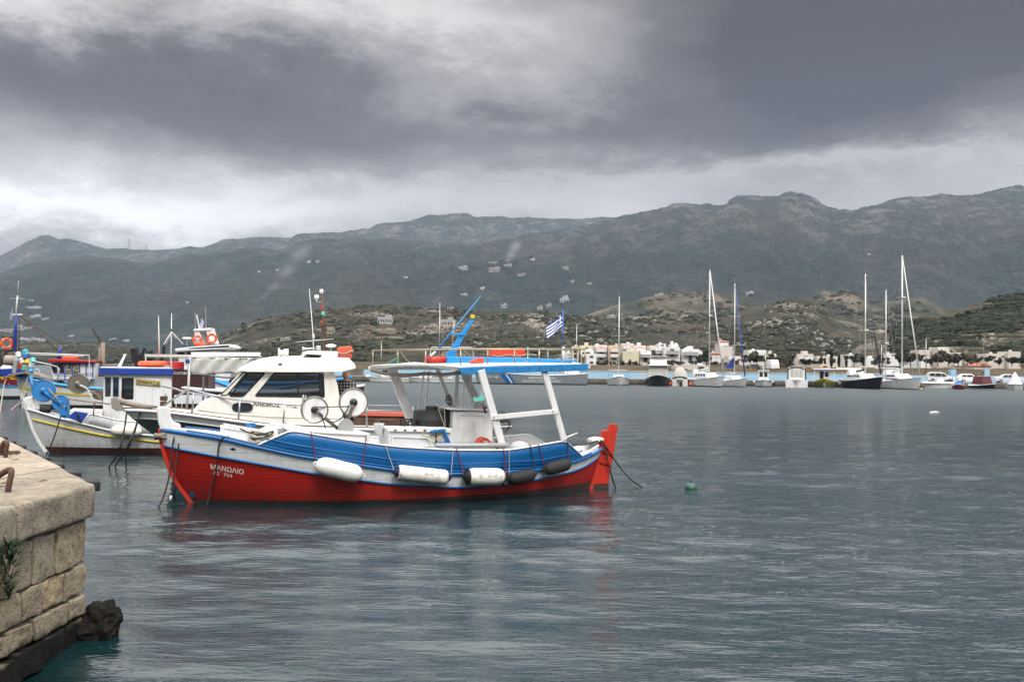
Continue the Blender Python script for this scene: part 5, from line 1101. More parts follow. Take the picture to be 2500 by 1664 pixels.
for nm,a,b,mm,of in(('boot_stripe',-.4,.22,plain((.015,.015,.015)),0),('hull',.22,1.55,WHITE2,0),('painted_stripe',.75,.88,paint((.05,.25,.55),.5),.02),('painted_stripe',.88,1.32,paint((.18,.01,.012),.5),.02),('painted_stripe',1.32,1.5,YEL,.02),('bulwark',1.5,1.85,DBLUE,.02)):
    E_.band(lambda u:a,lambda u:b+(.25*max(0,1-u/.3) if a>0.5 else (.0)),of,rows=3,n=30,sides=(1,-1)).build(nm,mm,r,True)
E_.deck(lambda u:1.5,n=20).build('deck',WHITE2,r)
def eP(px,py,t=0): return E_.P(px,py,t)
def wl(pts,rd,nm,mm): return MB().tube([E_.MI@at(a,b,68) for a,b in pts],rd,6).build(nm,mm,r,True)
wl([(36,858),(38,800),(40,768)],[.12,.10,.08],'mast',DBLUE); wl([(40,768),(41,740),(43,722)],[.07,.06,.05],'topmast',WHITE2); wl([(43,722),(45,684)],[.04,.015],'mast_antenna',STEEL); wl([(25,728),(61,729)],.02,'yard',STEEL); wl([(31,768),(54,768)],.06,'crosstree',WHITE)
for q in(((38,770),(30,858)),((48,770),(46,858)),((50,770),(140,855)),((52,772),(186,865)),((41,735),(44,770))): wl(q,.03,'stay',RUST)
for q in(((0,855),(33,856)),((4,822),(34,824)),((34,824),(34,856)),((14,856),(3,906)),((16,858),(8,906)),((2,856),(2,906))): wl(q,.08,'rack',RUBBER)
for i in range(5): wl([(38,742+i*6),(43,742+i*6)],.03,'mast_lamp',BLACK)
LB_=mat('lifebuoy_orange',lambda T:pbr(T,T.mix(T.noise(objc(T),5,3),(.75,.10,.015),(.5,.05,.01)),.5))
def lifebuoy(px,py,Y,rad,label,tx=1.,white=False):
    t=thing('lifebuoy',label,'lifebuoy',at(px,py,Y),0); t.rotation_euler=(0,0,tx)
    MB().torus((0,0,0),(0,1,0),rad*.8,rad*.24,26,8).build('ring',LB_,t,True)
    for k in range(4):
        a=math.pi/4+k*math.pi/2; MB().torus((rad*.8*math.cos(a),0,rad*.8*math.sin(a)),(-math.sin(a),0,math.cos(a)),rad*.25,rad*.03,10,5).build('band',WHITE,t)
    return t
lifebuoy(16,838,67.5,.40,'orange lifebuoy on the rack of the cut off trawler',R(50))
o=MB().sph((0,0,0),(.4,.3,.3),10,6).build('white_float',WHITE,None,True); o.location=at(15,900,68); tag(o,'pale round float on the trawler deck by the picture edge','float')
# small flag on that mast
t_=thing('flagpole','tiny Greek flag hanging on the far trawler stay','flag',at(30,775,67)); MB().tube([(0,0,-.2),(0,0,.7)],.02,5).build('pole',STEEL,t_); flag('flag',(0,0,.6),(0,0,.1),(-.2,0,-.55),(0,0,0),t_,nx=8,amp=.06)
# trawler with dark brown wheelhouse
F_=back_boat('trawler','old trawler with dark brown planked wheelhouse and name board',372,1000,R(8),11,1.7,1.5,1.4,paint((.10,.05,.04),.6,.5),plain((.02,.02,.02)),WHITE2); r=F_.root
o=pbox(F_,420,509,902,-1.2,1.2,.9,'wheelhouse',wood((.065,.02,.015),(.03,.010,.008),(40,1,2)),ytop2=905,bevel=.01)
for i in range(14):
    x_=423+i*6.4; MB().tube([F_.P(x_,906,-1.21),F_.P(x_,985,-1.21)],.018,4).build('plank_batten',wood((.04,.013,.010),(.02,.008,.006)),r)
pbox(F_,414,512,895,-1.35,1.35,F_.P(420,902,-1.2).z,'wheelhouse_roof',WHITE2,ytop2=898)
lettering('ΑΛΕΞΑΝΔΡΟΣ',WHITE,r,lambda px,py:F_.P(px,py,-1.25),413,912,470,914.5,8.5,.01)
pbox(F_,425,505,985,-1.5,-1.3,.85,'rail_board',WHITE2,bevel=.0)
for i in range(6): MB().tube([F_.P(430+i*14,985,-1.6),F_.P(430+i*14,1004,-1.6)],.02,5).build('rail_post',WHITE2,r)
# white boat with radar arch and two lifebuoys
G_=back_boat('trawler','white fishing boat with navy striped roof and radar arch carrying two lifebuoys',400,972,R(6),13,2.0,1.9,1.6,WHITE,plain((.02,.03,.08)),LBLUE); r=G_.root
pbox(G_,436,548,862,-1.4,1.4,1.3,'cabin',WHITE,ytop2=862,bevel=.03)
MB().prism(G_.Ps([(426,851),(470,846),(559,840),(569,848),(555,852),(428,858)],-1.8),(0,3.6,0)).build('cabin_roof',WHITE,r,bevel=.05)
MB().prism(G_.Ps([(461,849),(558,842.5),(559,846.5),(461,850.5)],-1.83),(0,.03,0)).build('roof_stripe',NAVY,r)
for x_ in(432,456,478,500,524): MB().prism(rounded(G_.Ps([(x_,860),(x_+17,859),(x_+18,868),(x_,868)],-1.43),.06),(0,-.03,0)).build('window',plain((.015,.018,.02),.12),r)
for q in([(473,806),(486,806),(497,840),(479,841)],[(501,804),(516,802),(528,839),(513,840)]): MB().prism(G_.Ps(q,-.7),(0,1.2,0)).build('arch_leg',WHITE,r,bevel=.05)
MB().prism(G_.Ps([(472,803),(516,800),(516,806),(472,808)],-.8),(0,1.4,0)).build('arch_beam',WHITE,r,bevel=.04); MB().prism(G_.Ps([(475,840),(508,838),(508,843),(475,845)],-1.0),(0,.3,0)).build('life_jacket_box',LB_,r,bevel=.03)
gY=G_.W(G_.P(490,826,-1.0)).y
lifebuoy(482,830,gY,.34,'orange lifebuoy on the left leg of the white radar arch',R(25)); lifebuoy(517,826,gY-.2,.37,'orange lifebuoy on the outer leg of the white radar arch',R(5))
t_=thing('flagpole','white raked pole with small Greek flag on the radar arch','flagpole'); t_.matrix_world=G_.M
MB().tube([G_.P(488,806,-.4),G_.P(480,768,-.4)],.05,6).build('pole',WHITE,t_); a=G_.P(483,780,-.4); flag('flag',a+Vector((.3,0,.2)),a+Vector((.1,0,-.5)),(.15,0,-.35),(0,0,0),t_,nx=8,amp=.05)
for a,b in(((503,803),(501,748)),((477,803),(476,760)),((456,842),(457,827))): MB().tube([G_.P(*a,-.3),G_.P(*b,-.3)],.03 if a[0]!=456 else .06,5).build('antenna',STEEL,r)
MB().lathe(G_.P(457,828,-.3),G_.P(457,823,-.3),[(0,.3),(.3,.34),(.8,.34),(1,.28)],14).build('radar_dome',WHITE,r,True)
# dark deck gear between the boats
mb=MB(); c=at(352,880,46)
for i in range(9): mb.box(c+Vector((random.uniform(-.5,.5),random.uniform(-.4,.4),random.uniform(-.6,.5))),(random.uniform(.1,.4),.3,random.uniform(.1,.7)),Matrix.Rotation(random.uniform(-.6,.6),3,'Y'))
mb.tube([c+Vector((-.3,0,-.7)),c+Vector((0,0,.6)),c+Vector((.25,0,.2))],.06,6); mb.tube([c+Vector((.5,0,-.7)),c+Vector((.9,0,.3)),c+Vector((.9,0,.7))],.07,6); tag(mb.build('net_winch',BLACK),'black winch machinery on the trawler deck','winch')
# white boat with light blue rim peeping right of the brown wheelhouse
H_=back_boat('fishing_boat','white hull with light blue rim showing between brown wheelhouse and windscreen',508,992,R(10),5.2,1.4,1.9,1.4,WHITE,paint((.3,.3,.05),.5),LBLUE,((.25,.33,YEL),))
# ============================================================ breakwater with blue wall
QY=153.; QZ=.85
def concrete(a=(.16,.145,.12),b=(.08,.072,.06),s=1.):
    def f(T):
        c=T.new('ShaderNodeNewGeometry').outputs['Position']; n=T.noise(c,.6*s,6,.65); d=T.noise(T.mapping(c,scale=(3,3,.5)),1.*s,5,.7)
        return pbr(T,T.mix(T.mapr(T.m('ADD',T.m('MULTIPLY',n,.5),T.m('MULTIPLY',d,.5)),.42,.58),a,b),.9,normal=bump(T,n,.5,.05))
    return mat('concrete',f)
CON=concrete(); CON2=concrete((.075,.06,.045),(.03,.026,.02))
def bluewall(T):
    c=T.new('ShaderNodeNewGeometry').outputs['Position']; n=T.noise(c,.35,6,.65); d=T.noise(T.mapping(c,scale=(2,2,.3)),1.2,5,.7)
    f=T.mapr(T.m('ADD',T.m('MULTIPLY',n,.5),T.m('MULTIPLY',d,.5)),.50,.60,0.,.8)
    return pbr(T,T.mix(f,(.27,.46,.62),(.38,.45,.48)),.8)
M_bw=mat('blue_wash',bluewall)
xs0,xs1=-62,140
q=MB().prism([(xs0,QY,-1),(xs1,QY,-1),(xs1,QY,QZ),(xs0,QY,QZ)],(0,20,0)).build('quay',CON); q['kind']='structure'; q['label']='concrete breakwater quay across the harbour'
q=MB().prism([(xs0,QY-.12,-1),(xs1,QY-.12,-1),(xs1,QY-.12,.35),(xs0,QY-.12,.35)],(0,.1,0)).build('tide_line',CON2,q)
wt=thing('harbour_wall','long pale blue harbour wall with white coping behind the moored boats','wall',(0,QY+12,0))
x=-22.
i=0
while x<62:
    L_=9.6; MB().prism([(x,0,QZ),(x+L_,0,QZ),(x+L_,0,2.02),(x,0,2.02)],(0,.5,0)).build('wall_section',M_bw,wt); MB().prism([(x-.02,-.08,2.02),(x+L_-.02,-.08,2.02),(x+L_-.02,-.08,2.13),(x-.02,-.08,2.13)],(0,.66,0)).build('coping',concrete((.55,.55,.53),(.35,.35,.33)) if i==0 else bpy.data.materials.get('coping_m') or CON,wt)
    if i==0: bpy.data.objects['coping'].data.materials[0].name='coping_m'
    x+=L_; i+=1
MB().prism([(62,0,QZ),(90,0,QZ),(90,0,1.95),(62,0,1.95)],(0,.5,0)).build('wall_section',M_bw,wt)
MB().prism([(-60,0,QZ),(-22.02,0,QZ),(-22.02,0,1.9),(-60,0,1.9)],(0,.5,0)).build('grey_section',CON,wt)
for x_ in(-34,-24.5): MB().prism([(x_,-.04,QZ),(x_+6,-.04,QZ),(x_+6,-.04,1.85),(x_,-.04,1.85)],(0,-.05,0)).build('painted_panel',M_bw,wt)
# culvert gate with blue pylons
gt=thing('slipway_gate','low concrete bridge between two blue pylons at the end of the wall','bridge')
for x0 in(2322,2404): a=at(x0,917,QY+20); MB().prism([(a.x,QY+20,QZ),(a.x+.9,QY+20,QZ),(a.x+.9,QY+20,3.0),(a.x,QY+20,3.0)],(0,1,0)).build('pylon',M_bw,gt)
a=at(2330,903,QY+20); b=at(2408,903,QY+20); MB().prism([(a.x,QY+20.1,2.65),(b.x,QY+20.1,2.65),(b.x,QY+20.1,2.95),(a.x,QY+20.1,2.95)],(0,1,0)).build('deck_slab',CON,gt)
# black tyres along the quay
for k,x_ in enumerate((-20,-9,-2,21,33,40)):
    o=MB().torus((0,0,0),(0,1,0),.33,.13,16,6).build('tyre_fender',RUBBER,None,True); o.location=(x_,QY-.2,.45); tag(o,'black tyre hung on the breakwater face','tyre','tyres on the breakwater')
# ---------------------------------------------------- boats along the breakwater
DG=plain((.02,.025,.03),.12); NB=plain((.010,.012,.018),.3); CR=paint((.62,.60,.53),.6,.2,1.); CAN=paint((.42,.40,.36),.85,.3,1.)
def fb(name,label,px,py,wpx,th,L,hullm,bootm,railm,sheer=(1.1,.8),Y=None,cat='boat',transom=0,stripes=(),beam=None):
    """a boat on the breakwater; px,py is where its bow or near end meets the water"""
    b0=ground(px,py); Y_=b0.y; beam=beam or L*.16
    d=Vector((math.cos(th),math.sin(th),0)); rad=abs(th-N90)<.01
    if rad: th=math.atan2(b0.y,b0.x)
    k_=min(Y_,QY-L*abs(math.sin(th))-.6)/Y_ if th>0.6 else 1; b0=Vector((b0.x*k_,b0.y*k_,0))
    bt=back_boat.__wrapped__(name,label,b0,th,L,beam,sheer,hullm,bootm,railm,stripes,cat,transom); return bt
def _bb(name,label,b0,theta,L,beam,sheer,hullm,bootm,railm,stripes,cat,transom):
    bt=Boat(name,label,b0,b0+L*Vector((math.cos(theta),math.sin(theta),0)),cat); s0,s1=sheer
    bt.hull([(.25,-.5),(0,0),(-.3,s0*.6),(-.5,s0)],[(L-.3,-.5),(L,0),(L+.2,s1)],beam,beam*.85,p=2.1,q=.75,transom=transom,zref=max(s0,.6))
    mid=min(s0,s1)*.8
    zs_=lambda u:mid+(s0-mid)*max(0,1-u/.6)**2+(s1-mid)*max(0,(u-.6)/.4)**2
    rt=bt.root
    bt.band(lambda u:-.3,lambda u:.14,0,rows=2,n=20).build('boot_stripe',bootm,rt,True); bt.band(lambda u:.14,zs_,0,rows=4,n=24).build('hull',hullm,rt,True)
    bt.rail(zs_,.035,.05,.01,n=20).build('rub_rail',railm,rt,True)
    for f0,f1,mm in stripes: bt.band(lambda u:zs_(u)*f0,lambda u:zs_(u)*f1,.03,.01,.99,rows=1,n=20).build('painted_stripe',mm,rt,True)
    bt.deck(lambda u:zs_(u)-.05,n=16).build('deck',WHITE2,rt,True)
    MB().loft([[bt.X(1,z,-1),bt.X(1,z,1)] for z in np.linspace(-.3,s1,4)],False).build('transom',hullm,rt)
    bt.zs=zs_; return bt
back_boat.__wrapped__=_bb
def lbox(bt,s0,s1,t0,t1,z0,z1,name,m,rake0=0,rake1=0,bevel=.04,taper=0):
    v=[Vector((s0,t0,z0)),Vector((s1,t0,z0)),Vector((s1,t1,z0)),Vector((s0,t1,z0)),Vector((s0+rake0,t0+taper,z1)),Vector((s1-rake1,t0+taper,z1)),Vector((s1-rake1,t1-taper,z1)),Vector((s0+rake0,t1-taper,z1))]
    return MB().add(v,[(3,2,1,0),(4,5,6,7),(0,1,5,4),(1,2,6,5),(2,3,7,6),(3,0,4,7)]).build(name,m,bt.root,bevel=bevel)
def mast(bt,s,H,rad=.09,spread=(.5,),radar=None,mm=None,furl=None,fs=None,top=True,boom=3.5,sailcover=None):
    r=bt.root; z0=bt.zs(.4)
    MB().tube([(s,0,z0),(s,0,H)],[rad,rad*.8],8).build('mast',mm or plain((.62,.62,.60),.35,.4),r,True)
    for k in spread:
        z=z0+(H-z0)*k; MB().tube([(s+.1,-.95,z+.1),(s,0,z),(s+.1,.95,z+.1)],.035,5).build('spreader',STEEL,r)
    if radar: MB().lathe((s-.35,0,H*radar),(s-.35,0,H*radar+.22),[(0,.2),(.2,.28),(.8,.28),(1,.2)],12).build('radar_dome',WHITE,r,True)
    if top: MB().tube([(s,0,H),(s,0,H+.9)],.012,4).build('vhf_aerial',STEEL,r)
    bw_=fs if fs is not None else -.4
    if furl: MB().tube([(bw_,0,bt.zs(0)+.3),((s+bw_)/2-.0,0,(H+bt.zs(0))/2),(s-.15,0,H-.4)],[.10,.085,.05],7).build('furled_sail',furl,r,True)
    else: MB().tube([(bw_,0,bt.zs(0)),(s-.1,0,H-.1)],.015,4).build('forestay',STEEL,r)
    MB().tube([(bt.L,0,bt.zs(1)),(s+.1,0,H-.1)],.012,4).build('backstay',STEEL,r)
    for t in(-1,1): MB().tube([(s+.2,t*bt.beam*.9,bt.zs(.5)),(s+.1,t*.95,z0+(H-z0)*spread[0]+.1),(s,0,H-.3)],.012,4).build('shroud',STEEL,r)
    MB().tube([(s,0,z0+1.1),(s+boom,0,z0+1.2)],[.08,.07],7).build('boom',plain((.62,.62,.60),.35,.4),r,True)
    if sailcover: MB().tube([(s+.1,0,z0+1.55),(s+boom*.5,0,z0+1.38),(s+boom,0,z0+1.28)],[.18,.15,.09],8).build('sail_cover',sailcover,r,True)
def pulpit(bt,a=0.,b=.25,h=.55):
    pts=[bt.X(b,bt.zs(b)+h,-1,-.08),bt.X(b*.5,bt.zs(0)+h,-1,-.08),Vector((-.45,0,bt.zs(0)+h)),bt.X(b*.5,bt.zs(0)+h,1,-.08),bt.X(b,bt.zs(b)+h,1,-.08)]
    MB().tube(pts,.02,5).build('pulpit_rail',STEEL,bt.root)
    for t in(-1,1):
        for k in(.1,.25,.45,.65,.85): p=bt.X(k,bt.zs(k),t,-.08); MB().tube([p,p+Vector((0,0,h))],.015,4).build('stanchion',STEEL,bt.root)
        MB().tube([bt.X(k,bt.zs(k)+h,t,-.08) for k in(.25,.45,.65,.85,.97)],.01,4).build('lifeline',STEEL,bt.root)
# bow towards us boats: heading +y (bow nearest)
N90=R(90)
s=fb('sailing_boat','small white sailing boat with bare mast moored bow-out beside the grey coastguard boat',1513,938,60,N90-.05,7.2,WHITE,plain((.3,.35,.4)),WHITE,(1.35,1.),beam=1.75)
lbox(s,1.4,4.6,-.8,.8,1.0,1.5,'coachroof',WHITE,.7,.1,taper=.12); mast(s,2.9,13.2,.085,(.02+.5,),boom=3.0); pulpit(s); lbox(s,1.75,1.8,-.55,.55,1.15,1.38,'front_window',DG,.05)
MB().tube([(5.4,-1.35,1.0),(5.4,-1.35,2.3),(5.4,1.35,2.3),(5.4,1.35,1.0)],.03,5).build('stern_frame',STEEL,s.root)
s=fb('motor_yacht','black hulled motor yacht with cream flybridge canopy moored bow-out',1607,940,70,N90,9.0,NB,NB,OFFW,(1.65,1.3),beam=1.9)
lbox(s,1.6,7.5,-1.45,1.45,1.3,2.95,'cabin',CAN,.5,.0,taper=.12); lbox(s,1.45,7.7,-1.55,1.55,2.95,3.15,'cabin_roof',WHITE); lbox(s,2.4,6.5,-1.25,1.25,3.15,4.2,'flybridge',OFFW,.4,.2,taper=.15); lbox(s,2.3,6.4,-1.2,1.2,4.25,4.42,'bimini',CAN)
for t in(-.75,0,.75): MB().prism([(1.62,t-.33,1.6),(1.62,t+.33,1.6),(1.95,t+.31,2.75),(1.95,t-.31,2.75)],(-.03,0,.01)).build('windscreen',plain((.32,.31,.29),.4),s.root)
pulpit(s); MB().torus((-.1,-1.5,.9),(0,1,.3),.3,.12,14,6).build('fender',NB,s.root); MB().torus((-.1,1.5,.9),(0,1,.3),.3,.12,14,6).build('fender',NB,s.root); MB().tube([(4,0,4.3),(4,0,6.0)],.03,5).build('aerial',STEEL,s.root); MB().sph((4,0,5.3),.1,6,4).build('lamp',YEL,s.root)
s=fb('motor_boat','cream covered motor boat moored stern-out with outboard',1660,940,44,N90,6.2,CR,CR,WHITE,(1.0,1.0),beam=1.2,transom=.85)
s.hull([(-.0,-.5),(0,0),(0,1.)],[(6,-.5),(6.2,0),(6.4,1.)],1.3,1.1,p=2.1,q=.75,transom=.5,zref=1)
rows=[[Vector((a,1.15*math.cos(b)*k,1.0+(1.75*k2)*max(0,math.sin(b))**.75)) for b in np.linspace(0,math.pi,13)] for a,k,k2 in((.1,.97,.25),(.35,.95,.92),(1.2,.92,1),(3,.9,.95),(4.3,.8,.4),(5.5,.45,.1))]
MB().loft(rows,False).build('boat_cover',CAN,s.root,True); MB().loft([[Vector((.08,t*1.12,z)) for t in(-1,1)] for z in(-.2,.5,1.05)],False).build('stern_panel',CR,s.root); lbox(s,-.35,.05,-.35,-.05,.0,.85,'outboard_motor',BLACK,bevel=.06)
for t,l_ in((-1.45,''),(1.45,'')): MB().sph((.1,t,.30),(.22,.22,.3),10,7).build('fender',LB_,s.root,True)
s=fb('sailing_yacht','large white sailing yacht angled along the breakwater with forward radar mast',1762,944,80,R(104),11.5,WHITE,NB,WHITE,(1.6,1.25),beam=1.75)
lbox(s,2.5,7.4,-.95,.95,1.3,2.0,'coachroof',WHITE,1.2,.2,taper=.12)
for k in range(4): lbox(s,3.6+k*.9,4.15+k*.9,.88,.97,1.55,1.85,'cabin_window',DG,.1,0,bevel=0)
mast(s,4.1,17.0,.11,(.34,.62),radar=.60,furl=WHITE2,boom=4.2,sailcover=WHITE2); pulpit(s); lbox(s,7.6,10.4,-1.1,1.1,3.1,3.2,'bimini',WHITE2); lbox(s,7.0,8.2,-1.0,1.0,1.5,2.5,'spray_hood',WHITE2,.8,.1,taper=.2)
for t in(-1.05,1.05): MB().tube([(7.7,t,1.3),(7.7,t,3.1)],.025,5).build('bimini_pole',STEEL,s.root); MB().tube([(10.3,t,1.3),(10.3,t,3.1)],.025,5).build('bimini_pole',STEEL,s.root)
s=fb('sailing_yacht','white sailing yacht with furled blue jib and dark blue sail cover',1816,945,50,R(99),8.6,WHITE,plain((.2,.25,.28)),WHITE,(1.3,1.05),beam=1.45)
lbox(s,2.2,5.8,-.8,.8,1.1,1.6,'coachroof',WHITE,.9,.1,taper=.12); mast(s,3.6,15.2,.09,(.36,.66),furl=DBLUE,boom=3.2); pulpit(s)
MB().prism([(3.7,-.02,4.3),(4.9,-.02,3.5),(6.6,-.02,3.2),(6.4,-.02,2.7),(4,-.02,2.7)],(0,.35,0)).build('sail_bag',DBLUE,s.root,bevel=.1)
s=fb('fishing_boat','tiny white fishing boat with upright two windowed wheelhouse moored bow-out',1864,943,40,N90,5.5,WHITE,NB,NB,(1.05,.8),beam=1.35)
lbox(s,2.2,3.6,-.75,.75,.8,2.35,'wheelhouse',WHITE,.05,.0,taper=.06); lbox(s,2.05,3.8,-.85,.85,2.35,2.45,'roof',WHITE)
for t in(-.34,.34): MB().prism([(2.2,t-.24,1.5),(2.2,t+.24,1.5),(2.23,t+.24,2.15),(2.23,t-.24,2.15)],(-.03,0,0)).build('window',DG,s.root)
MB().tube([(2.6,0,2.4),(2.6,0,3.2)],.05,6).build('mast',WHITE,s.root); MB().tube([(2.6,-.4,2.9),(2.6,.4,2.9)],.03,5).build('crosstree',WHITE,s.root); MB().sph((0,-1.3,.75),.16,8,6).build('fender',WHITE,s.root,True); MB().sph((.2,1.35,.75),.16,8,6).build('fender',WHITE,s.root,True)
s=fb('motor_boat','white cabin boat with black edged canopy over its broad stern',1945,945,55,N90,6.8,WHITE,WHITE,WHITE,(1.15,1.15),beam=1.75)
s.hull([(0,-.5),(0,0),(-.1,1.15)],[(6.6,-.5),(6.8,0),(7,1.1)],1.75,1.5,p=2.1,q=.75,zref=1)
lbox(s,.4,4.6,-1.3,1.3,1.1,2.9,'cabin',WHITE,.15,.6,taper=.10,bevel=.1); MB().tube([(.38,-1.28,1.2),(.52,-1.2,2.75),(.55,0,2.98),(.52,1.2,2.75),(.38,1.28,1.2)],.09,6).build('canopy_edge',NB,s.root,True)
for t in(-.62,0,.62): MB().prism([(.42,t-.27,1.6),(.42,t+.27,1.6),(.53,t+.25,2.6),(.53,t-.25,2.6)],(-.03,0,0)).build('window',plain((.45,.45,.43),.3),s.root)
MB().loft([[Vector((-.02,t*1.55,z)) for t in(-1,1)] for z in(-.1,.5,1.15)],False).build('stern_panel',WHITE,s.root)
s=fb('fishing_boat','small wooden boat with olive and yellow bow and roofed cabin moored bow-out',2012,946,50,N90,7.0,paint((.13,.14,.03),.5,.3),paint((.25,.36,.38),.5,.3),YEL,(1.35,1.0),beam=1.6,stripes=((.78,.9,YEL),))
lbox(s,2.6,4.4,-.8,.8,.9,2.6,'cabin',OFFW,.0,.0); lbox(s,1.6,5.6,-1.5,1.5,2.65,2.8,'canopy_roof',WHITE); lbox(s,1.55,5.65,-1.55,1.55,2.58,2.66,'roof_edge',DBLUE)
MB().prism([(2.6,.05,1.0),(2.6,.6,1.0),(2.6,.6,2.4),(2.6,.05,2.4)],(-.03,0,0)).build('door',NB,s.root); MB().prism([(2.6,-.6,1.6),(2.6,-.1,1.6),(2.6,-.1,2.3),(2.6,-.6,2.3)],(-.03,0,0)).build('window',DG,s.root)
for t in(-1.4,1.4):
    for a in(1.8,5.4): MB().tube([(a,t,1.0),(a,t,2.6)],.04,5).build('roof_post',WHITE,s.root)
MB().torus((2.5,.3,2.9),(0,0,1),.3,.08,14,6).build('life_ring',LB_,s.root,True); MB().prism([(-.15,-.08,.3),(-.42,-.08,1.75),(-.25,-.08,1.75),(.05,-.08,.3)],(0,.16,0)).build('stem',WHITE,s.root,bevel=.03)
s=fb('sailing_yacht','black hulled sailing yacht with cream sprayhood and dark blue furled sail',2148,949,85,R(95),13.0,NB,NB,WHITE,(1.75,1.4),beam=2.0)
lbox(s,3.0,8.6,-1.1,1.1,1.45,2.15,'coachroof',WHITE,1.4,.3,taper=.15)
for k in range(4): lbox(s,4.4+k*1.05,5.1+k*1.05,1.0,1.12,1.65,1.95,'cabin_window',DG,.1,0,bevel=0)
mast(s,4.6,16.6,.11,(.30,.56),radar=.50,furl=NAVY,fs=-.3,boom=4.2,sailcover=NAVY); pulpit(s); lbox(s,8.0,12.4,-1.4,1.4,2.7,2.95,'bimini',CR,.6,.3,taper=.2,bevel=.1); lbox(s,6.8,8.6,-1.2,1.2,1.9,2.7,'spray_hood',CR,1.0,.1,taper=.2)
for k in range(3): p=s.X(.82-.05*k,.55,1,.12); MB().lathe(p+Vector((0,0,.35)),p-Vector((0,0,.25)),[(0,.05),(.15,.13),(.85,.13),(1,.05)],10).build('fender',WHITE,s.root,True)
s=fb('sailing_yacht','biggest white sailing yacht with tallest mast moored along the breakwater',2242,951,95,R(94),13.5,WHITE,paint((.2,.22,.24),.5,.2),WHITE,(1.75,1.45),beam=2.05)
lbox(s,3.6,9.0,-1.15,1.15,1.5,2.2,'coachroof',WHITE,1.5,.3,taper=.15); lbox(s,4.9,7.6,1.03,1.13,1.75,2.0,'cabin_window',DG,.2,.1,bevel=0)
for k in range(3): lbox(s,2.2+k*3.4,2.5+k*3.4,1.9,2.1,1.0,1.12,'hull_port',DG,0,0,bevel=.02)
mast(s,4.9,19.3,.13,(.34,.66),radar=.68,furl=CR,boom=4.6,sailcover=WHITE2); pulpit(s); lbox(s,8.6,11.2,-1.3,1.3,2.9,3.05,'bimini',WHITE2); MB().tube([(-.4,0,1.7),(-.9,0,1.6)],.06,6).build('bow_anchor',STEEL,s.root); lbox(s,7.4,8.9,-1.2,1.2,2.0,2.75,'spray_hood',WHITE2,.8,.1,taper=.2)
s=fb('sailing_yacht','sailing yacht with shorter mast half hidden between the black and the biggest white yacht',2188,947,40,R(95),9.5,WHITE,NB,WHITE,(1.3,1.1),beam=1.5)
mast(s,3.2,14.5,.09,(.40,),radar=.45,boom=3.2)
s=fb('rubber_boat','small white open boat with pale inflatable tube and outboard motor',2258,948,45,R(12),5.0,WHITE,WHITE,WHITE,(.95,.7),beam=1.0)
MB().tube([s.X(u,.85,-1) for u in(1,.7,.4,.15,.0)]+[s.X(u,.85,1) for u in(.0,.15,.4,.7,1)],.2,8).build('tube',OFFW,s.root,True); lbox(s,2.2,3.0,-.35,.35,.7,1.5,'console',WHITE,.1,.1); lbox(s,4.6,5.2,-.2,.2,.4,1.7,'outboard_motor',paint((.6,.6,.58),.4,.3),.1,.1,bevel=.1); lbox(s,3.7,4.5,-.4,.4,.7,1.35,'seat',NB)
s=fb('rowing_boat','small red hulled boat with bright blue deck gear',2340,950,32,N90,4.4,paint((.22,.02,.02),.5,.3),NB,WHITE,(.75,.6),beam=.95)
lbox(s,1.2,3.4,-.6,.6,.6,1.15,'cover',BLUE,.3,.3,taper=.2,bevel=.1); MB().tube([(.8,-.7,.8),(.9,-.75,1.9)],.04,5).build('pole',WHITE2,s.root); MB().tube([(.8,.7,.8),(1.2,.8,1.9)],.04,5).build('pole',GWOOD,s.root)
s=fb('fishing_boat','small dark boat with maroon canopy and thin mast at the breakwater',2424,951,40,N90+.2,5.2,NB,WHITE,WHITE,(.85,.7),beam=1.25)
lbox(s,1.2,3.6,-.9,.9,.85,1.95,'canopy',paint((.10,.015,.02),.8,.3),.2,.2,taper=.15,bevel=.1); MB().tube([(2,0,1.9),(2,0,7.0)],.035,5).build('mast',STEEL,s.root)
s=fb('motor_boat','small white boat with peaked grey cover nearest the picture edge',2478,952,38,N90,5.2,WHITE,WHITE,WHITE,(.9,.8),beam=1.15)
MB().loft([[Vector((a,1.0*b*k,.85+h*(1-abs(b)**1.2))) for b in np.linspace(-1,1,9)] for a,k,h in((0,.5,.1),(.8,1,.9),(2.0,1,1.85),(3.5,1,1.2),(5,.7,.4))],False).build('boat_cover',paint((.45,.46,.50),.8,.3),s.root,True)
s=fb('motor_boat','small white boat with dark cabin windows moored left of the red and blue boat canopy',905,933,50,R(8),6.0,WHITE,plain((.35,.3,.28)),WHITE,(1.0,.75),beam=1.1)
lbox(s,1.5,3.6,-.75,.75,.8,2.1,'cabin',WHITE,.1,.0,taper=.05); lbox(s,1.2,3.9,-.85,.85,2.1,2.2,'roof',WHITE); lbox(s,1.62,3.5,-.78,-.72,1.3,1.95,'window',DG,.05,0,bevel=0); MB().lathe((-.1,0,.95),(-.75,0,.8),[(0,.1),(.3,.3),(.7,.3),(1,.1)],10).build('bow_fender',OFFW,s.root,True)
s=fb('motor_boat','low grey boat with goal shaped frame and mast seen through the canopy posts',1005,934,80,R(5),6.5,WHITE2,plain((.3,.3,.3)),WHITE,(.95,.85),beam=1.15)
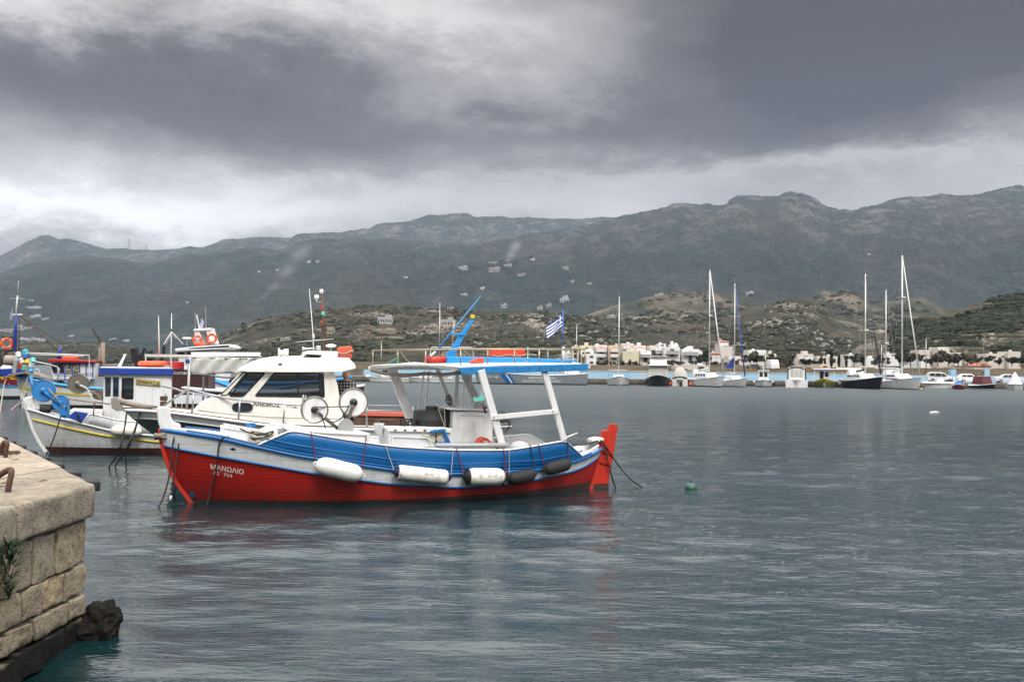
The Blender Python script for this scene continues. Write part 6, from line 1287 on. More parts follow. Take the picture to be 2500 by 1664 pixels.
lbox(s,1.0,3.0,-.7,.7,.8,1.3,'cuddy',WHITE2,.4,.1); MB().tube([s.P(1052,925,.2),s.P(1050,865,.2),s.P(1054,848,.2),s.P(1153,848,.2),s.P(1156,868,.2),s.P(1150,925,.2)],.11,7).build('gantry_frame',plain((.45,.46,.48),.5,.3),s.root,True); MB().tube([s.P(1073,925,0),s.P(1074,738,0)],[.10,.06],6).build('mast',STEEL,s.root,True); MB().tube([s.P(1077,925,0),s.P(1075,745,0)],.05,5).build('furled_sail',NB,s.root,True)
# coastguard boat
s=fb('coastguard_boat','grey coastguard launch with blue and white slash and lettering on its side',1165,936,240,R(-0.5),16.2,paint((.19,.215,.235),.5,.2),plain((.02,.025,.03)),WHITE,(2.25,1.7),beam=2.0,transom=.9)
s.root.location.y=QY-4.8; s.M=Matrix.Translation(s.root.location)@Matrix.Rotation(s.th,4,'Z'); s.MI=s.M.inverted(); s.co=s.MI@CO; s.R=s.MI.to_3x3()
fcg=lambda px,py:s.solve(px,py,.03)[2]
lettering('ΛΣ-148',WHITE,s.root,fcg,1189,921.5,1217,922.5,5.5,.02,shear=.2); lettering('ΛΙΜΕΝΙΚΟ ΣΩΜΑ',WHITE,s.root,fcg,1289,924,1357,925,4.6,.02); lettering('HELLENIC COAST GUARD',WHITE,s.root,fcg,1275,931.5,1369,932.5,4.6,.02)
for a,b,mm in((1221,1233,BLUE),(1233,1237,WHITE),(1237,1243,BLUE)):
    MB().add([s.solve(x_,y_,.025)[2] for x_,y_ in((a,913),(b,913),(b+8,924),(b+15,934.5),(a+15,934.5),(a+8,924))],[(0,1,2,5),(5,2,3,4)]).build('hull_slash',mm,s.root)
lbox(s,4.2,10.6,-1.5,1.5,1.7,2.6,'deckhouse',WHITE,.7,.2,taper=.12); lbox(s,5.6,9.4,-1.3,1.3,2.6,3.75,'wheelhouse',WHITE,.7,.2,taper=.15); lbox(s,5.9,9.1,-1.32,-1.2,2.95,3.4,'window',DG,.3,.1,bevel=0)
for k in range(5): lbox(s,5.2+k*1.05,5.8+k*1.05,-1.53,-1.44,2.0,2.3,'port',DG,0,0,bevel=0)
for k in range(9): p=s.X(.05+k*.11,s.zs(.05+k*.11),-1,-.1); MB().tube([p,p+Vector((0,0,.9))],.025,4).build('stanchion',STEEL,s.root)
MB().tube([s.X(u,s.zs(u)+.9,-1,-.1) for u in np.linspace(.05,.93,12)],.02,4).build('guard_rail',STEEL,s.root); lbox(s,13.0,15.2,-1.2,1.2,1.6,2.4,'engine_cover',WHITE,.2,.2); MB().torus((12.2,-1.95,2.2),(0,1,0),.3,.07,16,6).build('life_ring',LB_,s.root,True); MB().tube([(7.5,0,3.75),(7.5,0,5.6)],.06,5).build('mast',WHITE,s.root)
s=fb('motor_boat','white cruiser stern with black bow fender just beyond the coastguard launch',1168,935,30,R(178),4.5,WHITE2,NB,WHITE,(1.0,.9),beam=1.0)
# little buoys on the water
for px,py,mm,lab in((1550,946,RED,'tiny red marker float off the small sailing boat'),(1632,944,NB,'tiny black marker float off the cream covered boat'),(1928,950,RED,'tiny red marker float off the cabin boat with black edged canopy'),(2250,949,YEL,'tiny yellow marker float off the biggest yacht')):
    o=MB().sph((0,0,0),(.22,.22,.14),10,6).build('marker_float',mm,None,True); o.location=ground(px,py); tag(o,lab,'float')
o=MB().prism([(-.3,-.1,0),(.3,-.1,0),(.15,-.1,.12),(-.2,-.1,.1)],(0,.2,0)).build('driftwood',WHITE,None,bevel=.03); o.location=ground(2282,1008); tag(o,'small white scrap floating on the open water','litter')
# ---------------------------------------------------- cars on the quay
def wheel(parent,x,y,rr=.31):
    w_=MB().lathe((x,y-.1,rr),(x,y+.1,rr),[(0,rr*.9),(.15,rr),(.85,rr),(1,rr*.9)],16).build('wheel',RUBBER,parent,True,autosmooth=True); MB().lathe((x,y-.112,rr),(x,y+.112,rr),[(0,rr*.62),(1,rr*.62)],12).build('rim',plain((.45,.45,.46),.3,.7),w_,True,autosmooth=True)
def car(kind,label,px,Y,rz,bm,z=QZ):
    p=at(px,930,Y); t=thing('parked_car',label,'car',(p.x,Y,z),rz)
    if kind=='mpv': L_,sil,gl=4.2,[(-2.1,.35),(-2.1,.9),(-2.0,1.1),(-1.85,1.55),(-1.5,1.62),(.1,1.62),(.55,1.5),(1.15,1.05),(1.95,.88),(2.1,.7),(2.1,.35)],[[(-1.85,1.1),(-1.7,1.5),(-1.0,1.53),(-1.0,1.08)],[(-.9,1.08),(-.9,1.53),(0,1.52),(0,1.05)],[(.1,1.05),(.1,1.5),(.45,1.42),(.95,1.06)]]
    elif kind=='hatch': L_,sil,gl=3.6,[(-1.8,.32),(-1.8,.85),(-1.65,1.0),(-1.3,1.36),(-1.0,1.41),(.2,1.40),(.8,.98),(1.6,.82),(1.78,.65),(1.8,.32)],[[(-1.45,1.0),(-1.2,1.31),(-.65,1.33),(-.65,.97)],[(-.55,.97),(-.55,1.33),(.12,1.32),(.62,.97)]]
    else: L_,sil,gl=4.4,[(-2.2,.34),(-2.2,.85),(-1.9,.98),(-1.35,1.02),(-.85,1.38),(-.4,1.44),(.3,1.42),(1.05,1.0),(1.95,.85),(2.18,.65),(2.2,.34)],[[(-1.15,1.04),(-.75,1.34),(-.3,1.37),(-.3,1.02)],[(-.2,1.02),(-.2,1.38),(.25,1.36),(.85,1.0)]]
    rings=[]
    for y,k in((-.80,.90),(-.76,.97),(-.6,1),(0,1.02),(.6,1),(.76,.97),(.80,.90)): rings.append([Vector((x_,y*(1 if z_<1. else .86),.32+(z_-.32)*k)) for x_,z_ in sil])
    MB().loft(rings).build('body',bm,t,True,autosmooth=True)
    for s_ in(-1,1):
        for g in gl: MB().prism([Vector((x_,s_*(.80 if z_<1.1 else .71),.32+(z_-.32)*.96)) for x_,z_ in g],(0,s_*.02,0)).build('window',DG,t)
        for x_ in(-L_*.31,L_*.31): wheel(t,x_,s_*.72)
        MB().box((L_/2-.06,s_*.55,.66),(.1,.3,.14)).build('headlight',plain((.6,.6,.6),.1),t,bevel=.02); MB().box((-L_/2+.04,s_*.6,.8),(.08,.2,.2)).build('tail_light',RED,t,bevel=.02)
    MB().prism([Vector((x_,-.62,z_)) for x_,z_ in((.42,1.40),(.98,1.03),(1.02,1.05),(.46,1.43))],(0,1.24,0)).build('windscreen',DG,t); return t
CARP=paint((.50,.52,.54),.25,.1); CARW=paint((.72,.72,.72),.25,.15)
car('mpv','silver people carrier parked on the breakwater, first in the row of three',2295,QY+7,R(-8),CARP); car('hatch','white hatchback parked on the breakwater between the two silver cars',2366,QY+7,R(-6),CARW); car('sedan','silver saloon parked on the breakwater nearest the picture edge',2462,QY+7,R(-10),CARP)
def leafmat(a,b):
    def f(T):
        c=objc(T); oi=T.new('ShaderNodeObjectInfo').outputs['Random']; n=T.noise(c,1.2,3)
        return pbr(T,T.mix(T.mapr(n,.4,.6),a,b),.9,spec=.15)
    return mat('foliage',f)
# ============================================================ village behind the harbour
WASH=[paint((.62,.61,.58),.85,.3,.25,(.35,.32,.28)),paint((.58,.52,.38),.85,.3,.25,(.35,.30,.22)),paint((.66,.66,.66),.85,.25,.25,(.4,.4,.4)),paint((.55,.50,.44),.85,.3,.25,(.3,.26,.2)),paint((.60,.54,.50),.85,.3,.25,(.3,.26,.22))]
TILE=paint((.32,.10,.05),.8,.4,1.); DWIN=plain((.025,.028,.035),.25); BRN=plain((.14,.07,.045),.6); AWN=paint((.42,.16,.10),.8,.3)
_bm={}
def shbox(name,key,size,m):
    k=(key,tuple(round(q,2) for q in size))
    if k not in _bm: _bm[k]=MB().box((0,0,size[2]/2),size)
    me=_bm[k] if isinstance(_bm[k],bpy.types.Mesh) else None
    if me is None:
        o=_bm[k].build(name,m); _bm[k]=o.data; return o
    o=bpy.data.objects.new(name,me); col.objects.link(o); return o
def building(label,x0,x1,ytop,ybot,Y,floors,wm,roof='flat',balc=0,depth=None,style=0,cat='house',name='house',seed=0):
    q=random.Random(seed+int(x0)); a=at(x0,ybot,Y); b=at(x1,ybot,Y); c=at(x0,ytop,Y); W_=b.x-a.x; H=c.z-a.z; D=depth or max(W_*.7,7)
    t=thing(name,label,cat,(a.x,Y,a.z)); fh=H/floors
    MB().prism([(0,0,-3),(W_,0,-3),(W_,0,H),(0,0,H)],(0,D,0)).build('wall',wm,t)
    if roof=='flat':
        for p_,s_ in(((W_/2,.1,H),(W_,.2,.5)),((W_/2,D-.1,H),(W_,.2,.5)),((.1,D/2,H),(.2,D-.4,.5)),((W_-.1,D/2,H),(.2,D-.4,.5))): MB().box((p_[0],p_[1],p_[2]+.25),s_).build('parapet',wm,t)
        if q.random()<.75:
            w_=MB().lathe((W_*q.uniform(.2,.8)-.6,2,H+1.1),(W_*.5+.6,2,H+1.1),[(0,.22),(1,.22)],8).build('water_heater',WHITE2,t,True) if False else MB().box((W_*q.uniform(.2,.8),2.2,H+.75),(1.0,.7,.5)).build('water_heater',WHITE2,t,bevel=.2)
        if q.random()<.3: MB().box((W_*q.uniform(.3,.7),D*.6,H+.8),(W_*.3,3,1.6)).build('stair_house',wm,t)
    else:
        e=.45; MB().add([(-e,-e,H),(W_+e,-e,H),(W_+e,D+e,H),(-e,D+e,H),(W_*.3,D/2,H+W_*.2),(W_*.7,D/2,H+W_*.2)],[(0,1,5,4),(1,2,5),(2,3,4,5),(3,0,4),(0,3,2,1)]).build('roof',TILE,t)
        MB().box((W_*.35,D*.45,H+W_*.2),(.6,.6,1.1)).build('chimney',wm,t)
    n=max(1,int(W_/3.1))
    for f in range(floors):
        z0=f*fh
        for i in range(n):
            cx=(i+.5)*W_/n; door=q.random()<.35 and True
            ww,wh=(1.1,1.25) if not door else (1.15,2.1); z_=z0+(.95 if not door else .15)
            if z_+wh>z0+fh-.2: wh=fh-.3-(z_-z0)
            o=shbox('window','w',(ww,.10,round(wh,1)),DWIN); o.parent=t; o.location=(cx,-.03,z_)
            if q.random()<.7:
                s_=shbox('frame','f',(ww+.24,.05,round(wh,1)+.24),BRN if q.random()<.4 else WHITE2); s_.parent=t; s_.location=(cx,-.01,z_-.12)
        if balc and f>0:
            bx0=W_*(.08 if balc==1 else .05); bw=W_*(.84 if balc==1 else .5)
            if balc==2 and f%2: bx0=W_*.45
            sl=MB().box((bx0+bw/2,-.75,z0),(bw,1.5,.16)).build('balcony',wm,t)
            MB().box((bx0+bw/2,-1.46,z0+.58),(bw,.06,.95) if balc==1 else (bw,.06,.8)).build('railing',WHITE2 if style!=1 else GREYP,sl)
            if q.random()<.6: MB().prism([(bx0,-.02,z0+fh-.35),(bx0+bw,-.02,z0+fh-.35),(bx0+bw,-1.3,z0+fh-.85),(bx0,-1.3,z0+fh-.85)],(0,0,.06)).build('awning',AWN if style==2 else WASH[0],t)
    return t
VY=345
V=[('flat roofed cream three storey house at the village end nearest the blue canopy',1398,1412,848,888,1,0),
('cream three storey house with brown balcony door behind the flagpole',1417,1447,846,884,1,2),
('tall cream and white stepped house with rust coloured balconies',1453,1482,845,884,2,2),
('narrow cream house with red awnings beside the stepped one',1487,1511,846,884,1,2),
('pinkish terrace house with red roof terrace above its neighbours',1518,1548,841,862,4,2),
('white house with red awning stepping down the slope',1548,1577,846,870,0,2),
('long low cream house below the pink terrace',1520,1560,860,878,1,0),
('white house with blank end wall and outside stair',1562,1590,858,884,0,1),
('grey white two storey house before the white apartment block',1596,1624,852,872,2,1),
('white house with striped balconies in the middle of the row',1622,1660,850,876,0,1),
('broad white apartment block with two long balconies',1665,1706,855,876,2,1),
('low white house with stepped end at the shore below the tall cream houses',1432,1456,866,894,2,0)]
for i,(lab,x0,x1,y0,y1,wm,bl) in enumerate(V):
    building(lab,x0,x1,y0,y1,VY+(14 if y1<866 else -14 if y1>888 else 0)+3*(i%3),3 if y1-y0>30 else 2,WASH[wm],'flat',1 if bl else 0,9,style=bl,seed=i)
def hb(lab,x0,x1,y0,y1,Y,fl,wm,roof='flat',balc=0,depth=8,**k): return building(lab,x0,x1,y0,y1,Y,fl,WASH[wm],roof,balc,depth,seed=int(x1),**k)
hb('brick red house with tiled roof on the slope above the village',1755,1779,834,852,400,2,4,'hip',1); hb('orange wing below the red tiled slope house',1757,1787,848,856,392,1,4,'flat')
hb('small white house with bright red roof by the yacht masts',1738,1760,863,879,345,2,0,'hip'); hb('pink house with balconies and tiled terrace',1778,1808,872,886,335,2,4,'flat',1); hb('low pink annex with red roof',1805,1822,876,886,333,1,4,'hip')
hb('white flat house among trees on the right of the village',1827,1871,857,876,370,2,0,'flat',1); hb('pale grey green house behind dark trees',1948,1986,867,889,345,2,3,'flat',1); hb('low beige house with terrace by the cypresses',1994,2050,872,886,345,1,3)
hb('small white house with red terrace behind the black yacht mast',2098,2120,880,893,330,1,0); hb('white house with blue shutters between the yacht masts',2119,2142,879,890,332,1,2); hb('white flat roofed house above the biggest yacht',2165,2195,866,872,350,1,2); hb('unfinished beige house with open storeys',2290,2318,850,875,360,3,3,'flat',2); hb('beige house left of the unfinished one',2244,2272,857,872,365,2,3)
hb('long white bungalow at the foot of the terraced hill',2330,2348,864,872,370,1,0); hb('stone house with arcade at the foot of the terraced hill',2462,2492,861,879,350,2,3); hb('long low stone arcade beside the stone house',2408,2462,866,878,352,1,3); hb('tiny white shed by the right hand masts',2248,2272,876,886,335,1,2); hb('white sheds with red roof behind the bridge',2378,2420,893,897,300,1,0,'hip',depth=5)
hb('low beach bar with dark pergola roof behind the large yacht',1650,1732,897,905,215,1,3,depth=6); hb('cream shed at the shore by the kaiki',2003,2026,893,902,260,1,1); hb('white house partly under the blue awning boom',1380,1396,864,880,350,2,2)
for i,(x0,x1,y0,y1,wm) in enumerate(((1404,1420,868,888,2),(1452,1466,850,868,0),(1500,1520,866,886,2),(1586,1600,846,862,1),(1608,1626,842,854,0),(1640,1656,843,853,2),(1586,1606,870,888,0),(1700,1716,862,878,4),(1706,1726,878,892,0),(1880,1894,866,878,1),(2070,2086,868,880,0),(2200,2222,872,884,2))):
    hb(('narrow','stepped','square','small','tall','wide','plain','pink tinged','shaded','lone','half hidden','flat')[i]+' house filling the village gap near '+('the flagpole','the stepped house','the red awnings','the row end','the row end uphill','the apartment block','the outside stair','the apartment block east end','the shore by the big yacht mast','the trees','the cypresses','the tallest mast')[i],x0,x1,y0,y1,350+(x0%5),2,wm,'flat',i%2)
# houses scattered on the hills; size in photo pixels
HW=[paint(c_,.9,.4,.2,(.2,.18,.15)) for c_ in((.31,.30,.29),(.28,.24,.18),(.34,.34,.34),(.25,.23,.20),(.28,.24,.21))]
def hill_house(lay,px,py,wpx,hpx,label,wm=0,fl=2,roof='flat',group=None):
    p=on_layer(lay,px,py)
    if p is None: return
    sc_=p.y/FPX; W_=wpx*sc_; H=hpx*sc_; t=thing('hill_house',label,'house',(p.x,p.y-2,p.z+.05*H),0,group); D=max(W_*.5,5)
    MB().prism([(-W_/2,0,-H*.35),(W_/2,0,-H*.35),(W_/2,0,H),(-W_/2,0,H)],(0,D,0)).build('wall',HW[wm],t)
    if roof=='flat': MB().box((W_*.22,D*.5,H*1.2),(W_*.4,D*.8,H*.45)).build('upper_storey',HW[wm],t)
    else: MB().add([(-W_*.55,-.4,H),(W_*.55,-.4,H),(W_*.55,D,H),(-W_*.55,D,H),(-W_*.2,D/2,H*1.45),(W_*.2,D/2,H*1.45)],[(0,1,5,4),(1,2,5),(2,3,4,5),(3,0,4)]).build('roof',TILE,t)
    if wpx>14:
        n=max(2,int(wpx/6))
        for i in range(n):
            o=MB().box((-W_/2+(i+.5)*W_/n,-.04,H*.35),(W_/n*.45,.1,H*.42)).build('window',DWIN,t)
    return t
HH=[('near_hill',697,831,22,7,'small white house low on the near hillside',0),('near_hill',796,812,40,11,'yellow roofless house with dark openings behind the brown mast',1),('near_hill',940,789,36,16,'white two storey villa high on the near hill',2),('near_hill',941,812,50,9,'long pale yellow retaining building below the villa',1),('near_hill',950,826,70,4,'low yellow terrace wall house further down',1),('near_hill',1092,795,40,16,'white terraced row on the hill behind the blue boom',0),
('near_hill',1100,757,16,7,'little beige house on the crest left of the blue pole',3),('near_hill',1172,756,14,8,'small flat house on the crest behind the blue pole',3),('near_hill',1492,775,18,6,'white bungalow on the hill crest beside the small yacht mast',2),('near_hill',1605,768,16,4,'grey shed on the crest',3),('near_hill',1645,769,14,4,'pale shed on the crest',2),
('mountain',1230,751,15,9,'white house just over the near crest',0),('mountain',1378,738,22,11,'upper white villa above the terraced one',2),('mountain',1380,728,14,6,'topmost small white villa beside the flag',2),('mountain',1318,755,14,8,'grey half built house frame',3),('mountain',1340,749,12,8,'open concrete house frame',3),
('mountain',1610,727,22,10,'pinkish house on the knoll edge between the masts',4),('mountain',1831,719,18,7,'white house above the dark slope beside the tallest near mast',0),('mountain',1130,658,22,8,'white and orange house at the top of the slope village',0),('mountain',1207,662,28,9,'largest pale house of the slope village',4),('mountain',1205,645,26,6,'row of pale houses under the smoke',3),('mountain',1240,650,20,5,'flat pale house beside the smoke',0),('mountain',1275,673,24,5,'pinkish long house on the slope',4),('mountain',1300,635,12,4,'tiny white house highest of the slope village',2),
('mountain',1379,657,19,6,'cream house alone right of the slope village',1),('mountain',1178,707,13,6,'small white cube house halfway down the slope',2),('mountain',1133,720,16,4,'pair of tiny white huts',2),('mountain',1398,689,10,5,'reddish tiny house on the slope',4),('mountain',1437,694,17,4,'long red roofed house far up the slope',4),('mountain',754,641,9,5,'tiny white house left of its twin on the high slope',0),('mountain',775,641,10,5,'tiny pinkish house on the high slope',4),('mountain',632,664,7,3,'tiny white dot house above the smoke plume',2),('mountain',675,660,10,3,'tiny white roof on the dark slope',2),('mountain',990,678,11,3,'tiny low hut in the middle of the slope',2),('mountain',2122,623,6,4,'lone tiny hut high on the dark mountain',2),
('mountain',75,735,13,3,'tiny white house behind the trawler mast',2),('mountain',80,752,32,4,'long low white house on the slope behind the mast stays',2),('mountain',86,777,22,8,'white farmhouse above the bright quarry',2),('mountain',110,780,16,4,'small white annex beside the farmhouse',2),('mountain',457,739,7,3,'tiny white house low on the left slope',2),('mountain',275,830,16,4,'white house just above the headland crest',2),('mountain',308,833,14,4,'white house by the headland, right of its neighbour',2),('mountain',174,821,12,3,'tiny house behind the gantry jib',2)]
for h in HH: hill_house(h[0],h[1],h[2],h[3],h[4]*.9,h[5],h[6])
k=0
cl=[('mountain',12+i*13+random.uniform(-4,4),812-i*3+random.uniform(-5,5)) for i in range(5)]+[('mountain',52+i*7,832+random.uniform(-3,2)) for i in range(9)]
cl+=[('headland',336+i*2.0,845+i*.9+random.uniform(-2,3)) for i in range(22)]
for lay,px,py in cl:
    k+=1; hill_house(lay,px,py,random.uniform(6,12),random.uniform(4,6),'little white house in the far shore village' if lay!='headland' else 'little white house in the headland hamlet',random.choice((0,2,2,4)),group='houses of the far shore village' if lay!='headland' else 'hamlet houses on the headland')
HP=[o for o in col.objects if o.name.startswith('hill_house')]
q=np.random.RandomState(21); V=[];F=[]; c0=0
for o in HP:
    if o.location.y<1900: continue
    w_=max(abs(v.co.x) for v in [c for c in o.children if c.name.startswith('wall')][0].data.vertices)
    for i in range(9):
        sx=q.uniform(-2.6,2.6)*w_; s_=q.uniform(.25,.55)*w_; cx_=o.location.x+sx; cy_=o.location.y+q.uniform(-.5,2.5)*w_; cz_=zat('mountain',cx_,cy_)
        if cz_ is None: continue
        n=8; ring=[(math.cos(a)*s_*1.5,math.sin(a)*s_,0) for a in np.linspace(0,2*math.pi,n+1)[:-1]]
        V+=[(cx_+a*q.uniform(.8,1.2),cy_+b,cz_+s_*.1) for a,b,_ in ring]+[(cx_+a*.6,cy_+b*.6,cz_+s_*q.uniform(.7,1.)) for a,b,_ in ring]
        F+=[(c0+j,c0+(j+1)%n,c0+n+(j+1)%n,c0+n+j) for j in range(n)]+[(c0+n,c0+n+1,c0+n+2,c0+n+3),(c0+n,c0+n+3,c0+n+4,c0+n+7),(c0+n+4,c0+n+5,c0+n+6,c0+n+7)]; c0+=2*n
o=raw_obj('orchard_scrub',V,F,leafmat((.010,.018,.010),(.022,.030,.017))); o['kind']='stuff'; o['label']='dark groves round the houses on the slope'
# pale quarry scar, tracks
def strip(lay,pts,wpx,m,label,name='track'):
    P=[]
    for (a,b),(c,d) in zip(pts[:-1],pts[1:]):
        for i in range(10):
            k=i/10; q=on_layer(lay,a+(c-a)*k,b+(d-b)*k)
            if q is not None: P.append(q)
    if len(P)<3: return
    rr=[]
    for q in P:
        h=wpx*q.y/FPX; rr.append([q+Vector((0,-.5,-h*.5)),q+Vector((0,-.8,h*.5))])
    o=MB().loft(rr,False).build(name,m); o['kind']='structure'; o['label']=label
PALE=paint((.30,.26,.22),.95,.3,.05); TRK=paint((.22,.18,.14),.95,.3,.1)
strip('mountain',[(0,808),(30,806),(60,806),(85,797)],9,PALE,'pale quarry terrace on the far slope'); 
strip('near_hill',[(540,817),(580,829),(640,845),(700,858)],1.6,TRK,'pale track running down the near hill'); strip('near_hill',[(660,800),(730,793),(790,800),(850,812)],1.4,TRK,'dirt road across the near hill')
strip('near_hill',[(1020,775),(1060,772),(1100,762),(1130,756)],1.5,TRK,'dirt road climbing behind the yacht mast'); strip('near_hill',[(1640,776),(1700,772),(1760,770),(1800,773)],2.2,paint((.26,.19,.12),.95,.3,.1),'bare earth road on the crest')
strip('near_hill',[(1670,808),(1690,802),(1715,792)],1.5,TRK,'short footpath on the hillside'); strip('near_hill',[(1380,905-20),(1500,890),(1600,893),(1700,894)],1.2,TRK,'shore road behind the village')
# pylons on the skyline
for px,pt,pb,lab in((315,582,606,'tall lattice radio mast on the far ridge'),(357,597,611,'shorter lattice mast on the far ridge')):
    b=at(px,pb+3,5200); H=(at(px,pt,5200)-b).length; t=thing('radio_mast',lab,'mast',b); mb=MB()
    for s_ in(-1,1): mb.tube([(s_*H*.12,0,0),(s_*H*.02,0,H)],1.6,4)
    for k in range(6): z_=H*k/6; w_=H*(.12-.10*k/6); mb.tube([(-w_,0,z_),(w_*.85,0,z_+H/6)],1.0,4)
    mb.build('lattice',GREYP,t)
# ---------------------------------------------------- trees
LV=[leafmat((.028,.040,.018),(.055,.065,.03)),leafmat((.045,.045,.03),(.085,.075,.05)),leafmat((.012,.022,.014),(.03,.042,.022)),leafmat((.16,.115,.06),(.25,.18,.10))]
TRK_=plain((.07,.05,.035),.9)
def tree_mesh(kind,seed):
    q=np.random.RandomState(seed); n=520
    if kind=='cypress': z=q.rand(n); rr=.13*np.sin(np.pi*np.clip(z*.9+.08,0,1))**.6*np.sqrt(q.rand(n)); a=q.rand(n)*6.28; C=np.stack([rr*np.cos(a),rr*np.sin(a),.05+.95*z],-1); sz=.045
    else:
        lob=q.randn(9,3)*np.array([.26,.26,.14])+np.array([0,0,.62]); i=q.randint(0,9,n); d=q.randn(n,3); d/=np.linalg.norm(d,axis=1)[:,None]; C=lob[i]+d*(q.rand(n,1)**.4)*np.array([.20,.20,.17]); sz=.075
    u=q.randn(n,3); u/=np.linalg.norm(u,axis=1)[:,None]; v=np.cross(u,q.randn(n,3)); v/=np.linalg.norm(v,axis=1)[:,None]
    s_=sz*(.6+q.rand(n,1)); V=np.stack([C-u*s_,C+v*s_*.7,C+u*s_,C-v*s_*.7],1).reshape(-1,3); F=np.arange(4*n).reshape(n,4); return V,F
TM={}
def tree(kind,label,px,py,Y,hpx,lm,lay=None,squash=1.,name='tree',group=None):
    p=at(px,py,Y); h=hpx*Y/FPX
    t=thing(name,label,'tree' if name!='shrub' else 'shrub',p,random.uniform(0,6.2),group)
    key=(kind,random.randrange(4),id(lm))
    if key not in TM:
        V,F=tree_mesh(kind,key[1]*7+3); o=raw_obj('crown',V,F,lm); TM[key]=o.data; bpy.data.objects.remove(o)
        if (kind,'t') not in TM:
            mb=MB(); mb.tube([(0,0,-.06),(.01,0,.25),(0,.02,.5)],[.035,.028,.014],6)
            for a in(0,2.1,4.2): mb.tube([(0,0,.28),(.14*math.cos(a),.14*math.sin(a),.45),(.24*math.cos(a),.24*math.sin(a),.62)],[.018,.012,.005],5)
            o=mb.build('trunk',TRK_); TM[(kind,'t')]=o.data; bpy.data.objects.remove(o)
    for nm,me in(('crown',TM[key]),('trunk',TM[(kind,'t')])):
        o=bpy.data.objects.new(nm,me); col.objects.link(o); o.parent=t; o.scale=(h*squash,h*squash,h)
    return t
TR=[(1463,896,330,22,1,'olive brown'),(1478,897,328,24,1,'bare brown'),(1494,896,332,22,1,'grey brown'),(1508,896,330,24,1,'dusky'),(1524,897,328,20,1,'brown'),(1540,897,330,24,1,'dark brown'),(1556,896,332,20,1,'brown grey'),(1590,894,340,16,2,'dark green'),(1606,892,320,18,0,'grey green'),(1622,896,318,20,0,'palm green'),(1640,896,320,20,1,'brownish'),(1660,894,320,14,0,'olive'),(1690,893,320,16,0,'low green'),(1712,893,330,26,2,'very dark'),(1725,890,340,34,2,'tall dark'),(1745,898,300,18,1,'dry brown'),(1768,898,300,16,0,'green'),(1790,893,320,14,1,'brown'),(1832,890,320,30,0,'grey green'),(1848,890,325,26,0,'olive grey'),(1868,890,330,22,2,'dark'),(1900,901,280,34,1,'bushy bare brown'),(1920,900,285,28,1,'rust brown'),(1935,885,340,20,2,'dark'),(1968,893,320,18,2,'small dark'),(1985,894,320,16,2,'dark'),
(2085,893,300,30,1,'twiggy brown'),(2100,892,300,26,1,'twiggy'),(2135,895,290,18,0,'green'),(2155,893,300,26,1,'brown'),(2205,893,290,40,1,'big bare brown'),(2222,893,292,34,1,'bare'),(2240,890,300,28,1,'grey brown'),(2270,893,290,22,2,'dark'),(2290,893,290,30,1,'wide bare brown'),(2315,893,292,34,1,'bare brown'),(2340,893,290,30,1,'reddish bare'),(2362,893,292,28,1,'dull bare'),(2385,890,295,24,1,'grey bare'),(2410,888,300,20,0,'olive'),(2440,893,290,20,0,'dark olive'),(2470,893,292,24,0,'dense olive'),(2490,893,290,26,2,'dense dark'),(2285,862,370,14,2,'small dark'),(2025,866,380,12,2,'dark')]
w_o=['first','second','third','fourth','fifth','sixth','seventh','eighth']
for i,(px,py,Y,h,l,ad) in enumerate(TR):
    if px<1600: h*=.72
    sec='below the village' if px<1600 else 'among the village houses' if px<1900 else 'beside the cypresses' if px<2100 else 'behind the yachts' if px<2260 else 'on the shore before the terraced hill'
    tree('round','%s rounded tree %s'%(ad,sec),px,py,Y,h,LV[l],squash=random.uniform(.9,1.3),group='shore trees '+sec)
for px,h in((2005,26),(2014,22),(2030,34),(2048,28),(2066,26),(2000,20)): tree('cypress','slim dark cypress by the beige houses, '+{2000:'leftmost of its row',2005:'second of its row',2014:'third of its row',2030:'tallest of its row',2048:'fifth of its row',2066:'rightmost of its row'}[px],px,895,320,h,LV[2],group='cypress row')
for px in(1962,1975,1990): tree('round','small dark garden tree in front of the pale house',px,893,325,14,LV[2],group='garden trees')
# reeds and dry bank behind the wall
def scatter(name,label,lay,n,sz,m,xr,yr,mask=None,flat=.7,seed=1,cat=None):
    q=np.random.RandomState(seed); V=[];F=[]; on_layer(lay,1250,740); bv=LAY[lay+'_bvh']; k=0
    # one rough bush, many sizes
    bt=np.array([(math.cos(a)*math.cos(e),math.sin(a)*math.cos(e),math.sin(e)) for e in(-.2,.5,1.1) for a in np.linspace(0,2*math.pi,6)[:-1]]+[(0,0,1.)])
    fc=[]
    for r_ in range(2):
        for j in range(5): fc+= [(r_*5+j,r_*5+(j+1)%5,(r_+1)*5+(j+1)%5),(r_*5+j,(r_+1)*5+(j+1)%5,(r_+1)*5+j)]
    fc+=[(10+j,10+(j+1)%5,15) for j in range(5)]; fc=np.array(fc)
    Vs=[];Fs=[];c=0
    for i in range(n):
        px=q.uniform(*xr); py=q.uniform(*yr); d=ray(px,py).normalized(); h=bv.ray_cast(CO,d)
        if h[0] is None: continue
        p=np.array(h[0]); nz=fbm(np.array([p[0]*.02]),np.array([p[1]*.02]),3)[0]
        if nz< -.12+ .15*q.rand(): continue
        s_=sz*(.35+q.rand()**2.2)*(1+nz*1.5)
        w_=bt*(1+.35*(q.rand(len(bt),1)-.5)*2)*np.array([s_*q.uniform(.8,1.6),s_*q.uniform(.8,1.4),s_*flat])
        Vs.append(w_+p-np.array([0,0,s_*.12])); Fs.append(fc+c); c+=len(bt)
    o=raw_obj(name,np.concatenate(Vs),np.concatenate(Fs),m); o['kind']='stuff'; o['label']=label; return o
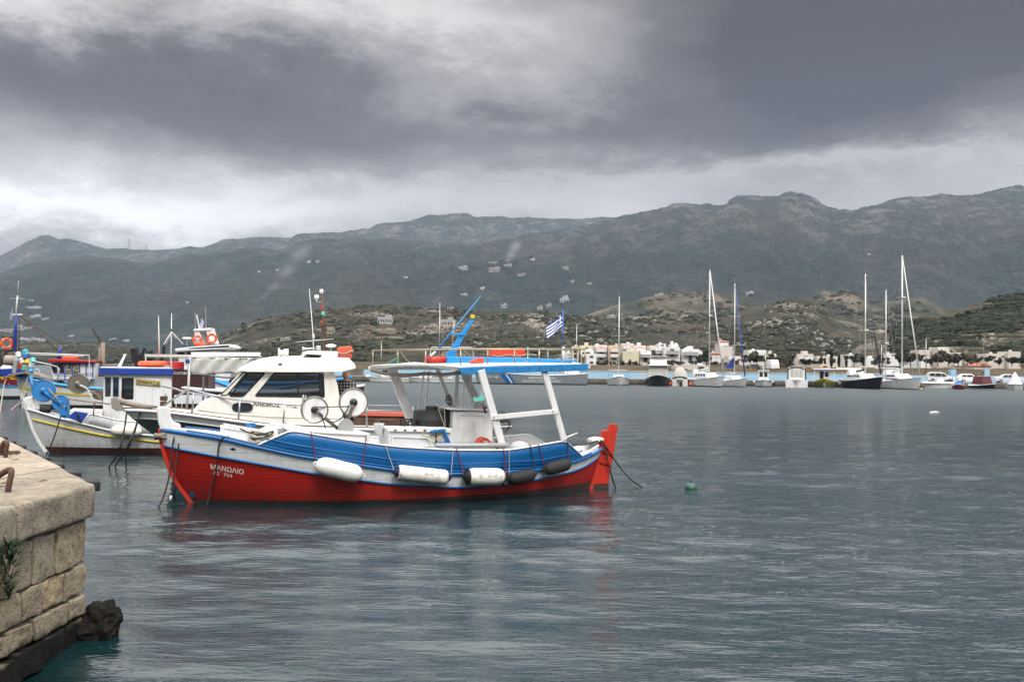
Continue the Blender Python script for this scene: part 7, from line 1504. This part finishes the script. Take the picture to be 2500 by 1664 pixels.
scatter('scrub','dark scrub bushes dotted over the near hill','near_hill',6500,2.0,leafmat((.016,.020,.011),(.036,.038,.022)),(540,2380),(735,880),seed=2)
scatter('scrub','dark olive bushes along the terraces','terraced_hill',3500,2.0,leafmat((.010,.014,.008),(.026,.030,.016)),(2180,2500),(715,870),seed=3)
scatter('scrub','dark bushes on the rocky knolls','rocky_knolls',700,3.5,leafmat((.018,.022,.013),(.04,.042,.026)),(1560,2320),(712,790),seed=4)
scatter('scrub','scrub on the headland','headland',900,2.0,leafmat((.02,.022,.014),(.045,.043,.028)),(0,380),(835,884),seed=6)
ROCKM=plain((.22,.20,.18),.95)
scatter('rocks','pale boulders strewn on the near hill','near_hill',420,1.0,ROCKM,(1860,2140),(745,850),seed=8,flat=.8); scatter('rocks','pale boulders among the scrub','near_hill',350,1.0,ROCKM,(1150,1860),(770,850),seed=9,flat=.8)
q=np.random.RandomState(11); n=26000; X_=q.uniform(-5,75,n)*1.0; Y_=q.uniform(169,230,n); X_=X_*Y_/155; px_=X_/Y_*FPX+1250
keep=((px_>1640)&(px_<1720))|((px_>1760)&(px_<1850))|((px_>1960)&(px_<2110))|((px_>2240)); keep&=(fbm(X_*.08,Y_*.08,3)>-.12); X_,Y_=X_[keep],Y_[keep]
zz=.6+3.0*np.clip((Y_-175)/120,0,1)+1.2*fbm(X_*.03,Y_*.03,4)*np.clip((Y_-160)/30,0,1); h=q.uniform(.5,1.3,len(X_)); a=q.rand(len(X_))*3.1; w_=.22
V=np.stack([np.stack([X_-w_*np.cos(a),Y_-w_*np.sin(a),zz],-1),np.stack([X_+w_*np.cos(a),Y_+w_*np.sin(a),zz],-1),np.stack([X_+.2*np.cos(a*3),Y_,zz+h],-1)],1).reshape(-1,3)
o=raw_obj('reeds',V,np.arange(len(V)).reshape(-1,3),LV[3]); o['kind']='stuff'; o['label']='dry tan reeds and grass behind the blue wall'
# van and lamp posts behind the wall
p=at(1893,902,235); t=thing('parked_van','white van parked on the shore road seen end-on','van',p)
MB().loft([[Vector((x_*k,y_,z_*k2+.3)) for x_,z_ in((-1,0),(1,0),(1,1.2),(.85,2.1),(-.85,2.1),(-1,1.2))] for y_,k,k2 in((0,.95,.5),(.1,1,.6),(.9,1,.97),(4.5,1,1))]).build('body',CARW,t,bevel=.05); MB().prism([(-.8,.35,1.3),(.8,.35,1.3),(.72,.8,2.0),(-.72,.8,2.0)],(0,-.05,.02)).build('windscreen',DG,t)
for s_ in(-.85,.85): MB().lathe((s_-.1,.9,.32),(s_+.1,.9,.32),[(0,.3),(.1,.33),(.9,.33),(1,.3)],12).build('wheel',RUBBER,t,True)
p=at(1842,903,235); car('hatch','dark car parked on the shore road left of the white van',1842,236,R(10),plain((.02,.022,.025),.3),z=p.z)
for px,pt,lab in((930,832,'thin grey lamp post left of the canopy'),(1789,842,'tall lamp post behind the blue jib yacht'),(2152,842,'lamp post behind the black yacht'),(2261,825,'tall lamp post right of the biggest yacht'),(1407,790,'thin lamp post beside the flagpole'),(1869,862,'short lamp post behind the tiny fishing boat')):
    p=at(px,905,200); h=at(px,pt,200).z-p.z; t=thing('street_lamp',lab,'lamp post',(p.x,200,p.z-1)); MB().tube([(0,0,0),(0,0,h+1)],[.11,.06],6).build('pole',STEEL,t,True); MB().box((.35,0,h+1),(.8,.15,.1)).build('lamp_head',STEEL,t)
# ============================================================ stone quay in the foreground
def stonef(base,b2,dark=True,sc_=1.):
    def f(T):
        g=T.new('ShaderNodeNewGeometry').outputs['Position']; oi=T.new('ShaderNodeObjectInfo').outputs['Random']
        n=T.noise(g,3.5*sc_,6,.7); d=T.noise(g,16*sc_,6,.75); e=T.noise(g,60,3,.7)
        v=T.new('ShaderNodeTexVoronoi'); v.inputs['Scale'].default_value=26*sc_; T.l.new(g,v.inputs['Vector'])
        c=T.mix(T.mapr(n,.38,.62),base,b2); c=T.mix(T.m('MULTIPLY',oi,.55),c,(.30,.25,.17)); c=T.mix(T.mapr(T.m('MULTIPLY',oi,7.31),.0,7.31,0.,.25),c,(.36,.33,.29))
        c=T.mix(T.mapr(d,.52,.66,0.,.85),c,(.085,.075,.06)); c=T.mix(T.mapr(e,.6,.7,0.,.5),c,(.42,.40,.36))
        pit=T.mapr(v.outputs['Distance'],.05,.28,0.,1.); c=T.mix(T.m('MULTIPLY',T.m('SUBTRACT',1.,pit),T.mapr(n,.45,.6,0.,.55)),c,(.05,.045,.035))
        sp=T.new('ShaderNodeSeparateXYZ'); T.put(sp.inputs[0],g)
        wet=T.mapr(T.m('ADD',sp.outputs[2],T.m('MULTIPLY',T.m('SUBTRACT',n,.5),.30)),.30,.22,0.,1.)
        c=T.mix(wet,c,T.mix(d,(.003,.003,.002),(.010,.009,.006)))
        h=T.m('ADD',T.m('ADD',T.m('MULTIPLY',d,1.),T.m('MULTIPLY',e,.35)),T.m('ADD',T.m('MULTIPLY',n,1.5),T.m('MULTIPLY',pit,.35)))
        return pbr(T,c,T.m('SUBTRACT',.92,T.m('MULTIPLY',wet,.15)),normal=bump(T,h,.9,.03),spec=.2)
    return mat('quay_stone',f)
ST=stonef((.36,.29,.20),(.26,.21,.15)); STY=stonef((.39,.30,.18),(.28,.22,.14)); STC=stonef((.35,.30,.23),(.21,.18,.14)); MORT=stonef((.12,.11,.10),(.06,.055,.05)); TOPM=stonef((.40,.33,.25),(.29,.24,.19),sc_=.5)
qw=bpy.data.objects.new('stone_quay',None); col.objects.link(qw); tag(qw,'weathered stone quay corner with rounded concrete capping','quay')
def block(x0,x1,y0,y1,z0,z1,m,name='stone',seed=0,rough=.022,n=7,bev=.03,proud=0):
    """uneven stone: a rounded box pushed about by noise"""
    bm=bmesh.new(); bmesh.ops.create_cube(bm,size=1); bmesh.ops.scale(bm,vec=(x1-x0,y1-y0,z1-z0),verts=bm.verts); bmesh.ops.translate(bm,vec=((x0+x1)/2,(y0+y1)/2,(z0+z1)/2),verts=bm.verts)
    bmesh.ops.bevel(bm,geom=list(bm.edges),offset=bev,segments=3,affect='EDGES',profile=.6)
    bmesh.ops.subdivide_edges(bm,edges=[e for e in bm.edges if e.calc_length()>.10],cuts=n,use_grid_fill=True)
    for v in bm.verts:
        d=mnoise.noise_vector(v.co*5+Vector((seed*7.1,0,0)))*rough+mnoise.noise_vector(v.co*17+Vector((seed*3.,0,0)))*rough*.45; v.co+=d
    me=bpy.data.meshes.new(name); bm.to_mesh(me); bm.free(); me.materials.append(m); me.polygons.foreach_set('use_smooth',[True]*len(me.polygons))
    o=bpy.data.objects.new(name,me); col.objects.link(o); o.parent=qw; return o
FX=-3.80; CY=9.05
poly=[(FX-.12,1.5),(FX-.12,CY-.10),(-12.2,21.6),(-30,21.6),(-30,1.5)]
MB().prism([(a,b,-1.5) for a,b in poly],(0,0,2.6)).build('core',MORT,qw)
def yb(z): return -FX*FPX/(1250-z/2.513)
courses=[(.70,1.085,[5.2,5.55,5.95,6.3,6.62,6.95,7.25,7.55,yb(150),yb(265),yb(390),yb(495),CY],.0),(.435,.69,[5.2,5.5,5.85,6.2,6.5,6.9,7.2,7.5,yb(65),yb(205),yb(330),yb(450),CY],.0),(.235,.425,[5.2,5.6,6.0,6.4,6.8,7.15,7.5,yb(120),yb(280),yb(370),yb(485),CY],.0),(-.02,.225,[5.2,5.7,6.3,6.8,7.3,7.75,8.2,8.65,CY],.03),(-.32,-.03,[5.2,5.9,6.6,7.2,7.9,8.5,CY],.06)]
sd=0
for z0,z1,ys_,pr in courses:
    for a,b in zip(ys_[:-1],ys_[1:]):
        sd+=1; q=random.Random(sd*13); last=(b==CY)
        block(FX-.34,FX+pr+q.uniform(-.025,.02)-.03,a+.008,b-.008+(.0 if not last else 0),z0+q.uniform(0,.012),z1-q.uniform(.004,.02),q.choice((ST,ST,STY,ST)) if not (z0==.70 and a>8.3) else STY,seed=sd,bev=.017)
# other side of the corner, facing the boats
dv=(Vector((-12.2,21.6,0))-Vector((FX,CY,0))).normalized()
for z0,z1 in((.70,1.085),(.435,.69),(.235,.425),(-.02,.225),(-.32,-.03)):
    for k in range(8):
        sd+=1; o=block(.36+k*.52 if z0!=.435 else .36+k*.52+.1,.36+.50+k*.52,.0,.30,z0,z1-.012,ST,seed=sd,n=3)
        o.location=(FX-.06,CY-.03,0); o.rotation_euler=(0,0,math.atan2(dv.y,dv.x)); 
# capping
cap=[(FX+.03,7.72),(FX+.03,CY+.03),(FX+.03+dv.x*1.7,CY+.03+dv.y*1.7),(FX-1.2,7.72)]
def capblock(pts,z0,z1,m,seed,bev=.045):
    bm=bmesh.new(); vs=[bm.verts.new((a,b,z1)) for a,b in pts]; f=bm.faces.new(vs); bm.normal_update()
    if f.normal.z<0: f.normal_flip()
    r_=bmesh.ops.extrude_face_region(bm,geom=[f]); bmesh.ops.translate(bm,vec=(0,0,z0-z1),verts=[v for v in r_['geom'] if isinstance(v,bmesh.types.BMVert)]); bmesh.ops.recalc_face_normals(bm,faces=bm.faces)
    bmesh.ops.bevel(bm,geom=list(bm.edges),offset=bev,segments=4,affect='EDGES',profile=.55)
    for _ in range(3): bmesh.ops.subdivide_edges(bm,edges=[e for e in bm.edges if e.calc_length()>.09],cuts=1,use_grid_fill=True)
    bmesh.ops.triangulate(bm,faces=[f for f in bm.faces if len(f.verts)>4])
    for v in bm.verts: v.co+=mnoise.noise_vector(v.co*4+Vector((seed*5,0,0)))*.014+mnoise.noise_vector(v.co*19)*.008
    me=bpy.data.meshes.new('capping_block'); bm.to_mesh(me); bm.free(); me.materials.append(m); me.polygons.foreach_set('use_smooth',[True]*len(me.polygons)); o=bpy.data.objects.new('capping_block',me); col.objects.link(o); o.parent=qw
capblock(cap,1.10,1.40,STC,1); capblock([(FX+.02,6.4),(FX+.02,7.70),(FX-1.3,7.70),(FX-1.3,6.4)],1.10,1.40,STC,2,.045); capblock([(FX+.02,4.6),(FX+.02,6.38),(FX-1.3,6.38),(FX-1.3,4.6)],1.10,1.40,STC,3,.045)
P0=Vector((FX+.03,CY+.03,0)); 
tp=[(FX-1.21,7.70),(FX-1.22,7.74),(P0.x+dv.x*1.72,P0.y+dv.y*1.72),(P0.x+dv.x*14.6,P0.y+dv.y*14.6),(-30,P0.y+dv.y*14.6),(-30,1.5),(FX-1.32,1.5),(FX-1.32,7.70)]
MB().prism([(a,b,1.06) for a,b in tp],(0,0,.335)).build('paving',TOPM,qw)
# black rubber fenders stepping along the far edge
for k in range(9):
    a=P0+dv*(.62+k*.93); o=MB().box((0,0,0),(.17,.36,.10)).build('rubber_fender',RUBBER,None,bevel=.02); nrm=Vector((dv.y,-dv.x,0)); o.location=a+nrm*.05+Vector((0,0,1.325)); o.rotation_euler=(0,0,math.atan2(nrm.y,nrm.x)); tag(o,('black rubber block on the quay edge, %s from the stone corner'%['first','second','third','fourth','fifth','sixth','seventh','eighth','ninth'][k]),'fender','black rubber fenders on the quay edge')
# rusty mooring hoops
def hoop(pts,label):
    o=MB().tube(spline([ground(a,b,1.39) if z==0 else ground(a,b0,1.39)+Vector((0,0,(b0-b)/FPX*ground(a,b0,1.39).y)) for a,b,z,b0 in pts],5),.026,8).build('mooring_hoop',RUST,None,True); tag(o,label,'mooring ring')
hoop([(19,1203,0,1203),(22,1180,1,1203),(27,1152,1,1202),(20,1147,1,1200),(0,1158,1,1198),(-22,1176,1,1196),(-24,1196,1,1196)],'thick rusty iron hoop set in the quay, the nearer one')
hoop([(13,1117,0,1117),(15,1098,1,1117),(17,1082,1,1117),(12,1078,1,1115),(6,1084,1,1113),(3,1100,1,1112),(3,1112,0,1112)],'thick rusty iron hoop set in the quay, the farther one')
# small things on the quay top
mb=MB()
for i in range(60): p=ground(18+random.uniform(-14,30),1106+random.uniform(-3,4),1.40); mb.box(p+Vector((0,0,.012)),(random.uniform(.01,.04),random.uniform(.01,.03),.012),Matrix.Rotation(random.uniform(0,3),3,'Z'))
o=mb.build('rust_flakes',RUST); o['kind']='stuff'; o['label']='dark rust flakes and chain scraps by the hoop'
for px,py in((37,1123),(104,1175),(10,1180),(1,1190)):
    o=MB().add([(-.03,0,0),(0,-.012,.004),(.035,0,.008),(0,.014,.012)],[(0,1,2,3)]).build('dead_leaf',plain((.12,.06,.03),.9),None,solid=.002); o.location=ground(px,py,1.403); o.scale=(1.5,1.5,1.5); tag(o,'curled brown dead leaf lying on the quay top','leaf','dead leaves on the quay')
# plants on the wall
def plant(px,py,h,label,n=260,m=None):
    p=at(px,py,-FX*FPX/(1250-px)); q=np.random.RandomState(int(px+py)); V=[]
    for i in range(n):
        a=q.rand()*6.28; k=q.rand(); b=np.array([p.x+.02+.10*h*np.cos(a)*k*2.2+.06,p.y+.10*h*np.sin(a)*k*3,p.z+h*(k-.5)]); d=np.array([np.cos(a)*.6+.25,np.sin(a)*.6,q.rand()*.9-.1]); d/=np.linalg.norm(d); L_=.05+.05*q.rand(); s_=np.cross(d,[0,0,1]); s_/=np.linalg.norm(s_)+1e-6; s_*=.006
        V+= [b-s_,b+s_,b+d*L_]
    t=thing('wall_plant',label,'plant',(0,0,0)); raw_obj('leaves',V,np.arange(len(V)).reshape(-1,3),m or leafmat((.02,.05,.02),(.05,.10,.03)),t); MB().tube([(p.x-.05,p.y,p.z-h*.5),(p.x+.05,p.y,p.z),(p.x+.08,p.y,p.z+h*.4)],.008,5).build('stem',TRK_,t)
plant(-4,1405,.34,'dark green feathery plant growing out of the wall joint',260); plant(-2,1345,.16,'dark green sprig above the feathery plant',160)
# rock at the foot of the corner
bm=bmesh.new(); bmesh.ops.create_icosphere(bm,subdivisions=4,radius=1)
for v in bm.verts: v.co=Vector((v.co.x*.21,v.co.y*.23,v.co.z*.22))*(1+.35*mnoise.noise(v.co*1.7)+.16*mnoise.noise(v.co*4.5)+.07*mnoise.noise(v.co*11))
me=bpy.data.meshes.new('boulder'); bm.to_mesh(me); bm.free(); me.materials.append(mat('wet_rock',lambda T:(lambda n:pbr(T,T.mix(T.mapr(n,.4,.65),(.006,.005,.004),(.020,.017,.013)),.8,normal=bump(T,n,1.,.03),spec=.15))(T.noise(objc(T),14,6,.75))))
o=bpy.data.objects.new('boulder',me); col.objects.link(o); o.location=(FX+.06,9.15,.10); tag(o,'wet dark boulder at the waterline beside the quay corner','rock')
# smoke plumes
def puffm(dens):
    def f(T):
        tcn=T.new('ShaderNodeTexCoord'); c=tcn.outputs['Generated']; n=T.noise(tcn.outputs['Object'],.05,4,.6)
        vm=T.new('ShaderNodeVectorMath',operation='DISTANCE'); T.l.new(c,vm.inputs[0]); vm.inputs[1].default_value=(.5,.5,.5)
        fall=T.m('POWER',T.mapr(vm.outputs['Value'],.5,.0),2.0); v=T.new('ShaderNodeVolumePrincipled'); T.put(v.inputs['Color'],(.86,.92,1.))
        T.put(v.inputs['Density'],T.m('MULTIPLY',T.m('MULTIPLY',fall,T.mapr(n,.42,.62)),dens)); T.l.new(v.outputs[0],T.out.inputs['Volume']); return None
    return mat('smoke',f)
def smoke(Y,pts,label,dens):
    o0=at(pts[0][0],pts[0][1],Y); root=bpy.data.objects.new('smoke',None); col.objects.link(root); root.location=o0; tag(root,label,None,None,'stuff'); m=puffm(dens)
    for (a,b,rx,rz_) in pts:
        c=at(a,b,Y)-o0; k=Y/FPX; o=MB().sph((0,0,0),1.0,14,10).build('puff',m,root); o.location=c; o.scale=(rx*k,rx*k,rz_*k); o.rotation_euler=(0,R(-35),0)
p=on_layer('mountain',625,729); smoke(p.y-70,[(622,729,14,5),(645,722,24,9),(668,700,34,14),(700,660,48,24),(735,615,55,30)],'thin bluish smoke drifting from the left slope',.011)
p=on_layer('mountain',1240,640); smoke(p.y-70,[(1240,634,14,10),(1247,620,24,18),(1258,600,28,22)],'blue grey smoke rising over the slope village',.028)

# labels that would repeat name the place in the row
_by={}
for o in col.objects:
    if o.get('category') and o.parent is None: _by.setdefault(o['label'],[]).append(o)
_num=['first','second','third','fourth','fifth','sixth','seventh','eighth','ninth','tenth','eleventh','twelfth','thirteenth','fourteenth','fifteenth','sixteenth','seventeenth','eighteenth','nineteenth','twentieth']+['further']*9
for lab,os_ in _by.items():
    if 1<len(os_)<=25:
        bpy.context.view_layer.update(); os_.sort(key=lambda o:proj(o.matrix_world.translation)[0])
        for i,o in enumerate(os_):
            n_=len(os_); o['label']=lab+(', leftmost of them' if i==0 else ', rightmost of them' if i==n_-1 else ', '+_num[i]+' from the left')
